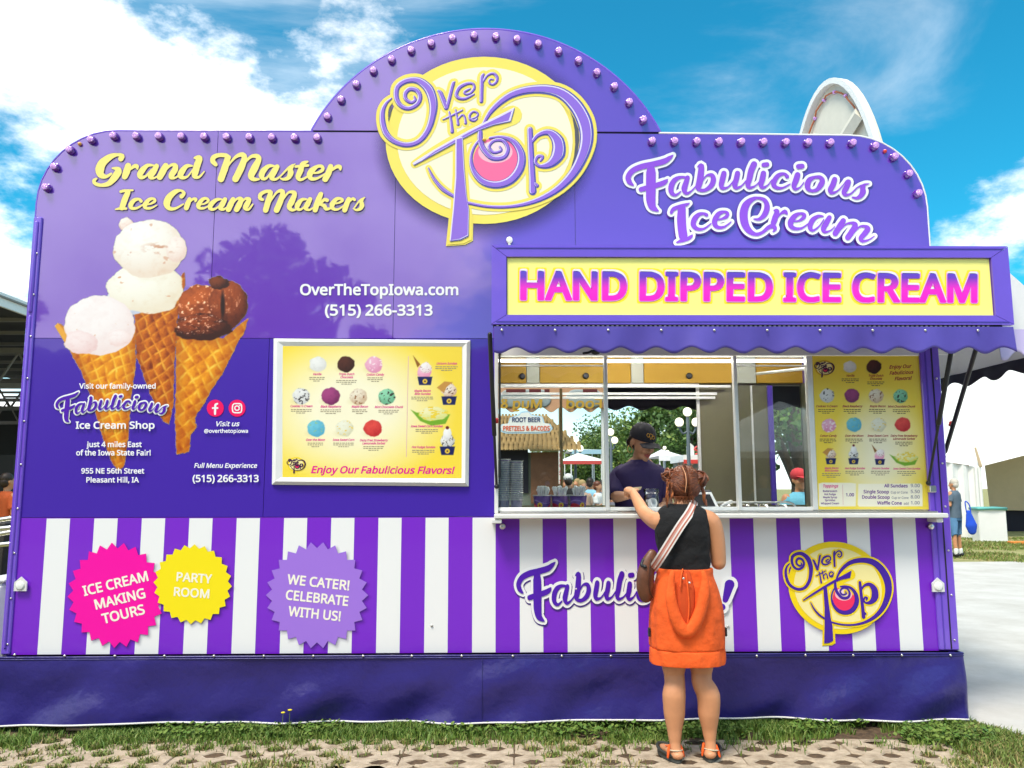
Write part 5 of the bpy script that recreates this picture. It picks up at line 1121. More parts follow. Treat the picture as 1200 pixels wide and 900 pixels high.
stroke(mb, [(x, y, 1.5) for x, y in sq], -.0046, wi, k=2); stroke(mb, [(277.8+2.6*math.cos(a*.52), 478.3+2.6*math.sin(a*.52), 1.4) for a in range(13)], -.005, wi, k=2); flatpoly(mb, ellip(281, 475.3, .8, .8, 8), -.005, wi)
mb.build('icon_mark', None, p_ll)

# saw-edged badges
def burst(cx, cy, rx, ry, n, col, lines, parent, rot=0, Y=-.0040, ph=0, tooth=.90):
    P = []
    for i in range(2*n):
        a = math.pi*i/n+ph; k = 1 if i % 2 == 0 else tooth; P.append((cx+rx*k*math.cos(a), cy+ry*k*math.sin(a)))
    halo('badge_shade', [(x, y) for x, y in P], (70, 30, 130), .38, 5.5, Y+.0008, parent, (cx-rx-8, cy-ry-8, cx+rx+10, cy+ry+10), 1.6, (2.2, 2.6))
    mb = MB(); flatpoly(mb, P, Y, col); o = mb.build('round_badge', None, parent)
    for s, x, y, h, w_ in lines: wtext(s, x, y, h, parent, Y-.0012, ink('warm_white', 255, 250, 232), 'badge_words', width=w_, rot=rot)
# first badge (pink) leans up to the right; baseline points measured at the line centres
burst(136, 697.5, 57, 62, 25, ink('hot_pink', 255, 0, 170), [], p_st, ph=.1, tooth=.885)
for s, x, y, h, w_ in (('ICE CREAM', 137, 689.5, 12, 79), ('MAKING', 141.7, 707.6, 12, 62), ('TOURS', 146, 725.3, 12, 51)): wtext(s, x, y, h, p_st, -.0052, ink('warm_white', 255, 250, 232), 'badge_words', width=w_, rot=13.5)
burst(225.8, 684.7, 46, 47, 24, ink('lemon_yellow', 255, 232, 20), [], p_st, Y=-.0064, ph=.05, tooth=.90)
for s, x, y, h, w_ in (('PARTY', 226.6, 682.5, 10.8, 42), ('ROOM', 224.2, 700, 10.8, 43.5)): wtext(s, x, y, h, p_st, -.0076, ink('warm_white', 255, 250, 232), 'badge_words', width=w_, rot=-4)
burst(371.5, 697.5, 60, 62.5, 26, ink('wisteria', 165, 120, 228), [], p_st, ph=.0, tooth=.885)
for s, x, y, h, w_ in (('WE CATER!', 373, 688.3, 11.8, 73.5), ('CELEBRATE', 371, 706.5, 11.8, 74.5), ('WITH US!', 368.5, 725.0, 11.8, 62)): wtext(s, x, y, h, p_st, -.0052, ink('warm_white', 255, 250, 232), 'badge_words', width=w_, rot=-6)

# ------------------------------------------------------------------ menu boards
def sundae(rgb, al, X, Y, cx, cy, s, kind, seed):
    """navy paper cup with ice cream; (cx,cy) centre of the cup rim, s half width in px"""
    if kind == 'cone': scoop(rgb, al, X, Y, cx-s*.1, cy-s*.7, s*.95, s*.95, (250, 190, 215), (225, 120, 160), seed, .15, .3); scoop(rgb, al, X, Y, cx+s*.1, cy-s*1.25, s*.8, s*.7, (255, 250, 248), (220, 190, 190), seed+1, .2, .3, chunks=((150, 30, 50), .68)); over(rgb, al, (150, 95, 30), soft(inpoly(X, Y, [(cx-s*1.6, cy-s*2.9), (cx-s*.6, cy-s*1.7), (cx-s*1.0, cy-s*1.3)]), .8))
    if kind == 'maple': scoop(rgb, al, X, Y, cx, cy-s*.8, s*1.0, s*.9, (252, 244, 230), (190, 130, 90), seed, .2, .3, chunks=((90, 30, 20), .66)); over(rgb, al, (205, 150, 70), soft(inpoly(X, Y, [(cx-s*1.6, cy-s*1.2), (cx-s*.6, cy-s*2.0), (cx+s*.5, cy-s*1.9), (cx-s*.3, cy-s*1.3), (cx-s*.7, cy-s*.5)]), .8))
    if kind == 'fudge': scoop(rgb, al, X, Y, cx, cy-s*.8, s*.9, s*.95, (250, 250, 245), (150, 150, 150), seed, .15, .3, chunks=((40, 20, 15), .62)); scoop(rgb, al, X, Y, cx, cy-s*1.7, s*.55, s*.8, (255, 255, 252), (200, 200, 205), seed+2, .12, .3); over(rgb, al, (110, 20, 30), soft(np.hypot(X-cx, Y-(cy-s*2.5))-s*.22, .7))
    if kind == 'corn':
        over(rgb, al, (120, 175, 40), soft(inpoly(X, Y, [(cx-s*2.2, cy-s*.9), (cx-s*1.6, cy-s*.6), (cx+s*2.0, cy-s*.4), (cx+s*1.5, cy+s*.6), (cx, cy+s*.8), (cx-s*1.2, cy+s*.3)]), 1))
        scoop(rgb, al, X, Y, cx+s*.2, cy-s*.5, s*1.6, s*.75, (250, 244, 190), (200, 210, 90), seed, .2, .3, chunks=((245, 215, 60), .55)); return
    over(rgb, al, (22, 30, 92), soft(inpoly(X, Y, [(cx-s, cy-.5), (cx+s, cy-.5), (cx+s*.78, cy+s*1.05), (cx-s*.78, cy+s*1.05)]), .8))
    over(rgb, al, (245, 205, 60), soft(np.hypot(X-cx, Y-(cy+s*.55))-s*.32, .7)); over(rgb, al, (60, 30, 60), soft(np.hypot(X-cx, Y-(cy+s*.55))-s*.12, .7))
FL = {'van': ((246, 246, 242), (205, 205, 200), None), 'cho': ((86, 42, 30), (30, 12, 8), None), 'cot': ((245, 185, 210), (215, 120, 160), ((255, 235, 240), .6)),
      'coo': ((244, 244, 240), (190, 190, 190), ((40, 36, 40), .62)), 'ras': ((170, 70, 130), (90, 20, 70), None), 'map': ((246, 236, 214), (190, 150, 110), ((150, 100, 60), .66)),
      'min': ((150, 220, 180), (80, 150, 110), ((50, 30, 30), .64)), 'moo': ((120, 205, 225), (60, 150, 190), ((160, 200, 120), .68)), 'cor': ((246, 246, 225), (205, 200, 160), ((240, 210, 90), .68)), 'str': ((235, 80, 70), (170, 20, 30), None)}
def board_paint(items, cups, quad, glow):
    def fn(X, Y):
        rgb = np.zeros(X.shape+(3,)); al = np.ones(X.shape)
        k = np.clip(glow(X, Y)+(fbm(X*.02, Y*.02, 5, 3)-.5)*.15, 0, 1)[..., None]
        rgb[:] = np.array((255, 226, 70.))*(1-k)+np.array((255, 249, 215.))*k
        for i, (x, y, f, r) in enumerate(items):
            c, d, ch = FL[f]; s = np.clip(1-np.hypot((X-x+r*.3)/r/1.15, (Y-y-r*.55)/r/.55), 0, 1)*.35; over(rgb, al, (200, 180, 110), s)
            scoop(rgb, al, X, Y, x, y, r, r*.92, c, d, 100+i*7, .12, .34, chunks=ch, freq=2.4)
        for i, (x, y, s, kd) in enumerate(cups): sundae(rgb, al, X, Y, x, y, s, kd, 300+i*9)
        return rgb, al
    return fn
def words_bar(mb, cx, y, w, rows, Y, mat, h=.9, dy=2.1, seed=1):
    """lines of print too small to read: rows of short word-long dashes"""
    r_ = random.Random(seed)
    for k in range(rows):
        ww = w*(1 if k < rows-1 else .5); x = cx-ww/2
        while x < cx+ww/2-1:
            l = min(r_.uniform(1.6, 4.2), cx+ww/2-x); flatpoly(mb, [(x, y+k*dy), (x+l, y+k*dy), (x+l, y+k*dy+h), (x, y+k*dy+h)], Y, mat); x += l+.7
# left board
fr = [(319.5, 396), (551, 398), (549, 570), (317.5, 568)]; fi = [(332, 405), (542, 406.5), (540.5, 560.5), (330, 559)]
mbY = -.035
mb = MB(); q = [px(*p, mbY) for p in fr]
mb.prism([(q[0].x+.01, q[0].z-.01), (q[1].x-.01, q[1].z-.01), (q[2].x-.01, q[2].z+.01), (q[3].x+.01, q[3].z+.01)], 'y', -.022, -.0015, m_white)
board = tp(mb, 'menu_board', label='yellow flavour menu in a white snap frame')
mb = MB(); o_ = [px(*p, mbY) for p in fr]; i_ = [px(*p, -.024) for p in fi]
for a in range(4):
    b = (a+1) % 4; c1, c2 = o_[a].lerp(i_[a], .45), o_[b].lerp(i_[b], .45)
    V = [(o_[a].x, -.012, o_[a].z), (o_[b].x, -.012, o_[b].z), (c2.x, mbY, c2.z), (c1.x, mbY, c1.z), (i_[b].x, -.0225, i_[b].z), (i_[a].x, -.0225, i_[a].z), (o_[a].x, -.0015, o_[a].z), (o_[b].x, -.0015, o_[b].z)]
    m_ = MB(); m_.add(V, [(0, 3, 2, 1), (3, 5, 4, 2), (6, 0, 1, 7)], m_white); m_.build('frame_rail', None, board)
C7 = lambda x, y: (300+x/4., 380+y/4.)
it = [(*C7(290, 188), 'van', 9.6), (*C7(422, 188), 'cho', 10), (*C7(552, 190), 'cot', 10.2), (*C7(212, 338), 'coo', 10.4), (*C7(350, 338), 'ras', 11), (*C7(480, 340), 'map', 10.4), (*C7(613, 340), 'min', 10), (*C7(282, 488), 'moo', 10.6), (*C7(414, 488), 'cor', 10.2), (*C7(548, 488), 'str', 10.6)]
cu = [(*C7(792, 248), 8.8, 'cone'), (*C7(905, 340), 9, 'maple'), (*C7(822, 440), 11, 'corn'), (*C7(897, 575), 9, 'fudge')]
paint('menu_print', 331, 405.5, 541.5, 560.5, .62, board_paint(it, cu, None, lambda X, Y: 1.12-np.hypot((X-412)/118, (Y-480)/86)**2.2), -.0235, board, )
BY = -.0243; mag = ink('magenta', 240, 10, 150); grey = ink('soft_grey', 165, 150, 120); navy = ink('rust', 120, 60, 60)
mb = MB()
def item(mb, s, x, y, h=3.0, w=None, rows=3, bw=19, Y=BY, ls=3.6, barm=grey, tm=mag, seed=1):
    for k, l in enumerate(s.split('|')): text(mb, l, x, y+k*ls+h, h, tm, Y, xs=.92, shear=.25)
    words_bar(mb, x, y+len(s.split('|'))*ls+1.2, bw, rows, Y, barm, seed=seed)
for k, (s, x, y) in enumerate((('Vanilla', 286, 228), ('Triple Dutch|Chocolate', 424, 228), ('Cotton Candy', 558, 230), ("Cookies 'n Cream", 212, 378), ('Black Raspberry', 350, 380), ('Maple Bacon', 486, 380), ('Mint Chocolate Chunk', 622, 382), ('Over the Moon', 278, 536), ('Iowa Sweet Corn', 410, 536), ('Dairy Free Strawberry|Lemonade Sorbet', 551, 538))):
    X_, Y_ = C7(x, y); item(mb, s, X_, Y_, 2.7, bw=24 if len(s) > 14 else 18, seed=k)
for k, (s, x, y) in enumerate((('Unicorn Sundae', 893, 178), ('Maple Bacon|Bliss Sundae', 780, 306), ('Iowa Sweet Corn Sundae', 800, 472), ('Hot Fudge Sundae', 784, 570))):
    X_, Y_ = C7(x, y); item(mb, s, X_, Y_, 2.7, bw=26, seed=k+20)
flatpoly(mb, [C7(713, 150), C7(716, 150), C7(706, 622), C7(703, 622)], BY, ink('pale_pink', 240, 190, 190))
mb.build('menu_words', None, board)['kind'] = 'stuff'
mb = MB(); text(mb, 'Enjoy Our Fabulicious Flavors!', 447.5, 555, 8.6, mag, BY, shear=.28, width=168, rot=-.3); mb.build('menu_headline', None, board)
def mini_logo(parent, x, y, s, Y, simple_pal):
    """tiny copy of the emblem: x,y centre px, s width px"""
    k = s/ (936/3.675); f = lambda A: (LMAP(A)-np.array([430+505/3.675, 55+430/3.675]))*k+np.array([x, y])
    ye, pu_ = simple_pal; mb = MB(); flatpoly(mb, ellip(505, 402, 425, 360, 28), Y, ye, f); flatpoly(mb, ellip(508, 405, 360, 300, 28), Y-.0004, ink('straw', 255, 240, 165), f)
    flatpoly(mb, ellip(558, 488, 100, 98, 16), Y-.0008, ink('crimson_pink', 250, 50, 100), f)
    for i, q in enumerate(LOGO): stroke(mb, q, Y-.0012-i*.00004, pu_, mp=f, k=2, grow=8, cap=False)
    flatpoly(mb, TSTEM, Y-.0025, pu_, f); mb.build('menu_emblem', None, parent)
mini_logo(board, 347, 545, 22.5, BY, (ink('sun_yellow', 255, 222, 20), ink('aubergine', 70, 25, 70)))
# right board beside the window
rY = .0
mb = MB(); rx0, rx1 = mull[3]+.017, px(1078, 500, rY).x; rz0, rz1 = px(1000, 596.5, rY).z, FZ1-.01
mb.box(rx0, rx1, rY+.003, rY+.02, rz0, rz1, m_white); rb = tp(mb, 'price_board', label='tall yellow flavour and price board right of the serving window')
C5 = lambda x, y: (930+x/6., 390+y/6.)
def C6(x, y): return (930+x/6., 500+y/6.)
it = [(*C5(395, 240), 'van', 7.4), (*C5(565, 240), 'cho', 8.6), (*C5(235, 442), 'coo', 8.6), (*C5(410, 442), 'ras', 8.8), (*C5(580, 445), 'map', 8.8), (*C5(752, 445), 'min', 8.6), (*C5(248, 652), 'cot', 8.6), (*C5(425, 645), 'moo', 9), (*C5(597, 648), 'cor', 8.8), (*C5(768, 645), 'str', 9)]
cu = [(*C6(262, 225), 6.2, 'maple'), (*C6(422, 225), 6.2, 'fudge'), (*C6(607, 230), 6.0, 'cone'), (*C6(780, 238), 8, 'corn')]
x_tl = px(0, 0).x
def rglow(X, Y): return 1.05-np.hypot((X-1030)/60, (Y-530)/75)**2
def to_rect(X, Y):
    """keep the print inside the upright board: its left and right edges lean with the view"""
    P0 = np.array([_p for _p in (0,)])
    return X, Y
# build the sheet in true board coordinates: px lines that follow the board edges
def board_fn():
    base = board_paint(it, cu, None, rglow)
    def fn(X, Y):
        rgb, al = base(X, Y)
        d = np.minimum(inpoly(X, Y, [C6(205, 393), C6(405, 395), C6(438, 400), C6(438, 560), C6(190, 563), C6(178, 555), C6(176, 400)]), inpoly(X, Y, [C6(455, 402), C6(890, 400), C6(905, 412), C6(908, 560), C6(460, 562), C6(450, 550)]))
        over(rgb, al, (255, 250, 225), soft(d, 1))
        al2 = soft(inpoly(X, Y, [(951.5, 408), (1078.5, 408), (1089, 597), (959, 597)]), .9); return rgb, al2
    return fn
paint('price_print', 948, 408, 1092, 598, .55, board_fn(), rY+.0015, rb)
BY2 = rY+.0008; mb = MB(); dkr = ink('wine', 175, 20, 60); dkg = ink('dim_grey', 120, 95, 60)
for k, (s, x, y) in enumerate((('Vanilla', 398, 293), ('Triple Dutch|Chocolate', 578, 293), ("Cookies 'n Cream", 232, 508), ('Black Raspberry', 412, 508), ('Maple Bacon', 590, 508), ('Mint Chocolate Chunk', 758, 510), ('Cotton Candy', 243, 716), ('Over the Moon', 425, 716), ('Iowa Sweet Corn', 592, 716), ('Dairy Free Strawberry|Lemonade Sorbet', 775, 716))):
    X_, Y_ = C5(x, y); item(mb, s, X_, Y_, 2.6, bw=20, Y=BY2, tm=dkr, barm=dkg, seed=k+40, rows=3)
for k, (s, x, y) in enumerate((('Maple Bacon|Bliss Sundae', 266, 284), ('Hot Fudge Sundae', 430, 286), ('Unicorn Sundae', 610, 286), ('Iowa Sweet Corn Sundae', 795, 288))):
    X_, Y_ = C6(x, y); item(mb, s, X_, Y_, 2.3, bw=22, Y=BY2, tm=ink('magenta', 240, 10, 150), barm=grey, seed=k+60, ls=3.0)
mb.build('menu_words', None, rb)['kind'] = 'stuff'
mb = MB()
for s, x, y, w_ in (('Enjoy Our', 748, 250, 26), ('Fabulicious', 756, 292, 28), ('Flavors!', 768, 333, 20)): X_, Y_ = C5(x, y); text(mb, s, X_, Y_, 4.2, dkr, BY2, shear=.28, width=w_, rot=3)
mb.build('menu_headline', None, rb)
mb = MB(); vi = ink('violet_text', 110, 40, 150); gy = ink('grey_text', 165, 160, 165)
for a, b, c, y in (('All Sundaes', '', '9.00', 428), ('Single Scoop', 'Cup or Cone', '5.50', 470), ('Double Scoop', 'Cup or Cone', '8.00', 508), ('Waffle Cone', 'add', '1.00', 549)):
    xe = {'All Sundaes': 803, 'Single Scoop': 671, 'Double Scoop': 677, 'Waffle Cone': 762}[a]
    X_, Y_ = C6(xe, y); text(mb, a, X_, Y_, 4.0, vi, BY2, align='r', width={'All Sundaes': 27.5, 'Single Scoop': 30, 'Double Scoop': 33, 'Waffle Cone': 29}[a], rot=-.4)
    if b: X_, Y_ = C6(xe+12, y); text(mb, b, X_, Y_, 3.0, gy, BY2, align='l', width=20 if b != 'add' else 6, rot=-.4)
    X_, Y_ = C6(888, y-2); text(mb, c, X_, Y_, 4.0, gy, BY2, align='r', width=11, rot=-.4)
X_, Y_ = C6(258, 428); text(mb, 'Toppings', X_, Y_, 3.6, mag, BY2, shear=.2, width=18)
X_, Y_ = C6(396, 490); text(mb, '1.00', X_, Y_, 3.8, vi, BY2, width=10)
for s, y in (('Butterscotch', 460), ('Hot Fudge', 482), ('Maple Syrup', 503), ('Sprinkles', 524), ('Whipped Cream', 546)): X_, Y_ = C6(256, y); text(mb, s, X_, Y_, 2.3, vi, BY2, xs=.95)
flatpoly(mb, [C6(343, 408), C6(346, 408), C6(350, 550), C6(347, 550)], BY2, ink('pale_pink', 240, 190, 190))
mb.build('price_words', None, rb)['kind'] = 'stuff'
mini_logo(rb, 966, 432, 24, BY2, (ink('mustard', 225, 180, 30), ink('aubergine', 70, 25, 70)))
# ------------------------------------------------------------------ people
m_skin = pmat('warm_skin', (.60, .27, .13), rough=.5, noise=(9, .07), bump=(180, .08, .001))
m_skin2 = pmat('tan_skin', (.50, .26, .15), rough=.5, noise=(9, .07))
m_hair_r = pmat('auburn_hair', (.13, .035, .012), rough=.45, noise=(14, .35))
m_hair_m = pmat('russet_hair', (.24, .065, .018), rough=.4, noise=(20, .3))
m_hair_o = pmat('copper_hair', (.42, .12, .025), rough=.45, noise=(20, .25))
m_hair_d = pmat('dark_brown_hair', (.03, .016, .01), rough=.5, noise=(20, .3))
m_tank = pmat('black_knit', (.006, .006, .007), rough=.95, bump=(13, .7, .03))
m_orng = pmat('orange_fleece', (.80, .105, .010), rough=.85, noise=(7, .14), bump=(15, .6, .02))
m_orng2 = pmat('deep_orange_lining', (.55, .06, .006), rough=.9, bump=(38, .3, .006))
m_leather = pmat('brown_leather', (.13, .045, .02), rough=.42, noise=(16, .3), bump=(30, .3, .004))
m_sole = pmat('dark_rubber_sole', (.035, .037, .03), rough=.7)
m_eye = pmat('eye_white', (.7, .7, .68), rough=.2); m_iris = pmat('eye_dark', (.02, .012, .008), rough=.1)
m_lip = pmat('lip_pink', (.42, .10, .08), rough=.4)

def head_mb(mb, c, M, s=1.0):
    T = lambda p: Vector(c)+M @ (Vector(p)*s); S = lambda *r: tuple(q*s for q in r)
    mb.ell(T((0, .012, .045)), S(.077, .096, .088), rot=M); mb.ell(T((0, -.022, -.02)), S(.064, .072, .085), rot=M)
    mb.ell(T((0, -.035, -.068)), S(.050, .052, .045), rot=M); mb.ell(T((0, -.072, -.095)), S(.022, .020, .020), rot=M)
    mb.tube([T((0, -.090, .022)), T((0, -.102, -.005)), T((0, -.112, -.022))], [.008*s, .010*s, .013*s], 8)
    for e in (-1, 1):
        mb.ell(T((e*.034, -.068, -.025)), S(.024, .022, .026), rot=M); mb.ell(T((e*.079, .012, -.002)), S(.011, .021, .031), rot=M)
        mb.ell(T((e*.030, -.080, .030)), S(.022, .012, .008), rot=M); mb.ell(T((e*.011, -.102, -.024)), S(.010, .010, .008), rot=M)
def face_parts(root, c, M, s=1.0, lids=True, lip=m_lip):
    T = lambda p: Vector(c)+M @ (Vector(p)*s)
    for e in (-1, 1):
        mb = MB(); mb.ell(T((e*.030, -.082, .008)), (.0125*s,)*3, m_eye, 10, 7); mb.ell(T((e*.030, -.091, .007)), (.006*s, .005*s, .006*s), m_iris, 8, 6); o = mb.build('eye', None, root, True); fix(o, root)
        mb = MB(); mb.tube([T((e*.014, -.098, .030)), T((e*.030, -.098, .035)), T((e*.046, -.086, .030))], [.003*s, .004*s, .002*s], 6, m_hair_d); fix(mb.build('eyebrow', None, root, True), root)
    mb = MB(); mb.tube([T((-.024, -.088, -.056)), T((-.008, -.101, -.051)), T((0, -.101, -.0525)), T((.008, -.101, -.051)), T((.024, -.088, -.056))], [.003*s, .006*s, .005*s, .006*s, .003*s], 8, lip)
    mb.tube([T((-.020, -.090, -.059)), T((0, -.100, -.065)), T((.020, -.090, -.059))], [.003*s, .0075*s, .003*s], 8, lip); fix(mb.build('mouth', None, root, True), root)
def hand_mb(mb, w, d, nrm, side, curl=.6, s=1.0):
    """w wrist, d pointing direction, nrm back-of-hand normal, side=+1/-1 puts the thumb on that side"""
    d = Vector(d).normalized(); nrm = Vector(nrm); nrm = (nrm-d*nrm.dot(d)).normalized(); t = d.cross(nrm)*side; w = Vector(w)
    mb.tube([w-d*.01*s, w+d*.03*s, w+d*.075*s], [.026*s, .032*s, .036*s], 10, sq=(1.0, .5), up=nrm)
    L = [.066, .074, .070, .056]
    for k in range(4):
        b = w+d*.078*s+t*(.027-.018*k)*s; a = curl*(1+.12*k); p = [b]; dd = d.copy(); ax = t*side
        seg = [L[k]*.45, L[k]*.32, L[k]*.23]
        for q in seg:
            dd = (dd*math.cos(a)-nrm*math.sin(a)).normalized(); p.append(p[-1]+dd*q*s)
        mb.tube(p, [.0098*s, .0092*s, .0082*s, .007*s], 8)
    b = w+d*.022*s+t*.026*s; td = (d*.6+t*.75-nrm*.25).normalized(); td2 = (d*.85+t*.1-nrm*.5).normalized()
    mb.tube([b, b+td*.035*s, b+td*.035*s+td2*.032*s, b+td*.035*s+td2*.055*s], [.014*s, .012*s, .010*s, .008*s], 8)
def fix(o, root):
    o.matrix_parent_inverse = Matrix.Translation(-Vector(root.location)); return o
def attach(me, name, root): o = link(name, me, root); return fix(o, root)
def loft(mb, rings, n=40, mat=None, fold=None, cap0=False, cap1=False):
    """rings: (cx,cy,z,rx,ry[,p]) ; fold(th,t)->radial factor offset"""
    V = []; F = []; m_ = len(rings)
    for j, r_ in enumerate(rings):
        for k in range(n):
            th = 2*math.pi*k/n; c, s = math.cos(th), math.sin(th); p = r_[5] if len(r_) > 5 else 2.0
            q = (abs(c)**p+abs(s)**p)**(-1/p); f = 1+(fold(th, j/(m_-1)) if fold else 0)
            V.append((r_[0]+r_[3]*c*q*f, r_[1]+r_[4]*s*q*f, r_[2]+(r_[6](th) if len(r_) > 6 else 0)))
    for j in range(m_-1):
        for k in range(n): k2 = (k+1) % n; F.append((j*n+k, j*n+k2, (j+1)*n+k2, (j+1)*n+k))
    if cap0: F.append(tuple(range(n))[::-1])
    if cap1: F.append(tuple((m_-1)*n+k for k in range(n)))
    mb.add(V, F, mat)
def dense(rings, k=4):
    """smooth interpolation of ring parameters"""
    A = np.array([r[:6] if len(r) > 5 else list(r)+[2.2] for r in rings], float); out = []; n = len(A)
    for i in range(n-1):
        a, b, c, d = A[max(i-1, 0)], A[i], A[i+1], A[min(i+2, n-1)]
        for j in range(k):
            t = j/k; out.append(tuple(.5*((2*b)+(c-a)*t+(2*a-5*b+4*c-d)*t*t+(3*b-a-3*c+d)*t**3)))
    out.append(tuple(A[-1])); return out
I3 = Matrix.Identity(3)

def customer():
    Yb = -.66; Q = lambda x, y, Y=Yb: px(x, y, Y)
    base = ground(811, 884)
    root = empty('person', (base.x, Yb, 0), 0, 'woman in a black sleeveless top and orange hooded skirt reaching up to the counter', 'person')
    mb = MB()
    lk, rk = Q(790, 790), Q(822, 789)
    for kn, ca, an, hp, sx in ((lk, Q(789, 818), Q(791, 868, -.69), Q(790, 735), -1), (rk, Q(829, 818), Q(832, 866, -.68), Q(819, 735), 1)):
        mb.tube([hp, kn+Vector((0, .0, .06)), kn, kn+Vector((0, -.012, -.05)), ca+Vector((0, -.022, .02)), ca+Vector((0, -.018, -.08)), ca.lerp(an, .75), an], [.09, .070, .058, .058, .066, .060, .042, .033], 16)
        foot_d = Vector((sx*.25+.05, 1, 0)).normalized(); h = Vector((an.x, an.y, .040))
        mb.tube([an, h+Vector((0, -.012, .0))], [.031, .032], 10)
        mb.tube([h-foot_d*.035, h+foot_d*.05, h+foot_d*.13+Vector((0, 0, -.012)), h+foot_d*.19+Vector((0, 0, -.018))], [.030, .034, .030, .018], 12, sq=(1.15, .8), up=(0, 0, 1))
    # torso, neck
    c = Q(801, 690)
    mb.tube([Q(803, 725), Q(802, 690), Q(801, 655), Q(800, 620), Q(800, 604)], [.135, .14, .125, .135, .09], 18, sq=(1.0, .72), up=(0, 1, 0))
    hc = Q(801, 573, Yb+.035)
    mb.tube([Q(801, 605), Q(801, 590, Yb+.01), hc+Vector((0, 0, -.04))], [.062, .052, .052], 14)
    MH = Matrix.Rotation(R(176), 3, 'Z') @ Matrix.Rotation(R(12), 3, 'X'); head_mb(mb, hc, MH, .95)
    # left arm stretched towards the window
    sh = Q(773, 611); el_ = px(754, 600, -.40); wr = px(742, 577, -.19); 
    mb.tube([Q(786, 606), sh, sh.lerp(el_, .5)+Vector((0, 0, -.012)), el_], [.052, .056, .047, .040], 14)
    mb.tube([el_, el_.lerp(wr, .35), wr], [.040, .038, .0245], 14)
    hd_ = px(737, 567, -.13)-wr
    hand_mb(mb, wr, (-.25, .9, .25), (-.3, .1, 1), 1, .75, .95)
    # right arm hanging, bent forward at the elbow
    sr = Q(833, 612); er = px(842, 659, -.64); wrr = px(836, 648, -.42)
    mb.tube([Q(820, 606), sr, sr.lerp(er, .45)+Vector((.012, 0, 0)), er], [.052, .057, .050, .043], 14)
    mb.tube([er, er.lerp(wrr, .4), wrr], [.044, .038, .026], 12); hand_mb(mb, wrr, (-.3, 1, .1), (0, 0, 1), -1, .8, .95)
    attach(remesh(mb, .0065, m_skin, 'body', 5, .5), 'body', root)
    # tank top
    z = lambda y: Q(801, y).z; X = lambda x: Q(x, 640).x
    fold = lambda th, t: .02*math.sin(th*7+t*5)*math.sin(t*3.1)+.040*math.sin(t*40+2.2*math.sin(th*2+.6))*max(0, .62-t)*1.5+.02*math.sin(th*3+t*11)*(t < .9)*t
    mb = MB(); loft(mb, dense([(X(801), Yb, z(678), .150, .112, 2.3), (X(801), Yb, z(662), .148, .110, 2.3), (X(801), Yb, z(645), .148, .112, 2.3), (X(800), Yb, z(625), .158, .120, 2.3), (X(800), Yb, z(608), .152, .115, 2.4), (X(800), Yb+.005, z(599), .138, .095, 2.5), (X(800), Yb+.012, z(594), .112, .078, 2.3), (X(801), Yb+.015, z(590.5), .078, .066, 2.1)], 5), 56, m_tank, fold)
    attach(mb.mesh('top', None, True), 'tank_top', root)
    # hooded garment worn round the hips
    def f2(th, t):
        back = max(0, math.sin(th+math.pi))
        return .02*math.sin(th*5+1)*(t) + .016*math.sin(th*13+t*6)*(1-abs(t-.35)) + .012*math.sin(th*4+t*9) + .012*math.sin(th*21)*(1-t)**3 + .006*math.sin(th*9+t*17)
    xs = X(802)
    mb = MB(); loft(mb, dense([(xs, Yb, z(776), .2045, .155, 2.3), (xs, Yb, z(775.5), .210, .158, 2.3), (xs, Yb, z(770), .212, .16, 2.3), (xs, Yb, z(760), .209, .158, 2.3), (xs, Yb, z(758.2), .203, .153, 2.3), (xs, Yb, z(755), .210, .160, 2.3), (xs, Yb, z(735), .211, .162, 2.2), (xs, Yb, z(712), .206, .158, 2.2), (xs-.002, Yb, z(690), .186, .145, 2.2), (xs-.003, Yb, z(675), .162, .132, 2.2), (xs-.004, Yb, z(669), .160, .130, 2.2), (xs-.004, Yb, z(665.5), .156, .126, 2.2), (xs-.004, Yb, z(666), .140, .112, 2.2)], 5), 90, m_orng, f2)
    sk = attach(mb.mesh('skirt', None, True), 'orange_skirt', root)
    yb = lambda t: Yb-.150-.02*t
    hoodp = [(788, 671, .25), (786, 684, .5), (786, 700, .9), (789, 715, 1), (794, 729, 1.1), (800, 738, 1.15), (804, 740, 1.15), (809, 738, 1.15), (816, 728, 1.1), (822, 712, 1), (825, 696, .8), (826, 682, .45), (824, 671, .2)]
    mb = MB(); mb.tube([px(a, b, yb(t)) for a, b, t in hoodp], [.010, .018, .024, .026, .028, .029, .029, .029, .028, .027, .026, .018, .010], 12, m_orng, sq=(1.25, .8), up=(0, 1, 0)); fix(mb.build('hood', None, root, True), root)
    mb = MB(); P_ = [px(a, b, Yb-.152) for a, b in ((799, 680), (796, 695), (797, 712), (801, 727), (805, 731), (809, 726), (814, 710), (815, 694), (811, 680))]
    mb.tube([px(805, 672, Yb-.135), px(804, 690, Yb-.150), px(804, 710, Yb-.156), px(805, 730, Yb-.158)], [.02, .048, .050, .025], 14, m_orng2, sq=(1, .28), up=(0, 1, 0)); fix(mb.build('hood_lining', None, root, True), root)
    mb = MB(); mb.tube([px(804, 673, Yb-.165), px(806, 690, Yb-.176), px(807.5, 710, Yb-.180), px(806, 731, Yb-.178)], .0045, 6, m_orng); mb.tube([px(800, 667, Yb-.13), px(798, 676, Yb-.17), px(797, 688, Yb-.178)], .004, 6, m_orng)
    for a, b in ((801, 678), (808, 683)): mb.ell(px(a, b, Yb-.178), (.007, .004, .007), m_rivet, 8, 6)
    fix(mb.build('drawstring', None, root, True), root)
    for a in (-1, 1): mb = MB(); mb.box(xs+a*.217-.006, xs+a*.217+.006, Yb-.03, Yb-.0, z(745), z(735), m_black, .002); fix(mb.build('side_toggle', None, root), root)
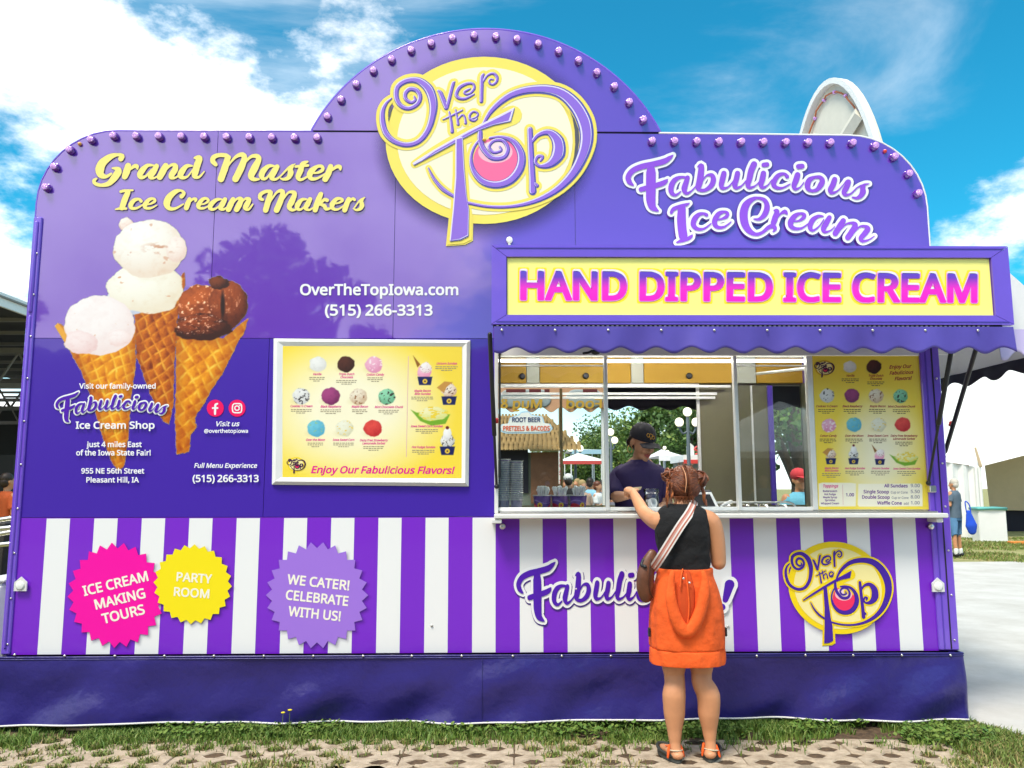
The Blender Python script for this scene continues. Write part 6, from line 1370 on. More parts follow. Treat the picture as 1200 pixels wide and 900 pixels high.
    # sandals
    for an, sx in ((Q(791, 868, -.69), -1), (Q(832, 866, -.68), 1)):
        d = Vector((sx*.25+.05, 1, 0)).normalized(); side = Vector((d.y, -d.x, 0)); h = Vector((an.x, an.y, .0)); mb = MB()
        pts = []
        for k in range(24):
            th = 2*math.pi*k/24; l = -.055+.27*(1-math.cos(th))/2; w_ = .043*math.sin(th)*(1+.25*math.sin((1-math.cos(th))*1.4)); p = h+d*l+side*w_; pts.append((p.x, p.y))
        mb.prism(pts, 'z', .004, .032, m_sole)
        rim = [Vector((x, y, .036)) for x, y in pts]+[Vector((*pts[0], .036))]; mb.tube(rim, .008, 6, m_sole, smooth=False)
        fix(mb.build('sandal_sole', None, root, True), root)
        mb = MB(); a1 = h+Vector((0, -.036, .055)); mb.tube([h-side*.034+Vector((0, .03, .05)), h-side*.036+Vector((0, -.01, .062)), a1+Vector((0, -.008, .01)), h+side*.036+Vector((0, -.01, .058)), h+side*.034+Vector((0, .03, .05))], .0085, 8, pmat('sand_strap', (.55, .47, .33), rough=.7), sq=(1, .4)); fix(mb.build('sandal_strap', None, root, True), root)
        mb = MB(); mb.tube([h-side*.036+Vector((0, .0, .085)), h-side*.045+Vector((0, -.02, .06)), h-side*.05+Vector((0, -.025, .03))], [.006, .008, .006], 8, m_orng, sq=(1, .5)); mb.tube([h-side*.03+d*.06+Vector((0, 0, .065)), h+side*.035+d*.07+Vector((0, 0, .05))], .006, 8, m_orng, sq=(1, .5)); mb.tube([h+side*.034+Vector((0, 0, .08)), h+side*.04+Vector((0, -.015, .05)), h+side*.045+Vector((0, -.02, .03))], [.006, .009, .007], 8, m_orng, sq=(1, .5)); fix(mb.build('sandal_strap', None, root, True), root)
    # hair: cap, two buns, strands, loose curls
    mb = MB(); C = hc+Vector((0, -.018, .030)); rx, ry_, rz = .094, .098, .105
    mb.ell(C, (rx-.006, ry_-.006, rz-.006), m_hair_r, 20, 14)
    b1, b2 = px(784, 557, Yb+.02), px(819, 562, Yb-.0)
    for b, r_ in ((b1, .040), (b2, .050)):
        mb.ell(b, (r_*.85, r_*.8, r_*.85), m_hair_r, 12, 8)
    hair = MB(); rh = random.Random(3)
    for i in range(1000):
        side = -1 if i % 2 else 1; b = b1 if side < 0 else b2
        # start on the parting (plane x = C.x + small) somewhere over the back of the head
        ph = rh.uniform(-1.25, 1.9); st = Vector((side*.004, -math.cos(ph)*ry_*1.0, math.sin(ph)*rz))
        if rh.random() < .45: # from the nape and ears
            a = rh.uniform(.2, 2.6); st = Vector((side*rx*math.sin(a)*.9, -ry_*math.cos(a)*.85, -rz*rh.uniform(.45, .8)))
        en = (b-C)*1.0+Vector((rh.uniform(-.02, .02), rh.uniform(-.02, .02), rh.uniform(-.02, .02)))
        pts = []
        for t in (0, .25, .5, .75, 1):
            p = st.lerp(en, t); l = math.sqrt((p.x/rx)**2+(p.y/ry_)**2+(p.z/rz)**2)
            k = max(1.0, 1.0/max(l, .2))*1.0; k = (1.0/l if t < .85 else max(1, 1.0/l)); p = p*k*(1+rh.uniform(.0, .03)); pts.append(C+p)
        hair.tube(pts, [.0014, .0028, .0030, .0026, .0018], 4, m_hair_r if rh.random() < .8 else m_hair_m, smooth=False, rounded=False)
    for b, r_ in ((b1, .042), (b2, .052)):
        for i in range(16):
            a0_, tl = rh.uniform(0, 6.28), rh.uniform(-.9, .9); ax = Vector((math.cos(a0_), math.sin(a0_)*.6, tl)).normalized(); u_ = ax.orthogonal().normalized(); v_ = ax.cross(u_); rr_ = r_*rh.uniform(.7, 1.02); o_ = ax*r_*rh.uniform(-.35, .35)
            hair.tube([b+o_+u_*rr_*math.cos(q)+v_*rr_*math.sin(q) for q in np.linspace(rh.uniform(0, 3), rh.uniform(4, 7), 9)], rh.uniform(.004, .0075), 5, m_hair_r if rh.random() < .6 else m_hair_m, smooth=False, rounded=False)
    def curl(pts, r_): hair.tube([px(a, b, y) for a, b, y in pts], r_, 6, m_hair_o)
    def lock(x0_, y0_, x1_, y1_, n_, wob, r_, Y0):
        for k in range(n_):
            ph_ = rh.uniform(0, 6.3); am = wob*rh.uniform(.5, 1.2); ox = rh.uniform(-1.6, 1.6); le = rh.uniform(.72, 1.05)
            pts = [(x0_+(x1_-x0_)*t*le+ox*(1-.4*t)+am*math.sin(ph_+t*8)*(.3+t), y0_+(y1_-y0_)*t*le, Y0+.012*math.cos(ph_+t*8)) for t in (0, .17, .34, .5, .67, .84, 1)]
            hair.tube([px(*q) for q in pts], [r_*.8, r_, r_*1.05, r_, r_*.9, r_*.65, r_*.25], 5, m_hair_o if k % 3 == 0 else (m_hair_m if k % 3 == 1 else m_hair_r))
    lock(783, 562, 781.5, 594, 16, .9, .0034, Yb-.045)
    lock(787, 566, 788, 590, 9, .8, .0028, Yb-.06)
    lock(822, 567, 828, 593, 11, 1.2, .0034, Yb-.005)
    for k in range(22):
        a = 789+k*1.15; hair.tube([px(a, 582, Yb-.058), px(a+rh.uniform(-1, 1), 587, Yb-.052), px(a+rh.uniform(-1.5, 1.5), 590+rh.uniform(-1, 2), Yb-.046)], [.0022, .0016, .0006], 4, m_hair_m)
    for k in range(90):   # flyaway hairs
        a = rh.uniform(0, 6.28); b_ = rh.uniform(-.2, 1.5); d_ = Vector((math.sin(a)*math.cos(b_)*rx, -abs(math.cos(a))*math.cos(b_)*ry_, math.sin(b_)*rz)); e_ = Vector((rh.uniform(-1, 1), rh.uniform(-.4, .2), rh.uniform(-.6, .8)))*.022
        hair.tube([C+d_, C+d_*1.06+e_*.6, C+d_*1.10+e_*1.6], [.0011, .0009, .0004], 3, m_hair_o if k % 3 == 0 else m_hair_m, rounded=False)
    fix(mb.build('hair_base', None, root, True), root); fix(hair.build('hair', None, root, True), root)
    mb = MB(); mb.tube([px(800, 548, Yb-.055), px(803.3, 556, Yb-.085), px(804.3, 566, Yb-.098), px(803, 577, Yb-.093)], [.0025, .0034, .0034, .002], 6, m_skin); fix(mb.build('hair_parting', None, root, True), root)
    for c_ in ((817.5, 566), (816, 569)):
        mb = MB(); mb.ell(px(c_[0], c_[1], Yb-.05), (.009, .009, .007), pmat('gold_tie', (.6, .35, .05), rough=.3, metal=.6), 8, 6); fix(mb.build('hair_tie', None, root, True), root)
    # the bag worn across the back
    bl = px(757, 672, Yb-.02); bag = empty('crossbody_bag', tuple(bl), 0, 'brown leather bag with a striped strap across the woman\'s back', 'bag')
    mb = MB(); ax = (px(752, 698, Yb-.04)-px(762, 652, Yb-.04))
    P_ = [px(764, 650, Yb-.04), px(759, 662, Yb-.045), px(756.5, 675, Yb-.05), px(756, 688, Yb-.05), px(757, 698, Yb-.045)]
    mb.tube(P_, [.030, .044, .050, .050, .040], 16, m_leather, sq=(1.0, .62), up=(0, 1, 0)); fix(mb.build('bag_body', None, bag, True), bag)
    mb = MB(); mb.tube([px(763, 655, Yb-.080), px(761, 670, Yb-.088), px(761, 690, Yb-.080), px(765, 700, Yb-.06)], .004, 6, pmat('dark_leather', (.06, .02, .01), rough=.5)); mb.tube([px(754, 656, Yb-.05), px(752, 662, Yb-.06), px(756, 664, Yb-.08)], .010, 8, m_black); fix(mb.build('bag_seam', None, bag, True), bag)
    n = 28; cols = [(.72, .66, .62), (.45, .13, .08), (.75, .68, .64), (.62, .30, .24), (.45, .14, .10), (.75, .70, .66)]
    A_ = [(814, 586, Yb+.02), (813.0, 591, Yb-.045), (808, 601, Yb-.105), (797, 617, Yb-.137), (785, 636, Yb-.138), (775, 652, Yb-.128), (767, 664, Yb-.085), (763, 668, Yb-.04)]
    Pp = [px(*a) for a in A_]; Pc, _ = crs(Pp, [1]*len(Pp), 5); nn = len(Pc); mb = MB(); wd = .052
    E_ = []
    for i, p in enumerate(Pc):
        t = (Pc[min(i+1, nn-1)]-Pc[max(i-1, 0)]).normalized(); s_ = t.cross(Vector((0, -1, 0))).normalized(); E_.append([p+s_*wd*(j/6-.5) for j in range(7)])
    V = [q for r_ in E_ for q in r_]
    for j in range(6):
        mt = pmat('strap_band_%d' % j, cols[j], rough=.8, bump=(300, .2, .001))
        mb.add([E_[i][j+k] for i in range(nn) for k in (0, 1)], [(2*i, 2*i+1, 2*i+3, 2*i+2) for i in range(nn-1)], mt)
    mb.add([E_[i][k]+Vector((0, .004, 0)) for i in range(nn) for k in (0, 6)], [(2*i, 2*i+1, 2*i+3, 2*i+2) for i in range(nn-1)], pmat('strap_band_0', cols[0]))
    fix(mb.build('bag_strap', None, bag), bag)
customer()

def server():
    Ys = .40; Q = lambda x, y, Y=Ys: px(x, y, Y)
    root = empty('person', (Q(750, 560).x, Ys, .45), 0, 'server in a dark cap and navy purple shirt behind the counter looking down', 'person')
    hc = px(753, 519, .36); M = Matrix.Rotation(R(22), 3, 'Z') @ Matrix.Rotation(R(24), 3, 'X')
    mb = MB(); head_mb(mb, hc, M, 1.02)
    mb.tube([Q(749, 556), px(750, 541, .40), px(751, 530, .385)], [.066, .056, .052], 12)
    mb.tube([Q(750, 640), Q(750, 600), Q(750, 572), Q(750, 552)], [.15, .15, .165, .11], 16, sq=(1.1, .65), up=(0, 1, 0))
    # her right arm comes forward over the counter
    sh, el_, wr = Q(725, 556), px(722, 582, .30), px(735, 581, .03)
    mb.tube([Q(735, 553), sh, sh.lerp(el_, .5), el_], [.045, .046, .040, .040], 12); mb.tube([el_, el_.lerp(wr, .4), wr], [.041, .037, .025], 12)
    hand_mb(mb, wr, (.05, -.95, .25), (-.2, -.1, 1), -1, .55, .95)
    s2, e2, w2 = Q(775, 558), px(782, 592, .36), px(765, 600, .15)
    mb.tube([Q(764, 553), s2, s2.lerp(e2, .5), e2], [.055, .056, .047, .042], 12); mb.tube([e2, w2], [.04, .026], 12); hand_mb(mb, w2, (-.3, -.9, .1), (0, 0, 1), 1, .7, .95)
    for sx in (-1, 1): mb.tube([Vector((root.location.x+sx*.09, Ys, 1.15)), Vector((root.location.x+sx*.1, Ys+.01, .85)), Vector((root.location.x+sx*.1, Ys+.02, .56)), Vector((root.location.x+sx*.1, Ys-.03, .50)), Vector((root.location.x+sx*.11, Ys-.14, .49))], [.09, .06, .04, .035, .03], 10)
    attach(remesh(mb, .007, m_skin2, 'body', 4, .5), 'body', root)
    face_parts(root, hc, M, 1.02)
    z = lambda y: Q(750, y).z; xc = Q(748.5, 570).x
    fold = lambda th, t: .014*math.sin(th*6+t*4)*(1-t)+.010*math.sin(t*20+3*math.sin(th))*(1-t)
    m_tee = pmat('navy_purple_jersey', (.030, .014, .085), rough=.75, noise=(12, .12), bump=(26, .3, .006))
    mb = MB(); loft(mb, dense([(xc, Ys, z(625), .165, .115, 2.4), (xc, Ys, z(600), .168, .118, 2.4), (xc, Ys, z(580), .178, .125, 2.4), (xc, Ys, z(562), .186, .125, 2.5), (xc, Ys, z(552), .178, .112, 2.6), (xc+.004, Ys, z(546.5), .145, .095, 2.5), (xc+.008, Ys-.004, z(542.5), .100, .08, 2.2), (xc+.01, Ys-.008, z(539), .068, .066, 2.0)], 5), 50, m_tee, fold)
    for a, b, c_, w_ in ((Q(734, 552), Q(724, 560), px(721.5, 581, .31), .062), (Q(765, 551), Q(776, 562), px(782, 584, .37), .062)):
        mb.tube([a, b, c_], [w_, w_*1.05, w_*1.0], 14, m_tee, rounded=False)
    attach(mb.mesh('shirt', None, True), 'shirt', root)
    mb = MB(); mb.tube([Vector((root.location.x, Ys, 1.22)), Vector((root.location.x, Ys, 1.0))], .17, 14, m_black, sq=(1, .75), up=(0, 1, 0))
    for sx in (-1, 1): mb.tube([Vector((root.location.x+sx*.09, Ys, 1.05)), Vector((root.location.x+sx*.1, Ys+.02, .6))], [.1, .07], 12, m_black)
    fix(mb.build('trousers', None, root, True), root)
    mb = MB()
    for sx in (-1, 1): mb.tube([Vector((root.location.x+sx*.1, Ys+.03, .495)), Vector((root.location.x+sx*.11, Ys-.16, .49))], [.045, .04], 10, m_sole, sq=(1, .9))
    fix(mb.build('shoes', None, root, True), root)
    # cap
    T = lambda p: hc+M @ (Vector(p)*1.04)
    m_cap_ = pmat('black_twill', (.010, .009, .016), rough=.8, bump=(200, .2, .001))
    mb = MB(); V = []; F = []; n, m_ = 28, 8
    for j in range(m_+1):
        ph = math.pi/2*j/m_
        for k in range(n):
            th = 2*math.pi*k/n; V.append(T((.087*math.cos(th)*math.cos(ph), .014+.106*math.sin(th)*math.cos(ph), .036+.105*math.sin(ph)**.9)))
    for j in range(m_):
        for k in range(n): k2 = (k+1) % n; F.append((j*n+k, j*n+k2, (j+1)*n+k2, (j+1)*n+k))
    mb.add(V, F, m_cap_); mb.ell(T((0, .014, .142)), (.008, .008, .005), m_cap_, 8, 6); cp = attach(mb.mesh('cap', None, True), 'cap', root)
    mb = MB(); V = []; F = []
    for s_ in (0, 1):
        for j in range(7):
            for k in range(13):
                a = R(-62+124*k/12); rad_ = j/6; x = .085*math.sin(a)*(1+.0*rad_); y = -.06-.04*math.cos(a)-rad_*.075*math.cos(a*.9)
                V.append(T((x, y, .040-rad_*.012-.020*abs(math.sin(a))*1+.003*s_)))
    for s_ in (0, 1):
        for j in range(6):
            for k in range(12): q = s_*91+j*13+k; F.append((q, q+1, q+14, q+13))
    for k in range(12): q = 78+k; F.append((q, q+1, q+92, q+91))
    mb.add(V, F, m_cap_); attach(mb.mesh('cap_brim', None, True), 'cap_brim', root)
    mb = MB(); gold = pmat('gold_thread', (.55, .28, .03), rough=.6)
    def em(pts): mb.tube([T((x, -.095-.0, z_)) if False else T((x, .014-.108*math.sqrt(max(0, 1-(x/.087)**2-((z_-.036)/.107)**2)), z_)) for x, z_ in pts], .0028, 5, gold)
    em([(-.03, .082), (-.022, .095), (-.010, .088), (-.02, .072), (-.03, .082)]); em([(-.005, .094), (.012, .086), (.004, .068), (.012, .062)]); em([(.012, .078), (.026, .080), (.030, .066), (.020, .060)]); em([(-.012, .078), (-.002, .060)])
    fix(mb.build('cap_emblem', None, root, True), root)
    mb = MB(); mb.tube([T((.07, .03, .02)), T((.086, .05, -.03)), T((.07, .07, -.06))], [.02, .022, .012], 8, m_hair_d); mb.tube([T((-.075, .03, .03)), T((-.082, .045, -.01)), T((-.07, .06, -.04))], [.018, .018, .01], 8, m_hair_d); mb.ell(T((0, .07, -.01)), (.075, .05, .07), m_hair_d, 12, 8, M); fix(mb.build('hair', None, root, True), root)
    e = T((-.083, .012, -.05)); mb = MB(); mb.tube([e+Vector((0, .022*math.cos(a), .024*math.sin(a))) if False else e+Vector((.018*math.cos(a), .008*math.cos(a), .026*math.sin(a))) for a in np.linspace(0, 2*math.pi, 17)], .0028, 6, pmat('gold_metal', (.8, .55, .2), rough=.25, metal=1), smooth=False, rounded=False); fix(mb.build('hoop_earring', None, root, True), root)
server()
# the slip passed between the two hands
a = px(744, 572, -.13); mb = MB(); nt_ = [px(741, 572, -.15), px(752, 571, -.12), px(750.5, 574, -.12), px(741.5, 575, -.15)]
mb.add(nt_+[p+Vector((0, 0, .004)) for p in nt_], [(0, 1, 2, 3), (7, 6, 5, 4), (0, 4, 5, 1), (1, 5, 6, 2), (2, 6, 7, 3), (3, 7, 4, 0)], pmat('beige_paper', (.6, .5, .3)))
tag(mb.build('paper_slip', None), 'small beige slip of paper handed across the counter', 'paper')

def simple_person(loc, rz, h, shirt, legs, hair, label, hat=None, arms='down', skin=m_skin, voxel=.02, long=True, sleeve=True, group=None, shoes=None, low=False):
    root = empty('person', loc, rz, label, 'person', group); s = h/1.72
    V3 = lambda x, y, z: Vector((x*s, y*s, z*s)); S = lambda l: [q*s for q in l]
    mb = MB(); nn = 10
    for e in (-1, 1):
        mb.tube([V3(e*.09, 0, .88), V3(e*.095, -.01, .48), V3(e*.10, .01, .10)], S([.085, .055, .038]), nn); mb.tube([V3(e*.10, .03, .045), V3(e*.115, -.14, .035)], S([.035, .03]), 8)
        if arms == 'down': P_ = [V3(e*.17, 0, 1.40), V3(e*.24, .02, 1.13), V3(e*.235, -.07, .90)]
        elif arms == 'fold': P_ = [V3(e*.17, 0, 1.40), V3(e*.22, .0, 1.14), V3(e*.02, -.20, 1.16)]
        elif arms == 'phone': P_ = [V3(e*.17, 0, 1.40), V3(e*.22, -.06, 1.15), V3(e*.06, -.26, 1.30)]
        elif arms == 'cam': P_ = [V3(e*.17, 0, 1.40), V3(e*.33, -.06, 1.32), V3(e*.06, -.17, 1.53)]
        mb.tube(P_, S([.052, .042, .028]), nn, smooth=False); d = (P_[2]-P_[1]).normalized(); mb.tube([P_[2], P_[2]+d*.08*s, P_[2]+d*.15*s+Vector((0, -.02, -.01))*s], S([.028, .034, .018]), 8, sq=(1, .6))
        if e == 1: EL = P_
    mb.tube([V3(0, 0, .92), V3(0, 0, 1.15), V3(0, 0, 1.36), V3(0, .01, 1.45)], S([.15, .14, .15, .06]), 12, sq=(1.05, .68), up=(0, 1, 0)); mb.tube([V3(0, .01, 1.42), V3(0, 0, 1.54)], S([.05, .05]), 8)
    head_mb(mb, V3(0, 0, 1.60), I3, s*.95)
    me = remesh(mb, voxel, skin, 'body', 3, .5); link('body', me, root)
    mb = MB(); fo = lambda th, t: .02*math.sin(th*5+t*5)
    zt_ = .86 if True else 1
    loft(mb, dense([(0, 0, s*.86, s*.175, s*.125), (0, 0, s*1.0, s*.165, s*.12), (0, 0, s*1.2, s*.168, s*.118), (0, 0, s*1.36, s*.185, s*.118), (0, 0, s*1.42, s*.15, s*.10), (0, .01*s, s*1.47, s*.07, s*.065)], 3), 28, shirt, fo)
    if sleeve:
        for e in (-1, 1):
            a, b = V3(e*.14, 0, 1.41), V3(e*EL[1].x/s, EL[1].y/s, EL[1].z/s); b = a.lerp(b, .72); mb.tube([a, a.lerp(b, .3), b], S([.06, .068, .066]), 12, shirt, rounded=False)
    link('shirt', mb.mesh('shirt', None, True), root)
    mb = MB(); loft(mb, [(0, 0, s*.80, s*.165, s*.12), (0, 0, s*.92, s*.16, s*.12), (0, 0, s*1.0, s*.15, s*.11)], 24, legs)
    for e in (-1, 1): mb.tube([V3(e*.085, 0, .86), V3(e*.095, -.01, .48), V3(e*.1, .01, .10 if long else .46)], S([.095, .072, .055 if long else .078]), 12, legs, rounded=False, smooth=False)
    link('trousers' if long else 'shorts', mb.mesh('legs', None, True), root)
    mb = MB()
    for e in (-1, 1): mb.tube([V3(e*.10, .04, .04), V3(e*.118, -.16, .035)], S([.045, .04]), 8, shoes or m_white)
    link('shoes', mb.mesh('shoes', None, True), root)
    mb = MB(); mb.ell(V3(0, .022, 1.655), S([.082, .095, .085]), hair, 12, 8); mb.ell(V3(0, .05, 1.60), S([.078, .065, .08]), hair, 10, 7); link('hair', mb.mesh('hair', None, True), root)
    if hat:
        mb = MB(); mb.ell(V3(0, .01, 1.665), S([.092, .108, .085]), hat, 14, 8); mb.tube([V3(0, -.07, 1.645), V3(0, -.17, 1.63)], S([.07, .055]), 12, hat, sq=(1, .12), up=(0, 0, 1)); link('cap', mb.mesh('cap', None, True), root)
    if voxel < .012: pass
    return root, s
cloth = lambda n, c: pmat(n, c, rough=.85, noise=(8, .12))
# woman with the blue bag, right of the trailer
gp = ground(1124, 652)
r_, s_ = simple_person((gp.x-.02, gp.y, 0), R(215), 1.68, cloth('slate_tee', (.09, .13, .17)), cloth('teal_blue_shorts', (.06, .16, .28)), cloth('grey_hair', (.55, .5, .42)), 'person in a slate tee and blue shorts holding a bright blue bag', arms='fold', long=False, voxel=.014, shoes=m_black)
mb = MB()
for e in (-1, 1): mb.tube([(e*.1, .01, .07), (e*.1, .01, .15)], .046, 10, m_white)
link('socks', mb.mesh('socks', None, True), r_)
bg = empty('shoulder_bag', (gp.x+.14, gp.y-.24, .74), 0, 'bright blue cloth bag hanging from the arm of the person in slate tee', 'bag'); m_bb = cloth('bright_blue_cloth', (.01, .07, .55))
mb = MB(); mb.tube([(0, 0, .22), (.02, 0, .08), (.04, 0, -.06), (.05, 0, -.16)], [.05, .09, .13, .10], 12, m_bb, sq=(1, .5), up=(0, 1, 0)); link('bag_body', mb.mesh('bag', None, True), bg)
mb = MB(); mb.tube([(-.04, 0, .2), (-.06, .0, .40), (-.03, .02, .46), (.03, .0, .38), (.05, 0, .2)], .012, 6, m_bb); link('bag_handle', mb.mesh('bag_handle', None, True), bg)
# orange shirt far left
gp = ground(4, 618); p3 = px(8, 580, 6.5); simple_person((p3.x, 6.5, 0), R(150), 1.72, cloth('orange_tee', (.55, .10, .02)), cloth('dark_jeans', (.02, .035, .07)), m_hair_d, 'person in an orange shirt under the pavilion roof on the left', voxel=.016)
# red cap and light blue tee, seen through the right pane
p3 = px(937, 575, 3.9); simple_person((p3.x, 3.9, 0), R(8), 1.70, cloth('sky_blue_tee', (.16, .48, .62)), cloth('khaki_shorts', (.35, .28, .16)), m_hair_d, 'person in a red cap and light blue tee behind the trailer', hat=cloth('coral_red_cap', (.65, .05, .06)), long=False, voxel=.012)
# crowd seen through the serving window
CR_ = [(666, 10, 1.75, (.012, .012, .014), (.65, .65, .65), 'person in a black tee and white cap, nearest in the crowd'),
       (659, 14, 1.70, (.5, .03, .04), None, 'person in a red shirt beside the wooden booth'), (683, 11.5, 1.66, (.55, .35, .25), None, 'person in a peach top in the crowd'),
       (692, 13, 1.72, (.25, .5, .65), None, 'person in a light blue shirt in the crowd'), (701, 12, 1.64, (.7, .7, .68), None, 'person in a white shirt beside the window post'),
       (676, 17, 1.75, (.45, .06, .05), None, 'person in a dark red shirt at the back of the crowd'), (706, 18, 1.72, (.1, .15, .3), None, 'person in a navy shirt below the white tents'), (696, 22, 1.7, (.6, .55, .2), None, 'person in a mustard shirt far off in the crowd'),
       (670, 24, 1.72, (.6, .6, .62), None, 'person in pale grey far off near the tents'), (686, 26, 1.7, (.1, .35, .2), None, 'person in a green shirt far off in the crowd'), (688, 15.5, 1.62, (.7, .4, .45), None, 'person in a pink shirt in the crowd'), (714, 15, 1.75, (.3, .3, .35), None, 'person in a grey shirt half hidden by the server')]
for i, (x, Y, h, c, hat, lb_) in enumerate(CR_):
    p3 = px(x, 575, Y); simple_person((p3.x, Y, 0), R(rnd.uniform(-60, 60)+(180 if i % 3 == 0 else 0)), h, cloth('crowd_cloth_%d' % i, c), cloth('crowd_legs_%d' % (i % 3), [(.05, .07, .14), (.3, .26, .2), (.02, .02, .02)][i % 3]), [m_hair_d, m_hair_r, cloth('fair_hair', (.4, .28, .12))][i % 3], lb_, hat=cloth('white_cap', (.7, .7, .68)) if hat else None, long=i % 2 == 0, voxel=.024, arms=['down', 'phone', 'fold'][i % 3], skin=m_skin if i % 2 else m_skin2)
# people on the lawn in front of the trailer, mirrored faintly in the panes
r_, s_ = simple_person((.62, -5.85, 0), R(180), 1.70, cloth('olive_tee', (.10, .09, .05)), cloth('dark_jeans', (.02, .035, .07)), m_hair_d, 'person raising a camera, mirrored in the left window pane', arms='cam', voxel=.014)
cb = empty('photo_camera', (.62, -5.62, 1.56), R(180), 'black camera with a blue-tinted lens held up to the face', 'camera'); mb = MB(); mb.box(-.07, .07, -.04, .04, -.045, .05, m_black, .01); link('camera_body', mb.mesh('camera_body'), cb)
mb = MB(); mb.lathe([(.04, .0), (.045, .05), (.045, .12), (.04, .125)], (0, -.04, 0), 16, m_black, 'y'); mb.lathe([(.034, .126), (.015, .13)], (0, -.04, 0), 16, pmat('lens_glass', (.05, .25, .6), rough=.05, coat=1), 'y'); link('camera_lens', mb.mesh('camera_lens', None, True), cb)
simple_person((4.35, -8.0, 0), R(200), 1.75, cloth('steel_blue_tee', (.12, .16, .24)), cloth('dark_jeans', (.02, .035, .07)), m_hair_d, 'person in a steel blue tee walking past in front of the trailer', voxel=.02)
# ------------------------------------------------------------------ things on the serving counter
zi = px(650, 598, .14).z
mb = MB(); mb.box(OX0+.02, OX1, .02, .27, zi-.03, zi-.002, m_alu, .004); tp(mb, 'inner_counter')
m_cup = pmat('violet_cup_card', (.15, .07, .34), rough=.4); m_cupl = pmat('lilac_cup_card', (.40, .36, .50), rough=.45); m_cupw = pmat('white_cup_card', (.62, .60, .66), rough=.5); m_cupr = pmat('crimson_cup_print', (.60, .02, .06), rough=.4)
def cup_meshes(r0, r1, h, wall):
    a = MB(); a.lathe([(r0, 0), (r1, h), (r1-.004, h), (r0-.004, .006)], n=22, cap=False, mat=wall); a.lathe([(r1+.0005, h-.001), (r1+.0045, h+.0005), (r1+.0045, h+.0048), (r1, h+.005), (r1-.004, h+.001)], n=22, cap=False, mat=m_white); a.add([(r0*math.cos(2*math.pi*k/22), r0*math.sin(2*math.pi*k/22), .001) for k in range(22)], [tuple(range(22))[::-1]], wall)
    return a
def wrap_print(r0, r1, h, parent):
    """swoosh and round emblem printed round the cup"""
    def ring(t0f, t1f, off, mat, a0_, a1_, n=40):
        mb = MB(); V = []
        for i in range(n+1):
            a = a0_+(a1_-a0_)*i/n
            for t in (t0f(a), t1f(a)): r_ = r0+(r1-r0)*t+off; V.append((r_*math.cos(a), r_*math.sin(a), h*t))
        mb.add(V, [(2*i, 2*i+2, 2*i+3, 2*i+1) for i in range(n)], mat); return mb
    w = lambda a: .34+.16*math.sin(a*2.0+.6)
    ring(lambda a: .06, lambda a: w(a), .0008, m_cupr, 0, 2*math.pi).build('red_swoosh', None, parent)
    ring(lambda a: .55+.1*math.sin(a*2), lambda a: .62+.12*math.sin(a*2), .0008, pmat('lilac_print', (.3, .2, .55)), 0, 2*math.pi).build('lilac_swoosh', None, parent)
    for az in (-math.pi/2,):
        mb = MB(); n = 18
        for rad_, off, mt in ((.018, .0018, pmat('cup_emblem_yellow', (.85, .6, .03), rough=.4)), (.007, .0026, m_cupr)):
            V = []
            for k in range(n):
                t = .36+rad_*math.sin(2*math.pi*k/n)/h; r_ = r0+(r1-r0)*t+off; a = az+rad_*math.cos(2*math.pi*k/n)/r_; V.append((r_*math.cos(a), r_*math.sin(a), h*t))
            mb.add(V, [tuple(range(n))], mt)
        mb.build('cup_emblem', None, parent)
for i, (xp, rot_, lb_) in enumerate(((635.5, -.35, 'leftmost of three violet tubs stuffed with white spoons'), (656.5, .05, 'middle one of three violet tubs stuffed with white spoons'), (677.5, .45, 'right one of three violet tubs stuffed with white spoons'))):
    c = px(xp, 598, .12); t_ = empty('paper_tub', (c.x, .12, zi), rot_, lb_, 'paper tub', 'tubs of spoons behind the left window pane')
    link('tub_wall', cup_meshes(.049, .060, .098, m_cup).mesh('tub', None, True), t_); wrap_print(.049, .060, .098, t_)
    mb = MB(); mb.lathe([(.0605, .096), (.0635, .099), (.0605, .103)], n=22, cap=False, mat=m_white); link('tub_rim', mb.mesh('tub_rim', None, True), t_)
    mb = MB(); m_sp = pmat('clear_plastic_spoon', (.84, .86, .86), rough=.25)
    for k in range(16):
        a = rnd.uniform(0, 6.3); r_ = rnd.uniform(0, .035); h = rnd.uniform(.13, .155); b = Vector((r_*math.cos(a), r_*math.sin(a), .05)); e = Vector((r_*1.5*math.cos(a), r_*1.5*math.sin(a), h)); mb.tube([b, b.lerp(e, .7), e], [.004, .006, .013], 6, m_sp, sq=(1, .35), up=(0, 1, .1))
    link('spoons', mb.mesh('spoons', None, True), t_)
cme = cup_meshes(.034, .0405, .07, m_cupl).mesh('cup_wall', None, True); cme2 = cup_meshes(.034, .0405, .07, m_cup).mesh('cup_wall', None, True)
for si, xp in enumerate((590.3, 605.3)):
    c = px(xp, 598, .10); n = 23-si
    for k in range(n):
        top = k == n-1
        where = ('left', 'right')[si]
        t_ = empty('paper_cup', (c.x+rnd.uniform(-.001, .001), .10, zi+k*.0122), 0, ('violet and red cup on top of the %s cup stack' % where) if top else ('white paper cup nested inside the %s cup stack' % where), 'paper cup', 'cups nested in the %s stack' % where)
        o = link('cup_wall', cme2 if top else cme, t_)
        if top: wrap_print(.034, .0405, .07, t_)
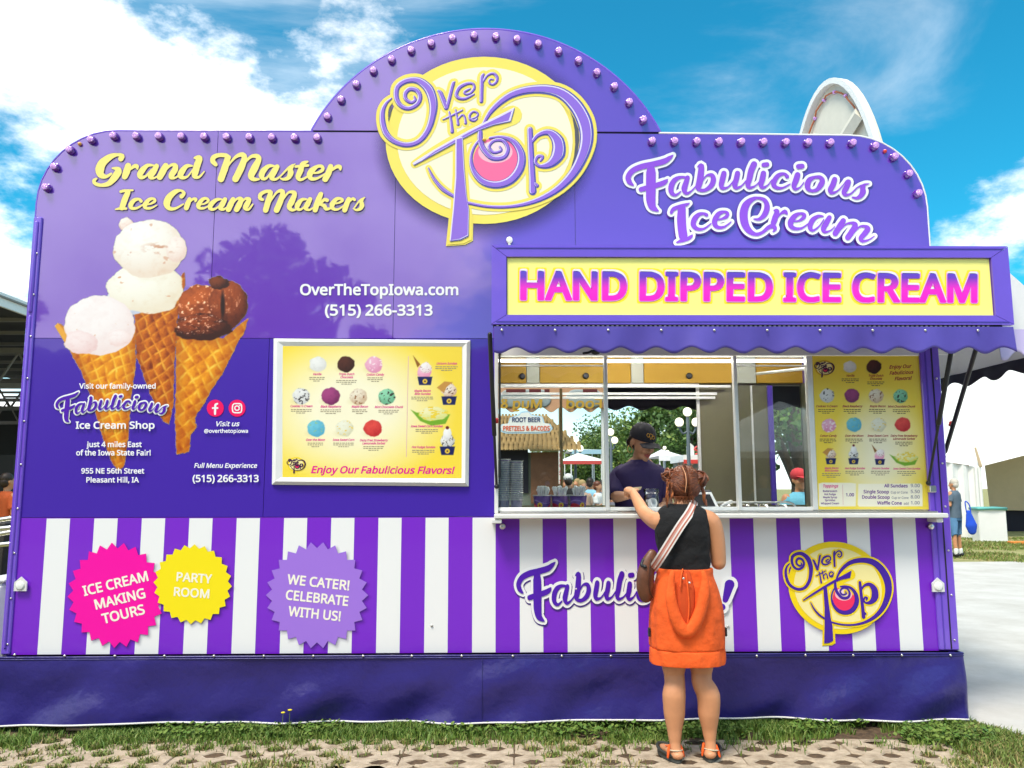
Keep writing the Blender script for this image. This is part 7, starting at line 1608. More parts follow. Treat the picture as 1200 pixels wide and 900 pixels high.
# tip jar
c = px(763.5, 594, .12); jr = empty('tip_jar', (c.x, .12, zi), 0, 'clear plastic jar with a white round sticker on the counter', 'jar')
m_clear = glass_mat('clear_plastic', (.93, .94, .96), 1.45, 1.6)
mb = MB(); mb.lathe([(.048, 0), (.050, .09), (.046, .10), (.046, .115), (.052, .116), (.052, .145), (.044, .145)], n=20, mat=m_clear, cap=False); link('jar_wall', mb.mesh('jar_wall', None, True), jr)
mb = MB(); mb.lathe([(.053, .117), (.054, .12), (.053, .124)], n=20, mat=m_clear, cap=False); link('jar_lip', mb.mesh('jar_lip', None, True), jr)
mb = MB(); V = []; n = 20
for k in range(n): a = -math.pi/2+.036*math.cos(2*math.pi*k/n)/.052; V.append((.0525*math.cos(a), .0525*math.sin(a), .048+.034*math.sin(2*math.pi*k/n)))
mb.add(V, [tuple(range(n))], m_white); link('jar_sticker', mb.mesh('sticker'), jr)
mb = MB()
for k in range(9): a = rnd.uniform(0, 6.3); mb.box(.02*math.cos(a)-.018, .02*math.cos(a)+.018, .02*math.sin(a)-.004, .02*math.sin(a)+.004, .006+k*.006, .03+k*.006, [cloth('note_green', (.25, .32, .2)), m_white][k % 2])
link('bank_notes', mb.mesh('notes'), jr)
# payment terminal with a tilted screen
c = px(820, 598, .06); pt = empty('payment_terminal', (c.x, .08, zi), R(-6), 'white till screen and printer beside the woman\'s head', 'till')
mb = MB(); mb.box(-.10, .12, -.02, .13, 0, .016, m_white, .005); mb.prism([(-.01, .012), (.035, .012), (.12, .10), (.10, .105)], 'x', -.03, .03, m_white); link('stand', mb.mesh('stand'), pt)
mb = MB(); V = [(-.105, -.05, .018), (.125, -.05, .018), (.095, .045, .112), (-.075, .045, .112)]; V2 = [(x, y+.018, z+.008) for x, y, z in V]; mb.add(V+V2, [(0, 1, 2, 3), (7, 6, 5, 4), (0, 4, 5, 1), (1, 5, 6, 2), (2, 6, 7, 3), (3, 7, 4, 0)], m_white); link('screen_frame', mb.mesh('screen_frame'), pt)
mb = MB(); V = [(-.085, -.0455, .0275), (.102, -.0455, .0275), (.080, .0385, .104), (-.060, .0385, .104)]; mb.add([(x, y-.003, z+.001) for x, y, z in V], [(0, 1, 2, 3)], pmat('dark_screen', (.01, .012, .015), rough=.08, coat=1)); link('screen', mb.mesh('screen'), pt)
mb = MB(); mb.box(-.06, .10, .075, .16, .02, .135, pmat('grey_plastic', (.12, .12, .13), rough=.5), .01); mb.tube([(.02, .1, .16), (.02, .1, .19)], [.042, .034], 12, m_white); link('receipt_printer', mb.mesh('printer', None, True), pt)
# flat things
c0 = px(742, 597, .0); pp = empty('paper_pile', (c0.x, -.02, zc0+.043), 0, 'white papers lying flat on the counter left of the woman', 'papers')
for k in range(4):
    a = R(rnd.uniform(-14, 14)); mb = MB(); hw_, hh = .105, .06; V = [(math.cos(a)*x-math.sin(a)*y, math.sin(a)*x+math.cos(a)*y, k*.002+.004*(x > 0)*(y > 0)*2) for x, y in ((-hw_, -hh), (hw_, -hh), (hw_, hh), (-hw_, hh))]; mb.add(V, [(0, 1, 2, 3)], m_white); mb.add([(x, y, z-.0015) for x, y, z in V], [(3, 2, 1, 0)], m_white); link('paper_sheet', mb.mesh('paper_sheet'), pp)
# chrome rail and dipping gear at the right pane
c0, c1 = px(838, 590, .20), px(930, 590, .20)
cr_ = empty('chrome_rail', (c0.x, .2, zi), 0, 'chrome rail curving down beside the toppings at the right pane', 'rail')
mb = MB(); P_ = [(0, 0, .0), (0, 0, .035), (.02, 0, .048), (.15, 0, .05), (.45, 0, .05), (c1.x-c0.x-.04, 0, .05), (c1.x-c0.x, 0, .035), (c1.x-c0.x+.02, 0, 0)]; mb.tube(P_, .007, 8, m_steel); link('rail_tube', mb.mesh('rail', None, True), cr_)
lbs = ['clear topping tub under the chrome rail, nearest the till', 'clear topping tub with brown crumbs under the chrome rail', 'clear topping tub with pale nuts below the right pane', 'clear topping tub at the right end of the chrome rail']
for k in range(4):
    c = px(850+k*22, 598, .13); tb = empty('topping_tub', (c.x, .13, zi), 0, lbs[k], 'tub', 'topping tubs under the chrome rail')
    mb = MB(); mb.lathe([(.030, 0), (.038, .035), (.040, .036)], n=16, mat=m_clear, cap=False); link('tub_wall', mb.mesh('tub', None, True), tb)
    mb = MB(); mt = [cloth('white_topping', (.6, .58, .55)), cloth('brown_topping', (.15, .06, .03)), cloth('nut_topping', (.5, .33, .15)), cloth('grey_topping', (.35, .35, .36))][k]
    for q in range(26): a = rnd.uniform(0, 6.3); r_ = rnd.uniform(0, .026); mb.ell((r_*math.cos(a), r_*math.sin(a), .014+rnd.uniform(0, .012)), (.007, .006, .005), mt, 6, 4)
    link('topping', mb.mesh('topping', None, True), tb)
mb = MB(); c = px(862, 592, .2); mb.tube([(0, 0, .0), (.02, 0, .03), (.08, .0, .055)], [.008, .008, .014], 8, m_white); o = mb.build('serving_scoop', None, None, True, (px(843, 597, .10).x, .10, zi)); tag(o, 'white serving scoop lying between till and chrome rail', 'scoop')
c = px(893, 596, 1.2); mb = MB(); mb.lathe([(.07, 0), (.10, .04), (.11, .09), (.10, .095)], n=20, mat=m_steel, cap=False); o = mb.build('steel_bowl', None, None, True, (px(896, 590, 1.9).x, 1.95, 1.236)); tag(o, 'round steel bowl on the rear counter behind the right pane', 'bowl')
c = px(705, 592, 1.9); eq = empty('ice_cream_freezer', (.35, 1.3, .45), 0, 'grey dipping freezer behind the tubs of spoons', 'freezer')
mb = MB(); mb.box(-.33, .45, -.28, .28, 0, .80, pmat('grey_enamel', (.20, .23, .22), rough=.35), .01); link('cabinet', mb.mesh('cabinet'), eq)
mb = MB(); mb.box(-.30, .42, -.25, .25, .803, .82, m_steel, .004); link('lid', mb.mesh('lid'), eq)

# ------------------------------------------------------------------ ground
def ground_mat(name, c1, c2, sc, bump=.01):
    m = bpy.data.materials.new(name); m.use_nodes = True; t = m.node_tree; p = t.nodes['Principled BSDF']; p.inputs['Roughness'].default_value = .95
    tc = N(t, 'ShaderNodeTexCoord'); n = N(t, 'ShaderNodeTexNoise'); n.inputs['Scale'].default_value = sc; n.inputs['Detail'].default_value = 10; n.inputs['Roughness'].default_value = .7; t.links.new(tc.outputs['Object'], n.inputs[0])
    r_ = N(t, 'ShaderNodeValToRGB'); r_.color_ramp.elements[0].position = .35; r_.color_ramp.elements[1].position = .65; r_.color_ramp.elements[0].color = (*c1, 1); r_.color_ramp.elements[1].color = (*c2, 1); t.links.new(n.outputs['Fac'], r_.inputs[0]); t.links.new(r_.outputs[0], p.inputs['Base Color'])
    n2 = N(t, 'ShaderNodeTexNoise'); n2.inputs['Scale'].default_value = sc*9; n2.inputs['Detail'].default_value = 8; t.links.new(tc.outputs['Object'], n2.inputs[0]); b = N(t, 'ShaderNodeBump'); b.inputs['Distance'].default_value = bump; b.inputs['Strength'].default_value = .8; t.links.new(n2.outputs['Fac'], b.inputs['Height']); t.links.new(b.outputs[0], p.inputs['Normal']); return m
m_soil = ground_mat('dry_soil', (.055, .034, .018), (.17, .105, .055), 30, .012); m_turf = ground_mat('worn_turf', (.20, .22, .05), (.42, .36, .17), 2.5, .02)
m_conc = ground_mat('pale_concrete', (.47, .44, .39), (.60, .575, .53), 1.3, .006); m_pav = ground_mat('sandy_concrete_paver', (.29, .22, .15), (.56, .46, .34), 11, .006)
def sheet(name, poly, z, mat, kind='structure'):
    mb = MB(); mb.add([(x, y, z) for x, y in poly], [tuple(range(len(poly)))], mat); o = mb.build(name); o['kind'] = kind; return o
sheet('ground', [(-900, -900), (900, -900), (900, 900), (-900, 900)], -.06, m_turf)
sheet('soil_bed', [(-5.6, -3.2), (3.25, -3.2), (3.1, -.9), (3.05, .35), (-5.6, .35)], -.0088, m_soil)
rp = [(3.45, -3.5), (3.12, -.9), (3.02, -.25), (3.12, .6), (3.3, 3.5), (8.4, 11.2), (60, 13.4), (60, -3.5)]
mb = MB(); mb.prism(rp, 'z', -.055, .004, m_conc); o = mb.build('concrete_path'); o['kind'] = 'structure'
sheet('fairground_asphalt', [(-60, 6), (6.0, 7.5), (30, 14.5), (30, 60), (-60, 60)], -.04, ground_mat('light_asphalt', (.20, .20, .20), (.28, .28, .27), 2))
sheet('fairground_road', [(-60, -60), (60, -60), (60, -3.6), (-60, -3.6)], -.04, ground_mat('grey_asphalt', (.17, .165, .155), (.25, .24, .23), 2))
sheet('grass_verge', [(8.4, 11.22), (60, 13.42), (60, 24), (11, 24)], -.03, m_turf)
# lattice pavers
def paver_mesh():
    p, q = .214, .23; Wd, Dp = 3*p, 2*q; hx, hy = .072, .055; g_ = .0028
    def dia(cx, cy, s): return [(cx-hx*s, cy-.006), (cx-hx*s*.42, cy-hy*s*.93), (cx+hx*s*.22, cy-hy*s*.93), (cx+hx*s, cy+.006), (cx+hx*s*.42, cy+hy*s*.93), (cx-hx*s*.22, cy+hy*s*.93)]
    def loops(s, z, g2):
        L = [[(g2, g2), (Wd-g2, g2)]]
        o = [(g2, g2), (Wd-g2, g2)]
        for cy in (q*.75, q*1.75): o += [(Wd-g2, cy-hy*s*.85), (Wd-hx*s, cy), (Wd-g2, cy+hy*s*.85)]
        o += [(Wd-g2, Dp-g2), (g2, Dp-g2)]
        for cy in (q*1.75, q*.75): o += [(g2, cy+hy*s*.85), (hx*s, cy), (g2, cy-hy*s*.85)]
        H = [dia(cx*p, cy*q, s)[::-1] for cx, cy in ((.5, .25), (1.5, .25), (2.5, .25), (1, .75), (2, .75), (.5, 1.25), (1.5, 1.25), (2.5, 1.25), (1, 1.75), (2, 1.75))]
        return [[(x, y, z) for x, y in l] for l in [o]+H]
    mb = MB(); top, mid, bot = loops(1.0, 0, g_+.004), loops(.90, -.007, g_), loops(.86, -.07, g_)
    tr = tessellate_polygon([[Vector(v) for v in l] for l in top]); flat = [v for l in top for v in l]; mb.add(flat, [tuple(t) for t in tr])
    for A, B in ((top, mid), (mid, bot)):
        for la, lb2 in zip(A, B):
            n = len(la); mb.add(la+lb2, [(i, i+n, (i+1) % n+n, (i+1) % n) for i in range(n)])
    return mb.mesh('paver', m_pav), Wd, Dp
pme, PW, PD = paver_mesh(); CELLS = []
pv = bpy.data.objects.new('paved_strip', None); COL.objects.link(pv); pv['kind'] = 'structure'; pv['label'] = 'strip of diamond lattice pavers in front of the trailer'
ang = R(-3.5)
for j in range(6):
    for i in range(-8, 5):
        x, y = i*PW+(.107 if j % 2 else 0)+.1, -.30-PD-j*PD
        xr, yr = x*math.cos(ang)-(y+.3)*math.sin(ang), x*math.sin(ang)*.35+(y+.3)*math.cos(ang)-.3+.03
        if xr+PW > 2.75-(-y)*.02 or xr < -5.4: continue
        ca_, sa_ = math.cos(ang*.5), math.sin(ang*.5)
        for cx, cy in ((.5, .25), (1.5, .25), (2.5, .25), (0, .75), (1, .75), (2, .75), (.5, 1.25), (1.5, 1.25), (2.5, 1.25), (0, 1.75), (1, 1.75), (2, 1.75)): u_, v_ = cx*.214, cy*.23; CELLS.append((xr+u_*ca_-v_*sa_, yr+u_*sa_+v_*ca_))
        o = link('paver', pme, pv, (xr, yr, rnd.uniform(-.004, .004)-.002)); o.rotation_euler = (R(rnd.uniform(-.5, .5)), R(rnd.uniform(-.5, .5)), ang*.5+R(rnd.uniform(-.4, .4)))
# grass
def grass(name, n, dens, hgt, mats, seed, box_, lean=.5, wid=.0028, z0_=-.012, label=None, pts=None):
    r_ = np.random.RandomState(seed)
    if pts is None:
        X = r_.uniform(box_[0], box_[1], n*3); Y = r_.uniform(box_[2], box_[3], n*3)
        k = r_.rand(n*3) < dens(X, Y); X, Y = X[k][:n], Y[k][:n]; n = len(X)
    else: X, Y = pts[:, 0], pts[:, 1]
    h = hgt(X, Y)*r_.uniform(.45, 1.15, n); a = r_.uniform(0, 2*np.pi, n); l = r_.uniform(.1, 1, n)*lean*h; w = wid*r_.uniform(.7, 1.6, n); b = r_.uniform(0, 2*np.pi, n)
    P0 = np.stack([X, Y, np.full(n, z0_)], 1); D = np.stack([np.cos(a)*l, np.sin(a)*l, np.zeros(n)], 1); S_ = np.stack([np.cos(b)*w, np.sin(b)*w, np.zeros(n)], 1); up_ = np.stack([np.zeros(n), np.zeros(n), h], 1)
    V = np.stack([P0-S_, P0+S_, P0+D*.35+up_*.6+S_*.8, P0+D*.35+up_*.6-S_*.8, P0+D+up_*(1-.25*lean)], 1).reshape(-1, 3)
    i = np.arange(n)*5; T = np.concatenate([np.stack([i, i+1, i+2], 1), np.stack([i, i+2, i+3], 1), np.stack([i+3, i+2, i+4], 1)])
    me = np_mesh(name, V, T, mats[0])
    for m_ in mats[1:]: me.materials.append(m_)
    mi = np.tile(r_.randint(0, len(mats), n), 3).astype(np.int32); me.polygons.foreach_set('material_index', mi)
    o = link(name, me); o['kind'] = 'stuff'
    if label: o['label'] = label
    return o
gm_ = [pmat('fresh_grass', (.085, .17, .018), rough=.6, spec=.2), pmat('mid_grass', (.14, .21, .03), rough=.6), pmat('lime_grass', (.20, .26, .05), rough=.6)]
gd_ = [pmat('straw_grass', (.38, .30, .12), rough=.7), pmat('olive_grass', (.17, .18, .05), rough=.7), pmat('lime_grass', (.2, .26, .05)), pmat('mid_grass', (.1, .17, .02))]
cl = lambda X, Y, s, sd: fbm(X*s, Y*s, sd, 3)
edge = lambda X: -.15-.10*fbm(X*1.3, X*0, 3, 3)-.16*np.clip((-X-1.6)/1.2, 0, 1)-.22*np.clip((X-2.1)/.5, 0, 1)
grass('grass_fringe', 52000, lambda X, Y: np.where(Y > edge(X), .95, np.exp((Y-edge(X))*14))*np.clip((cl(X, Y, 5, 9)-.32)*5, 0, 1), lambda X, Y: .040+.045*cl(X, Y, 3, 4), gm_+[gm_[0]], 5, (-5, 3.05, -.62, .02), .7, label='green grass and clover along the trailer skirt')
def cell_grass():
    r_ = np.random.RandomState(6); XY = []; n_ = 0
    C = np.array(CELLS); k = cl(C[:, 0], C[:, 1], 1.6, 19); pr = np.clip((k-.44-.13*np.clip(C[:, 0]+.3, -2, 2)+.4*np.clip((C[:, 0]-2.0)*2, 0, 1)+.35*np.clip((C[:, 1]+.42)*5, -.3, 1))*5, .0, 1)
    for (x, y), p in zip(C, pr):
        m_ = int(150*p*r_.uniform(.3, 1.1)); XY.append(np.stack([x+np.clip(r_.normal(0, .026, m_), -.055, .055), y+np.clip(r_.normal(0, .020, m_), -.04, .04)], 1))
    XY = np.concatenate(XY); return XY
XYC = cell_grass()
grass('paver_grass', len(XYC), None, lambda X, Y: .040+.035*cl(X, Y, 4, 24)+.03*np.clip((X-2.2), 0, .6), gd_, 6, None, .9, .0032, z0_=-.025, label='yellow-green tufts growing in the paver openings', pts=XYC)
grass('loose_grass', 16000, lambda X, Y: np.clip((cl(X, Y, 1.8, 39)-.50-.12*np.clip(X+1.6, -1.5, 2)+.9*np.clip((X-2.35)*2, 0, 1))*5, 0.0, 1), lambda X, Y: .035+.03*cl(X, Y, 4, 24)+.03*np.clip((X-2.2), 0, .6), gd_, 16, (-5, 3.1, -1.5, -.15), .9, .0032, z0_=-.012, label='straggling dry grass over the left pavers')
grass('verge_grass', 26000, lambda X, Y: np.clip((cl(X, Y, .8, 29)-.35)*4, 0, 1), lambda X, Y: .05+.04*cl(X, Y, 1, 4), [gm_[2], gm_[1], gd_[0], gd_[1], gd_[2]], 8, (7.5, 19, 11.0, 19), .6, .012, label='grass verge in front of the white marquee')
grass('corner_grass', 9000, lambda X, Y: np.clip(1-np.hypot((X-2.98)/.24, (Y+.50)/.42), 0, 1)**.5, lambda X, Y: .045+.04*cl(X, Y, 5, 4), gm_+gd_[:2], 9, (2.5, 3.25, -1.1, .1), .7, label='tall tuft of grass at the right corner of the pavers')
# clover leaves low in the fringe
def clover():
    r_ = np.random.RandomState(4); n = 9000; X = r_.uniform(-4, 3, n*2); Y = r_.uniform(-.5, .0, n*2); k = (cl(X, Y, 4, 33) > .47) & (Y > edge(X)-.05); X, Y = X[k][:n], Y[k][:n]; n = len(X)
    z = r_.uniform(0, .055, n); a = r_.uniform(0, 6.28, n); s = r_.uniform(.007, .015, n); tl = r_.uniform(-.6, .6, (n, 2)); V = []
    for u, v in ((-1, 0), (-.3, .8), (.7, .6), (1, 0), (.7, -.6), (-.3, -.8)):
        xx, yy = (u*np.cos(a)-v*np.sin(a))*s, (u*np.sin(a)+v*np.cos(a))*s; V.append(np.stack([X+xx, Y+yy, z+xx*tl[:, 0]+yy*tl[:, 1]], 1))
    V = np.stack(V, 1).reshape(-1, 3); i = np.arange(n)*6; F = np.concatenate([np.stack([i, i+1, i+2, i+3], 1), np.stack([i, i+3, i+4, i+5], 1)])
    me = np_mesh('clover', V, F, gm_[0]); me.materials.append(gm_[1]); me.polygons.foreach_set('material_index', np.tile(r_.randint(0, 2, n), 2).astype(np.int32)); o = link('clover_patch', me); o['kind'] = 'stuff'; o['label'] = 'low clover leaves along the skirt'
clover()
for (xp, yp), s_, lb_ in (((339, 832), .012, 'yellow dandelion flower nearest the skirt, upper one of the pair'), ((331, 835), .010, 'yellow dandelion flower, lower one of the pair beside the skirt')):
    c = px(xp, yp, -.12); fl = empty('dandelion', (c.x, -.12, -.03), 0, lb_, 'flower', 'dandelions by the skirt'); mb = MB(); mb.tube([(0, 0, 0), (.004, 0, c.z+.03)], .0018, 5, gm_[1]); link('stem', mb.mesh('stem'), fl); mb = MB()
    for k in range(14): a = k*.45; mb.ell((.004+.006*math.cos(a), .006*math.sin(a), c.z+.03), (s_*.7, s_*.35, .004), pmat('dandelion_yellow', (.8, .6, .01), rough=.6), 6, 4, Matrix.Rotation(a, 3, 'Z'))
    link('flower_head', mb.mesh('flower', None, True), fl)
mb = MB(); c = ground(25, 846); mb.box(c.x-.30, c.x+.17, c.y-.06, c.y+.06, .0, .03, pmat('pale_timber', (.45, .33, .2), rough=.8, noise=(9, .2)), .004); tag(mb.build('timber_block'), 'pale wooden block lying on the grass at the left end', 'wooden block')
c = ground(124, 852); mb = MB(); mb.ell((c.x, c.y, .01), (.07, .04, .028), pmat('tan_stone', (.42, .33, .22), rough=.9), 8, 5); tag(mb.build('stone'), 'tan stone in the grass beside the left skirt', 'stone')

# ------------------------------------------------------------------ trees
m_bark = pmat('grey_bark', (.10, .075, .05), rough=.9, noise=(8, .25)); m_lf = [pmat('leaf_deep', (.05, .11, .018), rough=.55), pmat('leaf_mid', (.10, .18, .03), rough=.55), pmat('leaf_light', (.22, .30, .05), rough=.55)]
def tree(x, y, h, w, label, n=9000, leaf=.16, seed=1, group='trees beyond the trailer'):
    r_ = random.Random(seed); nr = np.random.RandomState(seed); t_ = empty('tree', (x, y, -.04), 0, label, 'tree', group)
    mb = MB(); mb.tube([(0, 0, 0), (.1, .05, h*.25), (.0, .1, h*.55), (.1, 0, h*.85)], [h*.035, h*.026, h*.017, h*.005], 9, m_bark)
    cl_ = []
    for k in range(16):
        a = r_.uniform(0, 6.28); z = h*r_.uniform(.3, .92); rr = w*.5*math.sqrt(max(.08, 1-((z/h-.58)/.46)**2))*r_.uniform(.35, .95); e = Vector((rr*math.cos(a), rr*math.sin(a), z)); s = Vector((0, .05, max(h*.18, z-h*.22))); mb.tube([s, s.lerp(e, .55)+Vector((0, 0, h*.02)), e], [h*.014, h*.009, h*.003], 6, m_bark, rounded=False); cl_.append((e, w*r_.uniform(.15, .26)))
    link('trunk', mb.mesh('trunk', None, True), t_)
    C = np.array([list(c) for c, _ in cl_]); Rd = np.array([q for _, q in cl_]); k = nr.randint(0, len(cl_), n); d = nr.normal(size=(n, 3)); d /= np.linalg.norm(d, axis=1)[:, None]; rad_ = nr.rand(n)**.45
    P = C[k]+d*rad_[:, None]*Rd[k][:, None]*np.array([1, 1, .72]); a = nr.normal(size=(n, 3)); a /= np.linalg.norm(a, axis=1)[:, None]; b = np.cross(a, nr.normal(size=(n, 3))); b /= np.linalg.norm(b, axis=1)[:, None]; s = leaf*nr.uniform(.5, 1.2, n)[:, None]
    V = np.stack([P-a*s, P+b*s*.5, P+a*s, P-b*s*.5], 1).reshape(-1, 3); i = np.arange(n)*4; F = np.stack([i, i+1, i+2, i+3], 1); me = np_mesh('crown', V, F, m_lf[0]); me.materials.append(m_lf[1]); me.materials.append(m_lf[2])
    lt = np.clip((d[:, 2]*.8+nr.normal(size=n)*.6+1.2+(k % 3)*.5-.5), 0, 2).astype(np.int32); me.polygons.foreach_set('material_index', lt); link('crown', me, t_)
for i, (xp, Y, h, w, lb_) in enumerate(((672, 85, 7.0, 9, 'small tree left of the window post, beyond the tents'), (700, 90, 8.0, 12, 'bushy tree between the window post and the server'), (728, 80, 8.4, 11, 'tree just left of the server\'s cap'), (782, 70, 8.8, 12, 'large dark green tree right of the server\'s cap'),
      (812, 55, 8.2, 8, 'bright green tree behind the triple globe lamp'), (935, 15, 8.5, 5, 'leafy tree behind the person in a red cap'), (1240, 48, 11, 10, 'tree behind the white marquee'))):
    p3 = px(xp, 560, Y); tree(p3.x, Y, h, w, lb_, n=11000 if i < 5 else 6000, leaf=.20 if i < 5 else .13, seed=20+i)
# mirrored by the trailer's gloss: an added unseen pavilion and a few trees
pvx = empty('pavilion', (0, -26, 0), 0, 'unseen long pavilion added opposite the trailer to darken the gloss of its lower panels', 'pavilion')
m_pv = pmat('brown_shingle', (.07, .055, .05), rough=.9); m_pvw = pmat('green_boards', (.05, .07, .06), rough=.8)
mb = MB(); mb.prism([(-30, 5.6), (-20.6, 5.6), (-20.6, 5.9), (-25.5, 6.9), (-30, 5.9)], 'x', -34, 34, m_pv); o = link('roof', mb.mesh('roof'), pvx); fix(o, pvx)
mb = MB(); mb.box(-34, 34, -29.8, -29.5, -.04, 5.6, m_pvw); fix(link('back_wall', mb.mesh('back_wall'), pvx), pvx)
pm = MB(); pm.box(-.15, .15, -.15, .15, 0, 5.6, m_pvw); pme2 = pm.mesh('post')
for i in range(12): fix(link('post', pme2, pvx, (-33+i*6, -21, -.0)), pvx)
for i, (x, y, h, w, lb_) in enumerate(((-10.5, -27, 12.5, 7, 'tall round tree over the pavilion roof opposite the trailer'), (-7.4, -29, 11.0, 6, 'shorter tree over the pavilion roof opposite the trailer'), (-24, -34, 11, 8, 'tree at the left end of the pavilion opposite the trailer'))): tree(x, y, h, w, lb_, 7000, .26, 60+i, 'trees opposite the trailer')
mq = empty('canopy_tent', (5.2, -9.5, 0), 0, 'white pointed tent opposite the trailer mirrored in the right pane', 'tent'); m_canvas = pmat('white_canvas', (.80, .80, .78), rough=.7, noise=(2, .04), bump=(1.5, .3, .05))
mb = MB(); V = [(-1.9, -1.5, 2.1), (1.9, -1.5, 2.1), (1.9, 1.5, 2.1), (-1.9, 1.5, 2.1), (0, 0, 3.1)]; mb.add(V, [(0, 1, 4), (1, 2, 4), (2, 3, 4), (3, 0, 4)], m_canvas); link('tent_roof', mb.mesh('tent_roof'), mq)
for a, b in ((-1.85, -1.45), (1.85, -1.45), (1.85, 1.45), (-1.85, 1.45)): mb = MB(); mb.tube([(a, b, -.04), (a, b, 2.1)], .03, 6, m_white, smooth=False); link('tent_pole', mb.mesh('tent_pole'), mq)

# ------------------------------------------------------------------ seen through the serving window
def globe_lamp(xp, yp, Y, arms, rg, label, top=True, grp='globe street lamps'):
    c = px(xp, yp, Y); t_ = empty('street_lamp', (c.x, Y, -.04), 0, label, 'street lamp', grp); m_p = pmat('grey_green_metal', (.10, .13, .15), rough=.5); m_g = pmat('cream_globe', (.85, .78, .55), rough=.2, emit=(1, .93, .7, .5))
    H = c.z; mb = MB(); mb.tube([(0, 0, 0), (0, 0, H*.3), (0, 0, H-rg*1.2)], [.09, .06, .045], 8, m_p, smooth=False)
    for a in arms: mb.tube([(0, 0, H-rg*4.2), (a*.6, 0, H-rg*4.8), (a, 0, H-rg*3.4)], .03, 6, m_p); mb.lathe([(rg*.5, H-rg*3.6), (rg*.35, H-rg*3.2)], (a, 0, 0), 10, m_p)
    link('lamp_post', mb.mesh('post', None, True), t_)
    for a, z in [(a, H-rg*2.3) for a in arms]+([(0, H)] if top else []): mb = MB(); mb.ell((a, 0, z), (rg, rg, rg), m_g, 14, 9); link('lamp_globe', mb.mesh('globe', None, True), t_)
globe_lamp(805.5, 481, 17, (-.235*17/17*1.0, .235), .125, 'street lamp with three cream globes right of the server')
globe_lamp(778.8, 524, 40, (-.16, .16), .10, 'far street lamp with three small globes below the tree')
globe_lamp(715.5, 505, 24, (-.2, .14), .13, 'street lamp with globes just left of the server\'s shoulder'); globe_lamp(674, 515, 28, (-.2, .2), .14, 'street lamp with round globes above the crowd')
# root beer booth
bY = 8.0
bo = empty('snack_booth', (px(600, 570, bY).x, bY, -.04), 0, 'brown snack booth with tiled roof and a root beer sign', 'booth')
def bp(mb, name, smooth=False): o = mb.build(name, None, bo, smooth); return fix(o, bo)
m_wood = pmat('brown_wood', (.16, .07, .035), rough=.7, noise=(5, .25)); m_tile = pmat('straw_roof_tile', (.30, .19, .07), rough=.85, noise=(6, .3)); m_grn = pmat('grey_green_board', (.16, .20, .17), rough=.7, noise=(3, .1))
L_, R_ = px(560, 500, bY).x, px(656, 500, bY).x
za, zb2 = px(620, 527, bY).z, px(620, 482, bY).z
mb = MB(); mb.box(L_, R_, bY+.05, bY+2.2, .9, px(620, 530, bY).z, m_grn); mb.box(L_, R_, bY, bY+2.2, -.04, .9, m_wood); bp(mb, 'wall')
mb = MB(); mb.box(L_+.2, px(619, 550, bY).x, bY+.02, bY+.04, px(600, 578, bY).z, px(600, 525, bY).z, m_dark); bp(mb, 'window_opening')
mb = MB(); mb.box(px(622, 550, bY).x, px(656, 550, bY).x, bY-.02, bY+.04, px(600, 590, bY).z, px(600, 530, bY).z, m_wood); bp(mb, 'brown_panel')
mb = MB(); mb.box(px(621, 550, bY).x, px(657, 550, bY).x, bY-.1, bY+.04, px(600, 529, bY).z, px(600, 522, bY).z, pmat('cream_beam', (.6, .55, .4), rough=.6)); bp(mb, 'cream_beam')
rows = 6
mb = MB(); mb.add([(L_-.2, bY-.2, za), (px(680, 500, bY).x, bY-.2, za), (px(645, 500, bY).x, bY+.8, zb2), (L_-.2, bY+.8, zb2)], [(0, 1, 2, 3)], m_tile); bp(mb, 'roof_deck')
for k in range(rows):
    z0_, z1_ = za+(zb2-za)*k/rows, za+(zb2-za)*(k+1)/rows; y0_ = bY-.25+k*.16; xr_ = px(680-k*7, 500, bY).x; n = 24
    for i in range(n):
        xa_ = L_-.2+(xr_-L_+.2)*i/n; xb_ = L_-.2+(xr_-L_+.2)*(i+1)/n; mb = MB(); mb.add([(xa_+.01, y0_, z0_-.02), (xb_-.01, y0_, z0_-.02), (xb_-.01, y0_+.17, z1_+.02), (xa_+.01, y0_+.17, z1_+.02), ((xa_+xb_)/2, y0_-.012, z0_-.012), ((xa_+xb_)/2, y0_+.16, z1_+.025)], [(0, 4, 5, 3), (4, 1, 2, 5)], m_tile); bp(mb, 'roof_tile')
sY = bY-.5
def sgn(x, y): return (580+x*140/1200., 410+y*105/900.)
mb = MB(); poly = [sgn(*p) for p in ((130, 740), (150, 680), (240, 650), (260, 620), (340, 610), (370, 650), (480, 670), (500, 735), (560, 745), (580, 790), (550, 830), (440, 840), (110, 840), (50, 820), (40, 780), (70, 745))]
mb2 = MB(); flatpoly(mb2, poly, sY, pmat('pale_blue_sign_edge', (.45, .62, .75)), k=0); V = list(mb2.v); n = len(V)
P3 = [px(*p, sY) for p in poly]; mb.prism([(p.x, p.z) for p in P3], 'y', sY, sY+.05, pmat('pale_blue_sign_edge', (.45, .62, .75))); sgn_o = bp(mb, 'sign_board')
cx_, cz_ = sum(p.x for p in P3)/len(P3), sum(p.z for p in P3)/len(P3); mb = MB(); mb.prism([(cx_+(p.x-cx_)*.93, cz_+(p.z-cz_)*.86) for p in P3], 'y', sY-.006, sY-.002, m_white); mb.build('sign_face', None, sgn_o)
mb = MB(); text(mb, 'ROOT BEER', *sgn(312, 725), 5.6, ink('sign_navy', 20, 50, 110), sY-.012, width=33.5); mb.build('sign_words', None, sgn_o)
mb = MB(); text(mb, 'PRETZELS & BACODS', *sgn(315, 812), 5.6, ink('sign_orange', 235, 90, 30), sY-.012, width=55); mb.build('sign_words', None, sgn_o)
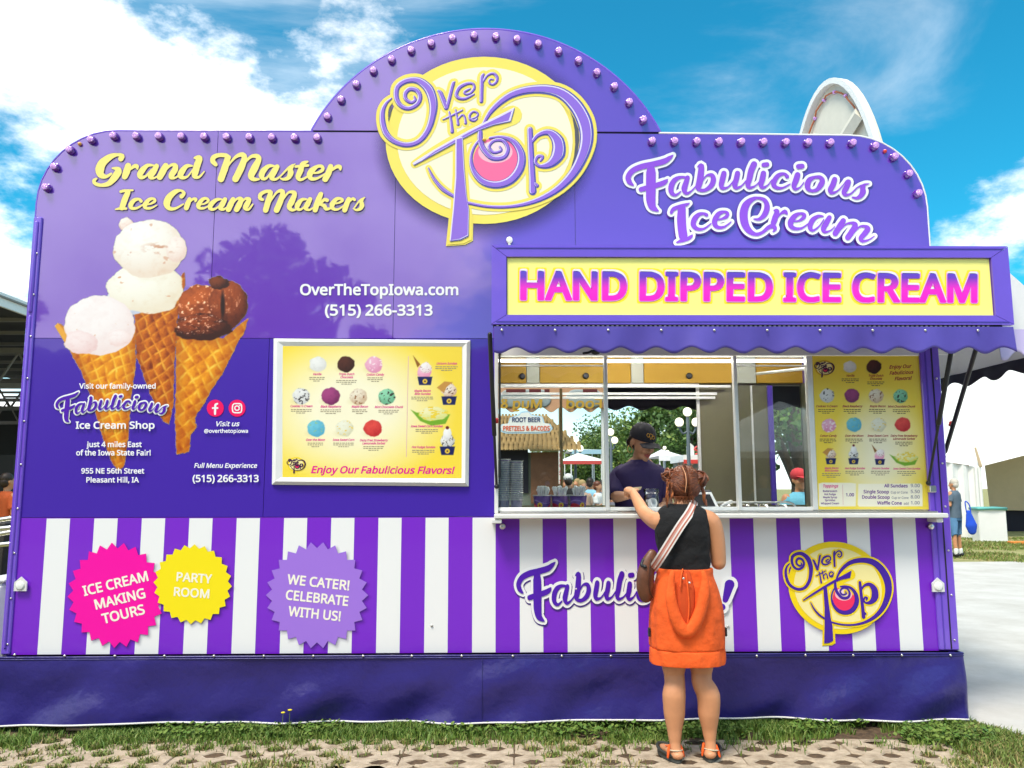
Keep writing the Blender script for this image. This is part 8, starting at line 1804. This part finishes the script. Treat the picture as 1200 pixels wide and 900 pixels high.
fc = px(657, 550, bY-.2); fs = empty('floats_sign', (fc.x, bY-.2, -.04), 0, 'upright red and white FLOATS sign on a post by the booth', 'sign')
mb = MB(); mb.box(-.025, .025, -.02, .02, 0, px(657, 455, bY-.2).z, pmat('bronze_post', (.3, .2, .08)), 0); link('post', mb.mesh('post'), fs)
a, b = px(654.8, 567, bY-.25), px(659.2, 528, bY-.25); mb = MB(); mb.box(a.x, b.x, a.y, a.y+.03, a.z, b.z, m_white); fix(mb.build('sign_board', None, fs), fs)
mb = MB()
for k, ch in enumerate('FLOATS'): text(mb, ch, 657, 535.5+k*6.2, 4.6, ink('sign_red', 215, 30, 30), bY-.26, width=3.0)
fix(mb.build('sign_words', None, fs), fs)
# solid stand-in for the pane's reflection of the booth opposite, letters reversed
fY = 5.2; fb = empty('reflected_fascia', (px(640, 470, fY).x, fY, -.04), 0, 'pane reflection built as a peach and grey fascia with reversed gold letters', 'reflected sign board')
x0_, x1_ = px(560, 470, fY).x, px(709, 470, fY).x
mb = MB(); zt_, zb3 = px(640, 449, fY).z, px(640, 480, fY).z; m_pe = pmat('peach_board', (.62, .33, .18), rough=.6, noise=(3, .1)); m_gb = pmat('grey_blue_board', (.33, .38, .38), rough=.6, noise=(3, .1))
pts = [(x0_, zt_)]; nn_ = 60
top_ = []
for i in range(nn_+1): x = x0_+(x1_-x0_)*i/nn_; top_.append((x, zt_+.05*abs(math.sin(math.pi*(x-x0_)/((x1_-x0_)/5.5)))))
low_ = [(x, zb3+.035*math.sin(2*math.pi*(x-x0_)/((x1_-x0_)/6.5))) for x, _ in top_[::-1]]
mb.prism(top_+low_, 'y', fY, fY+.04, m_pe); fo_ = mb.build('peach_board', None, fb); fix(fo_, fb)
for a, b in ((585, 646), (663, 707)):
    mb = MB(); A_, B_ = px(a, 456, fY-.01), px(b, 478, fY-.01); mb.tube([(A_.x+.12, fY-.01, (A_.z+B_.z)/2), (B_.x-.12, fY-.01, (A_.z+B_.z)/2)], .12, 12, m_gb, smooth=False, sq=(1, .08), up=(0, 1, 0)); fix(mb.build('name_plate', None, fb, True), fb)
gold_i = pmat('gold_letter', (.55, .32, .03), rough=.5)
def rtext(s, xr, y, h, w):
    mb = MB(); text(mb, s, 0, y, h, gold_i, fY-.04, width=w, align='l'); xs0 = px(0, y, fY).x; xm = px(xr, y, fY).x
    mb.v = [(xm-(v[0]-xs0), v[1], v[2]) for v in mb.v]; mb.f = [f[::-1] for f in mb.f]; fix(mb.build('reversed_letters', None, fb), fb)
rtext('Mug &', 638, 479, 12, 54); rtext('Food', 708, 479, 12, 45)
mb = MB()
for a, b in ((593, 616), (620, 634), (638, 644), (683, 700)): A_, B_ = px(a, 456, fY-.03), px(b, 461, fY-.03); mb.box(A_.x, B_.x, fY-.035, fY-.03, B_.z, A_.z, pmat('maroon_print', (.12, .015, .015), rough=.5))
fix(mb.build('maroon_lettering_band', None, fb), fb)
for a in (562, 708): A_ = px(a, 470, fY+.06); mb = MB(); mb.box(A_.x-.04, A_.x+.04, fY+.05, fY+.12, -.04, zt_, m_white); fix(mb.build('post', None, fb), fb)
# far tents and stands
def tent(x0p, x1p, ytop, yeave, ybot, Y, label, stripe=None, walls=False, dep=4):
    a, b = px(x0p, yeave, Y), px(x1p, yeave, Y); zt_ = px((x0p+x1p)/2, ytop, Y).z; zw = px(x0p, ybot, Y).z; ze = a.z; xm = (a.x+b.x)/2
    t_ = empty('canopy_tent', (xm, Y+dep/2, -.04), 0, label, 'tent', 'white tents behind the trailer'); mb = MB(); mb.add([(a.x, Y, ze), (b.x, Y, ze), (b.x, Y+dep, ze), (a.x, Y+dep, ze), (xm, Y+dep/2, zt_)], [(0, 1, 4), (1, 2, 4), (2, 3, 4), (3, 0, 4)], m_canvas); fix(mb.build('tent_roof', None, t_), t_)
    mb = MB(); mb.box(a.x, b.x, Y-.02, Y-.0, zw, ze, stripe or m_canvas); fix(mb.build('tent_valance', None, t_), t_)
    for x in (a.x+.05, b.x-.05):
        for y in (Y+.05, Y+dep-.05): mb = MB(); mb.tube([(x, y, -.04), (x, y, ze)], .03, 6, m_white, smooth=False); fix(mb.build('tent_pole', None, t_), t_)
    if walls:
        mb = MB(); mb.box(a.x, a.x+.02, Y, Y+dep, -.04, ze, m_canvas); mb.box(a.x, b.x, Y+dep-.03, Y+dep, -.04, ze, m_canvas); fix(mb.build('tent_wall', None, t_), t_)
tent(655, 712, 528, 540, 544, 24, 'white tent with a red edge behind the crowd', pmat('red_tent_edge', (.62, .07, .06), rough=.6)); tent(668, 706, 524, 527, 532, 33, 'pale blue topped stand behind the white tent', pmat('pale_blue_canvas', (.35, .55, .65), rough=.6)); tent(772, 800, 524, 534, 540, 30, 'small white tent peak right of the server')
rs = empty('red_stand', (px(812, 560, 20).x, 20, -.04), 0, 'white and red snack stand under the triple globe lamp', 'stand'); mb = MB(); a, b = px(801, 541, 20), px(826, 533, 20); mb.box(a.x, b.x, 20, 22, a.z, b.z, m_white); fix(mb.build('stand_roof', None, rs), rs)
mb = MB(); mb.box(a.x, b.x, 19.97, 19.995, a.z-.06, a.z+.06, pmat('sign_red_paint', (.65, .05, .04))); fix(mb.build('red_edge', None, rs), rs)
mb = MB(); c1_, c2_ = px(806, 534, 20), px(814, 519, 20); mb.prism([(c1_.x, c1_.z), (c2_.x, c1_.z), (c2_.x, c2_.z-.1), ((c1_.x+c2_.x)/2, c2_.z), (c1_.x, c2_.z-.1)], 'y', 20.1, 20.15, m_white); fix(mb.build('white_board', None, rs), rs)
mb = MB(); q = px(818.5, 527, 20); mb.tube([(q.x-.03, 20.1, q.z+.1), (q.x-.1, 20.1, q.z+.02), (q.x, 20.1, q.z-.03), (q.x+.05, 20.1, q.z-.1), (q.x-.06, 20.1, q.z-.13)], .03, 6, pmat('sign_red_paint', (.65, .05, .04))); fix(mb.build('red_mark', None, rs), rs)
mb = MB(); mb.box(a.x+.1, b.x-.1, 20.3, 22, -.04, a.z, m_grn); fix(mb.build('stand_body', None, rs), rs)

# ------------------------------------------------------------------ right of the trailer: marquee, bin, kerb
mqY = 19.0
mq = empty('marquee', (px(1180, 580, mqY).x, mqY+3, -.04), 0, 'large white marquee with a tan interior on the grass right of the trailer', 'marquee')
def mp_(mb, name, sm=False): return fix(mb.build(name, None, mq, sm), mq)
P_ = lambda x, y, Y=mqY: px(x, y, Y)
m_tan = pmat('tan_canvas', (.58, .44, .28), rough=.8, noise=(1, .1))
e0, e1 = P_(1096, 538), P_(1148, 547); e2 = P_(1300, 505)
mb = MB(); ap = P_(1175, 415, mqY+3)
mb.add([tuple(P_(1030, 530)), tuple(P_(1148, 547)), tuple(P_(1300, 508)), tuple(ap), tuple(P_(1020, 470, mqY+6)), tuple(P_(1420, 470, mqY+6))], [(0, 1, 3), (1, 2, 3), (0, 3, 4), (3, 2, 5)], m_canvas); mp_(mb, 'marquee_roof')
nx_ = 26; V = []; F = []
for j in range(2):
    for i in range(nx_+1):
        t = i/nx_; x = P_(1040, 600).x+(P_(1149, 600).x-P_(1040, 600).x)*t; V.append((x, mqY+.05+.06*math.sin(i*1.9), -.04 if j == 0 else P_(1040, 531).z+(P_(1149, 547).z-P_(1040, 531).z)*t))
for i in range(nx_): F.append((i, i+1, nx_+2+i, nx_+1+i))
mb = MB(); mb.add(V, F, m_canvas); mp_(mb, 'marquee_wall')
mb = MB(); mb.add([tuple(P_(1152, 530, mqY+4)), tuple(P_(1330, 480, mqY+4)), tuple(P_(1330, 603, mqY+4)), tuple(P_(1160, 597, mqY+4))], [(0, 1, 2, 3)], m_tan); mp_(mb, 'tan_inner_wall')
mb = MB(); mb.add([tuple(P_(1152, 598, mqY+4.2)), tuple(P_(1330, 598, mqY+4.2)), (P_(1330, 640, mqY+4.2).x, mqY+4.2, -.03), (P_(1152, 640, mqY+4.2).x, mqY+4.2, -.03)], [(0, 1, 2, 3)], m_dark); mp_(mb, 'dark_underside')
for x in (1150, 1146): mb = MB(); c = P_(x, 600); mb.tube([(c.x, mqY-.05, -.04), (c.x, mqY-.05, P_(x, 548).z)], .05, 6, m_white, smooth=False); mp_(mb, 'marquee_pole')
mb = MB(); mb.tube([tuple(P_(1143, 525, mqY-.1)), tuple(P_(1149, 546, mqY-.1))], [.03, .05], 6, m_tan); mp_(mb, 'roof_tie')
g0, g1 = px(1148, 630, 17.4), px(1182, 630, 17.4); bn = empty('waste_bin', ((g0.x+g1.x)/2, g0.y, -.03), R(-4), 'white square bin with a turquoise liner by the marquee', 'bin')
w_ = (g1.x-g0.x)/2.15; h_ = px(1165, 595, g0.y).z; mb = MB(); mb.box(-w_, w_, 0, .45, 0, h_, m_canvas, .02); link('bin_body', mb.mesh('bin_body'), bn)
mb = MB(); mb.tube([(-w_, 0, h_), (0, -.03, h_+.02), (w_, 0, h_), (w_, .45, h_), (-w_, .45, h_), (-w_, 0, h_)], .05, 6, pmat('turquoise_liner', (.12, .42, .40), rough=.5), smooth=False); link('bin_liner', mb.mesh('bin_liner', None, True), bn)
a, b = px(1183, 639, 16.5), px(1230, 643, 16.5); mb = MB(); mb.box(a.x, b.x+2, a.y-.1, a.y+.1, -.03, .07, pmat('orange_plastic', (.75, .25, .04), rough=.6), .01); tag(mb.build('orange_barrier'), 'low orange plastic strip on the grass by the bin', 'barrier')
ob = px(1121, 480, 24); mb = MB(); bb = empty('peach_building', (ob.x, 25, -.04), 0, 'peach building edge behind the end awning strut', 'building'); mb.box(ob.x-1.2, px(1131, 480, 24).x, 24, 27, -.04, px(1121, 452, 24).z, pmat('peach_stucco', (.60, .36, .24), rough=.8, noise=(2, .08))); fix(mb.build('wall', None, bb), bb)
mb = MB(); mb.prism([(ob.x-1.3, px(1121, 452, 24).z+.002), (px(1133, 480, 24).x, px(1121, 452, 24).z+.002), (ob.x-.4, px(1121, 440, 24).z)], 'y', 23.9, 27, m_wood); fix(mb.build('roof', None, bb), bb)
mb = MB(); mb.box(px(1126, 470, 23.9).x-.5, px(1126, 470, 23.9).x, 23.86, 23.9, px(1120, 467, 24).z, px(1120, 464, 24).z, m_grn); fix(mb.build('ledge', None, bb), bb)

# ------------------------------------------------------------------ left of the trailer: pavilion roof, pipes
lp = empty('steel_pavilion', (-13, 16, -.04), 0, 'open pavilion with white eaves and steel trusses left of the trailer', 'pavilion'); m_wt = pmat('white_metal_eave', (.85, .83, .78), rough=.5, noise=(1, .05)); m_tr = pmat('dusty_steel', (.22, .20, .17), rough=.6); m_rd = pmat('dark_roof_underside', (.035, .032, .028), rough=.8)
def lpp(mb, name, sm=False): return fix(mb.build(name, None, lp, sm), lp)
ex_ = -8.0; ez1 = px(0, 345, 7.6).z; ez0 = px(0, 361, 7.6).z
ez1, ez0 = 1.5+(572-345)/586*8+.62, 1.5+(572-361)/586*8+.60
ez1 = px(0, 345, (CAM.y+8.0/((586-0)/FPX))).z; ez0 = px(0, 361, (CAM.y+8.0/((586-0)/FPX))).z
mb = MB(); mb.box(ex_-.05, ex_, 3, 34, ez0, ez1, m_wt); mb.box(ex_-.02, ex_+.03, 3, 34, ez1-.09, ez1-.06, m_tr); lpp(mb, 'eave_board')
mb = MB(); mb.add([(ex_, 3, ez1), (ex_, 34, ez1), (ex_-9, 34, ez1+2.2), (ex_-9, 3, ez1+2.2)], [(0, 1, 2, 3)], m_wt); lpp(mb, 'roof_sheet')
mb = MB(); mb.add([(ex_-.06, 3, ez0+.02), (ex_-.06, 34, ez0+.02), (ex_-9, 34, ez0+.9), (ex_-9, 3, ez0+.9)], [(0, 1, 2, 3)], m_rd); lpp(mb, 'roof_underside')
for k in range(6):
    y = 6+k*4.5; mb = MB(); zt_, zb_ = ez0-.25, ez0-.95
    mb.box(ex_-8, ex_-.1, y-.05, y+.05, zt_, zt_+.1, m_tr); mb.box(ex_-8, ex_-.1, y-.05, y+.05, zb_, zb_+.1, m_tr)
    for i in range(10): x = ex_-.3-i*.8; mb.tube([(x, y, zb_+.05), (x-.4, y, zt_), (x-.8, y, zb_+.05)], .03, 5, m_tr, smooth=False)
    lpp(mb, 'roof_truss'); mb = MB(); mb.box(ex_-.35, ex_-.15, y-.1, y+.1, -.04, ez0, m_tr); lpp(mb, 'steel_post')
mb = MB()
for k in range(24): mb.box(ex_-7.9, ex_-.2, 5+k*1.2, 5.1+k*1.2, ez0+.0, ez0+.06, m_tr)
lpp(mb, 'purlins')
mb = MB(); mb.box(ex_-10, ex_-9.6, 3, 34, -.04, ez0, m_rd); mb.box(ex_-10, ex_, 33, 33.3, -.04, ez0, m_rd); lpp(mb, 'back_wall')
mb = MB(); c0 = px(-20, 575, 9); mb.box(c0.x-2, px(14, 575, 9).x, 9.0, 9.1, 1.2, 2.1, pmat('notice_board_black', (.02, .02, .02), rough=.7)); bbd = lpp(mb, 'notice_board')
hp = empty('pipe_stack', (px(2, 650, 1.6).x, 1.6, -.04), 0, 'stacked galvanised pipes leaning on dark crates left of the trailer', 'pipes'); mb = MB()
for k, (y_, tilt) in enumerate(((609, .00), (618, .02), (626, -.01), (636, .03))): a = px(-40, y_+6, 1.6); b = px(16, y_-2+tilt*100, 1.6); mb = MB(); mb.tube([a, b], .022, 8, m_steel, smooth=False); fix(mb.build('pipe', None, hp, True), hp)
mb = MB(); a = px(-60, 640, 1.9); b = px(15, 612, 1.9); mb.box(a.x, b.x, 1.8, 2.6, -.04, b.z, m_rd, .01); fix(mb.build('dark_crate', None, hp), hp)
a, b = px(-25, 742, .25), px(6, 683, .25); mb = MB(); mb.box(a.x, b.x, .25, .75, .02, b.z, m_white, .03); mb.box(a.x-.01, b.x+.01, .24, .76, b.z+.001, b.z+.03, m_white, .01); tag(mb.build('storage_box'), 'white plastic storage box beside the left end of the trailer', 'box')
# cloth strip of grass bed under the chassis is dark by itself
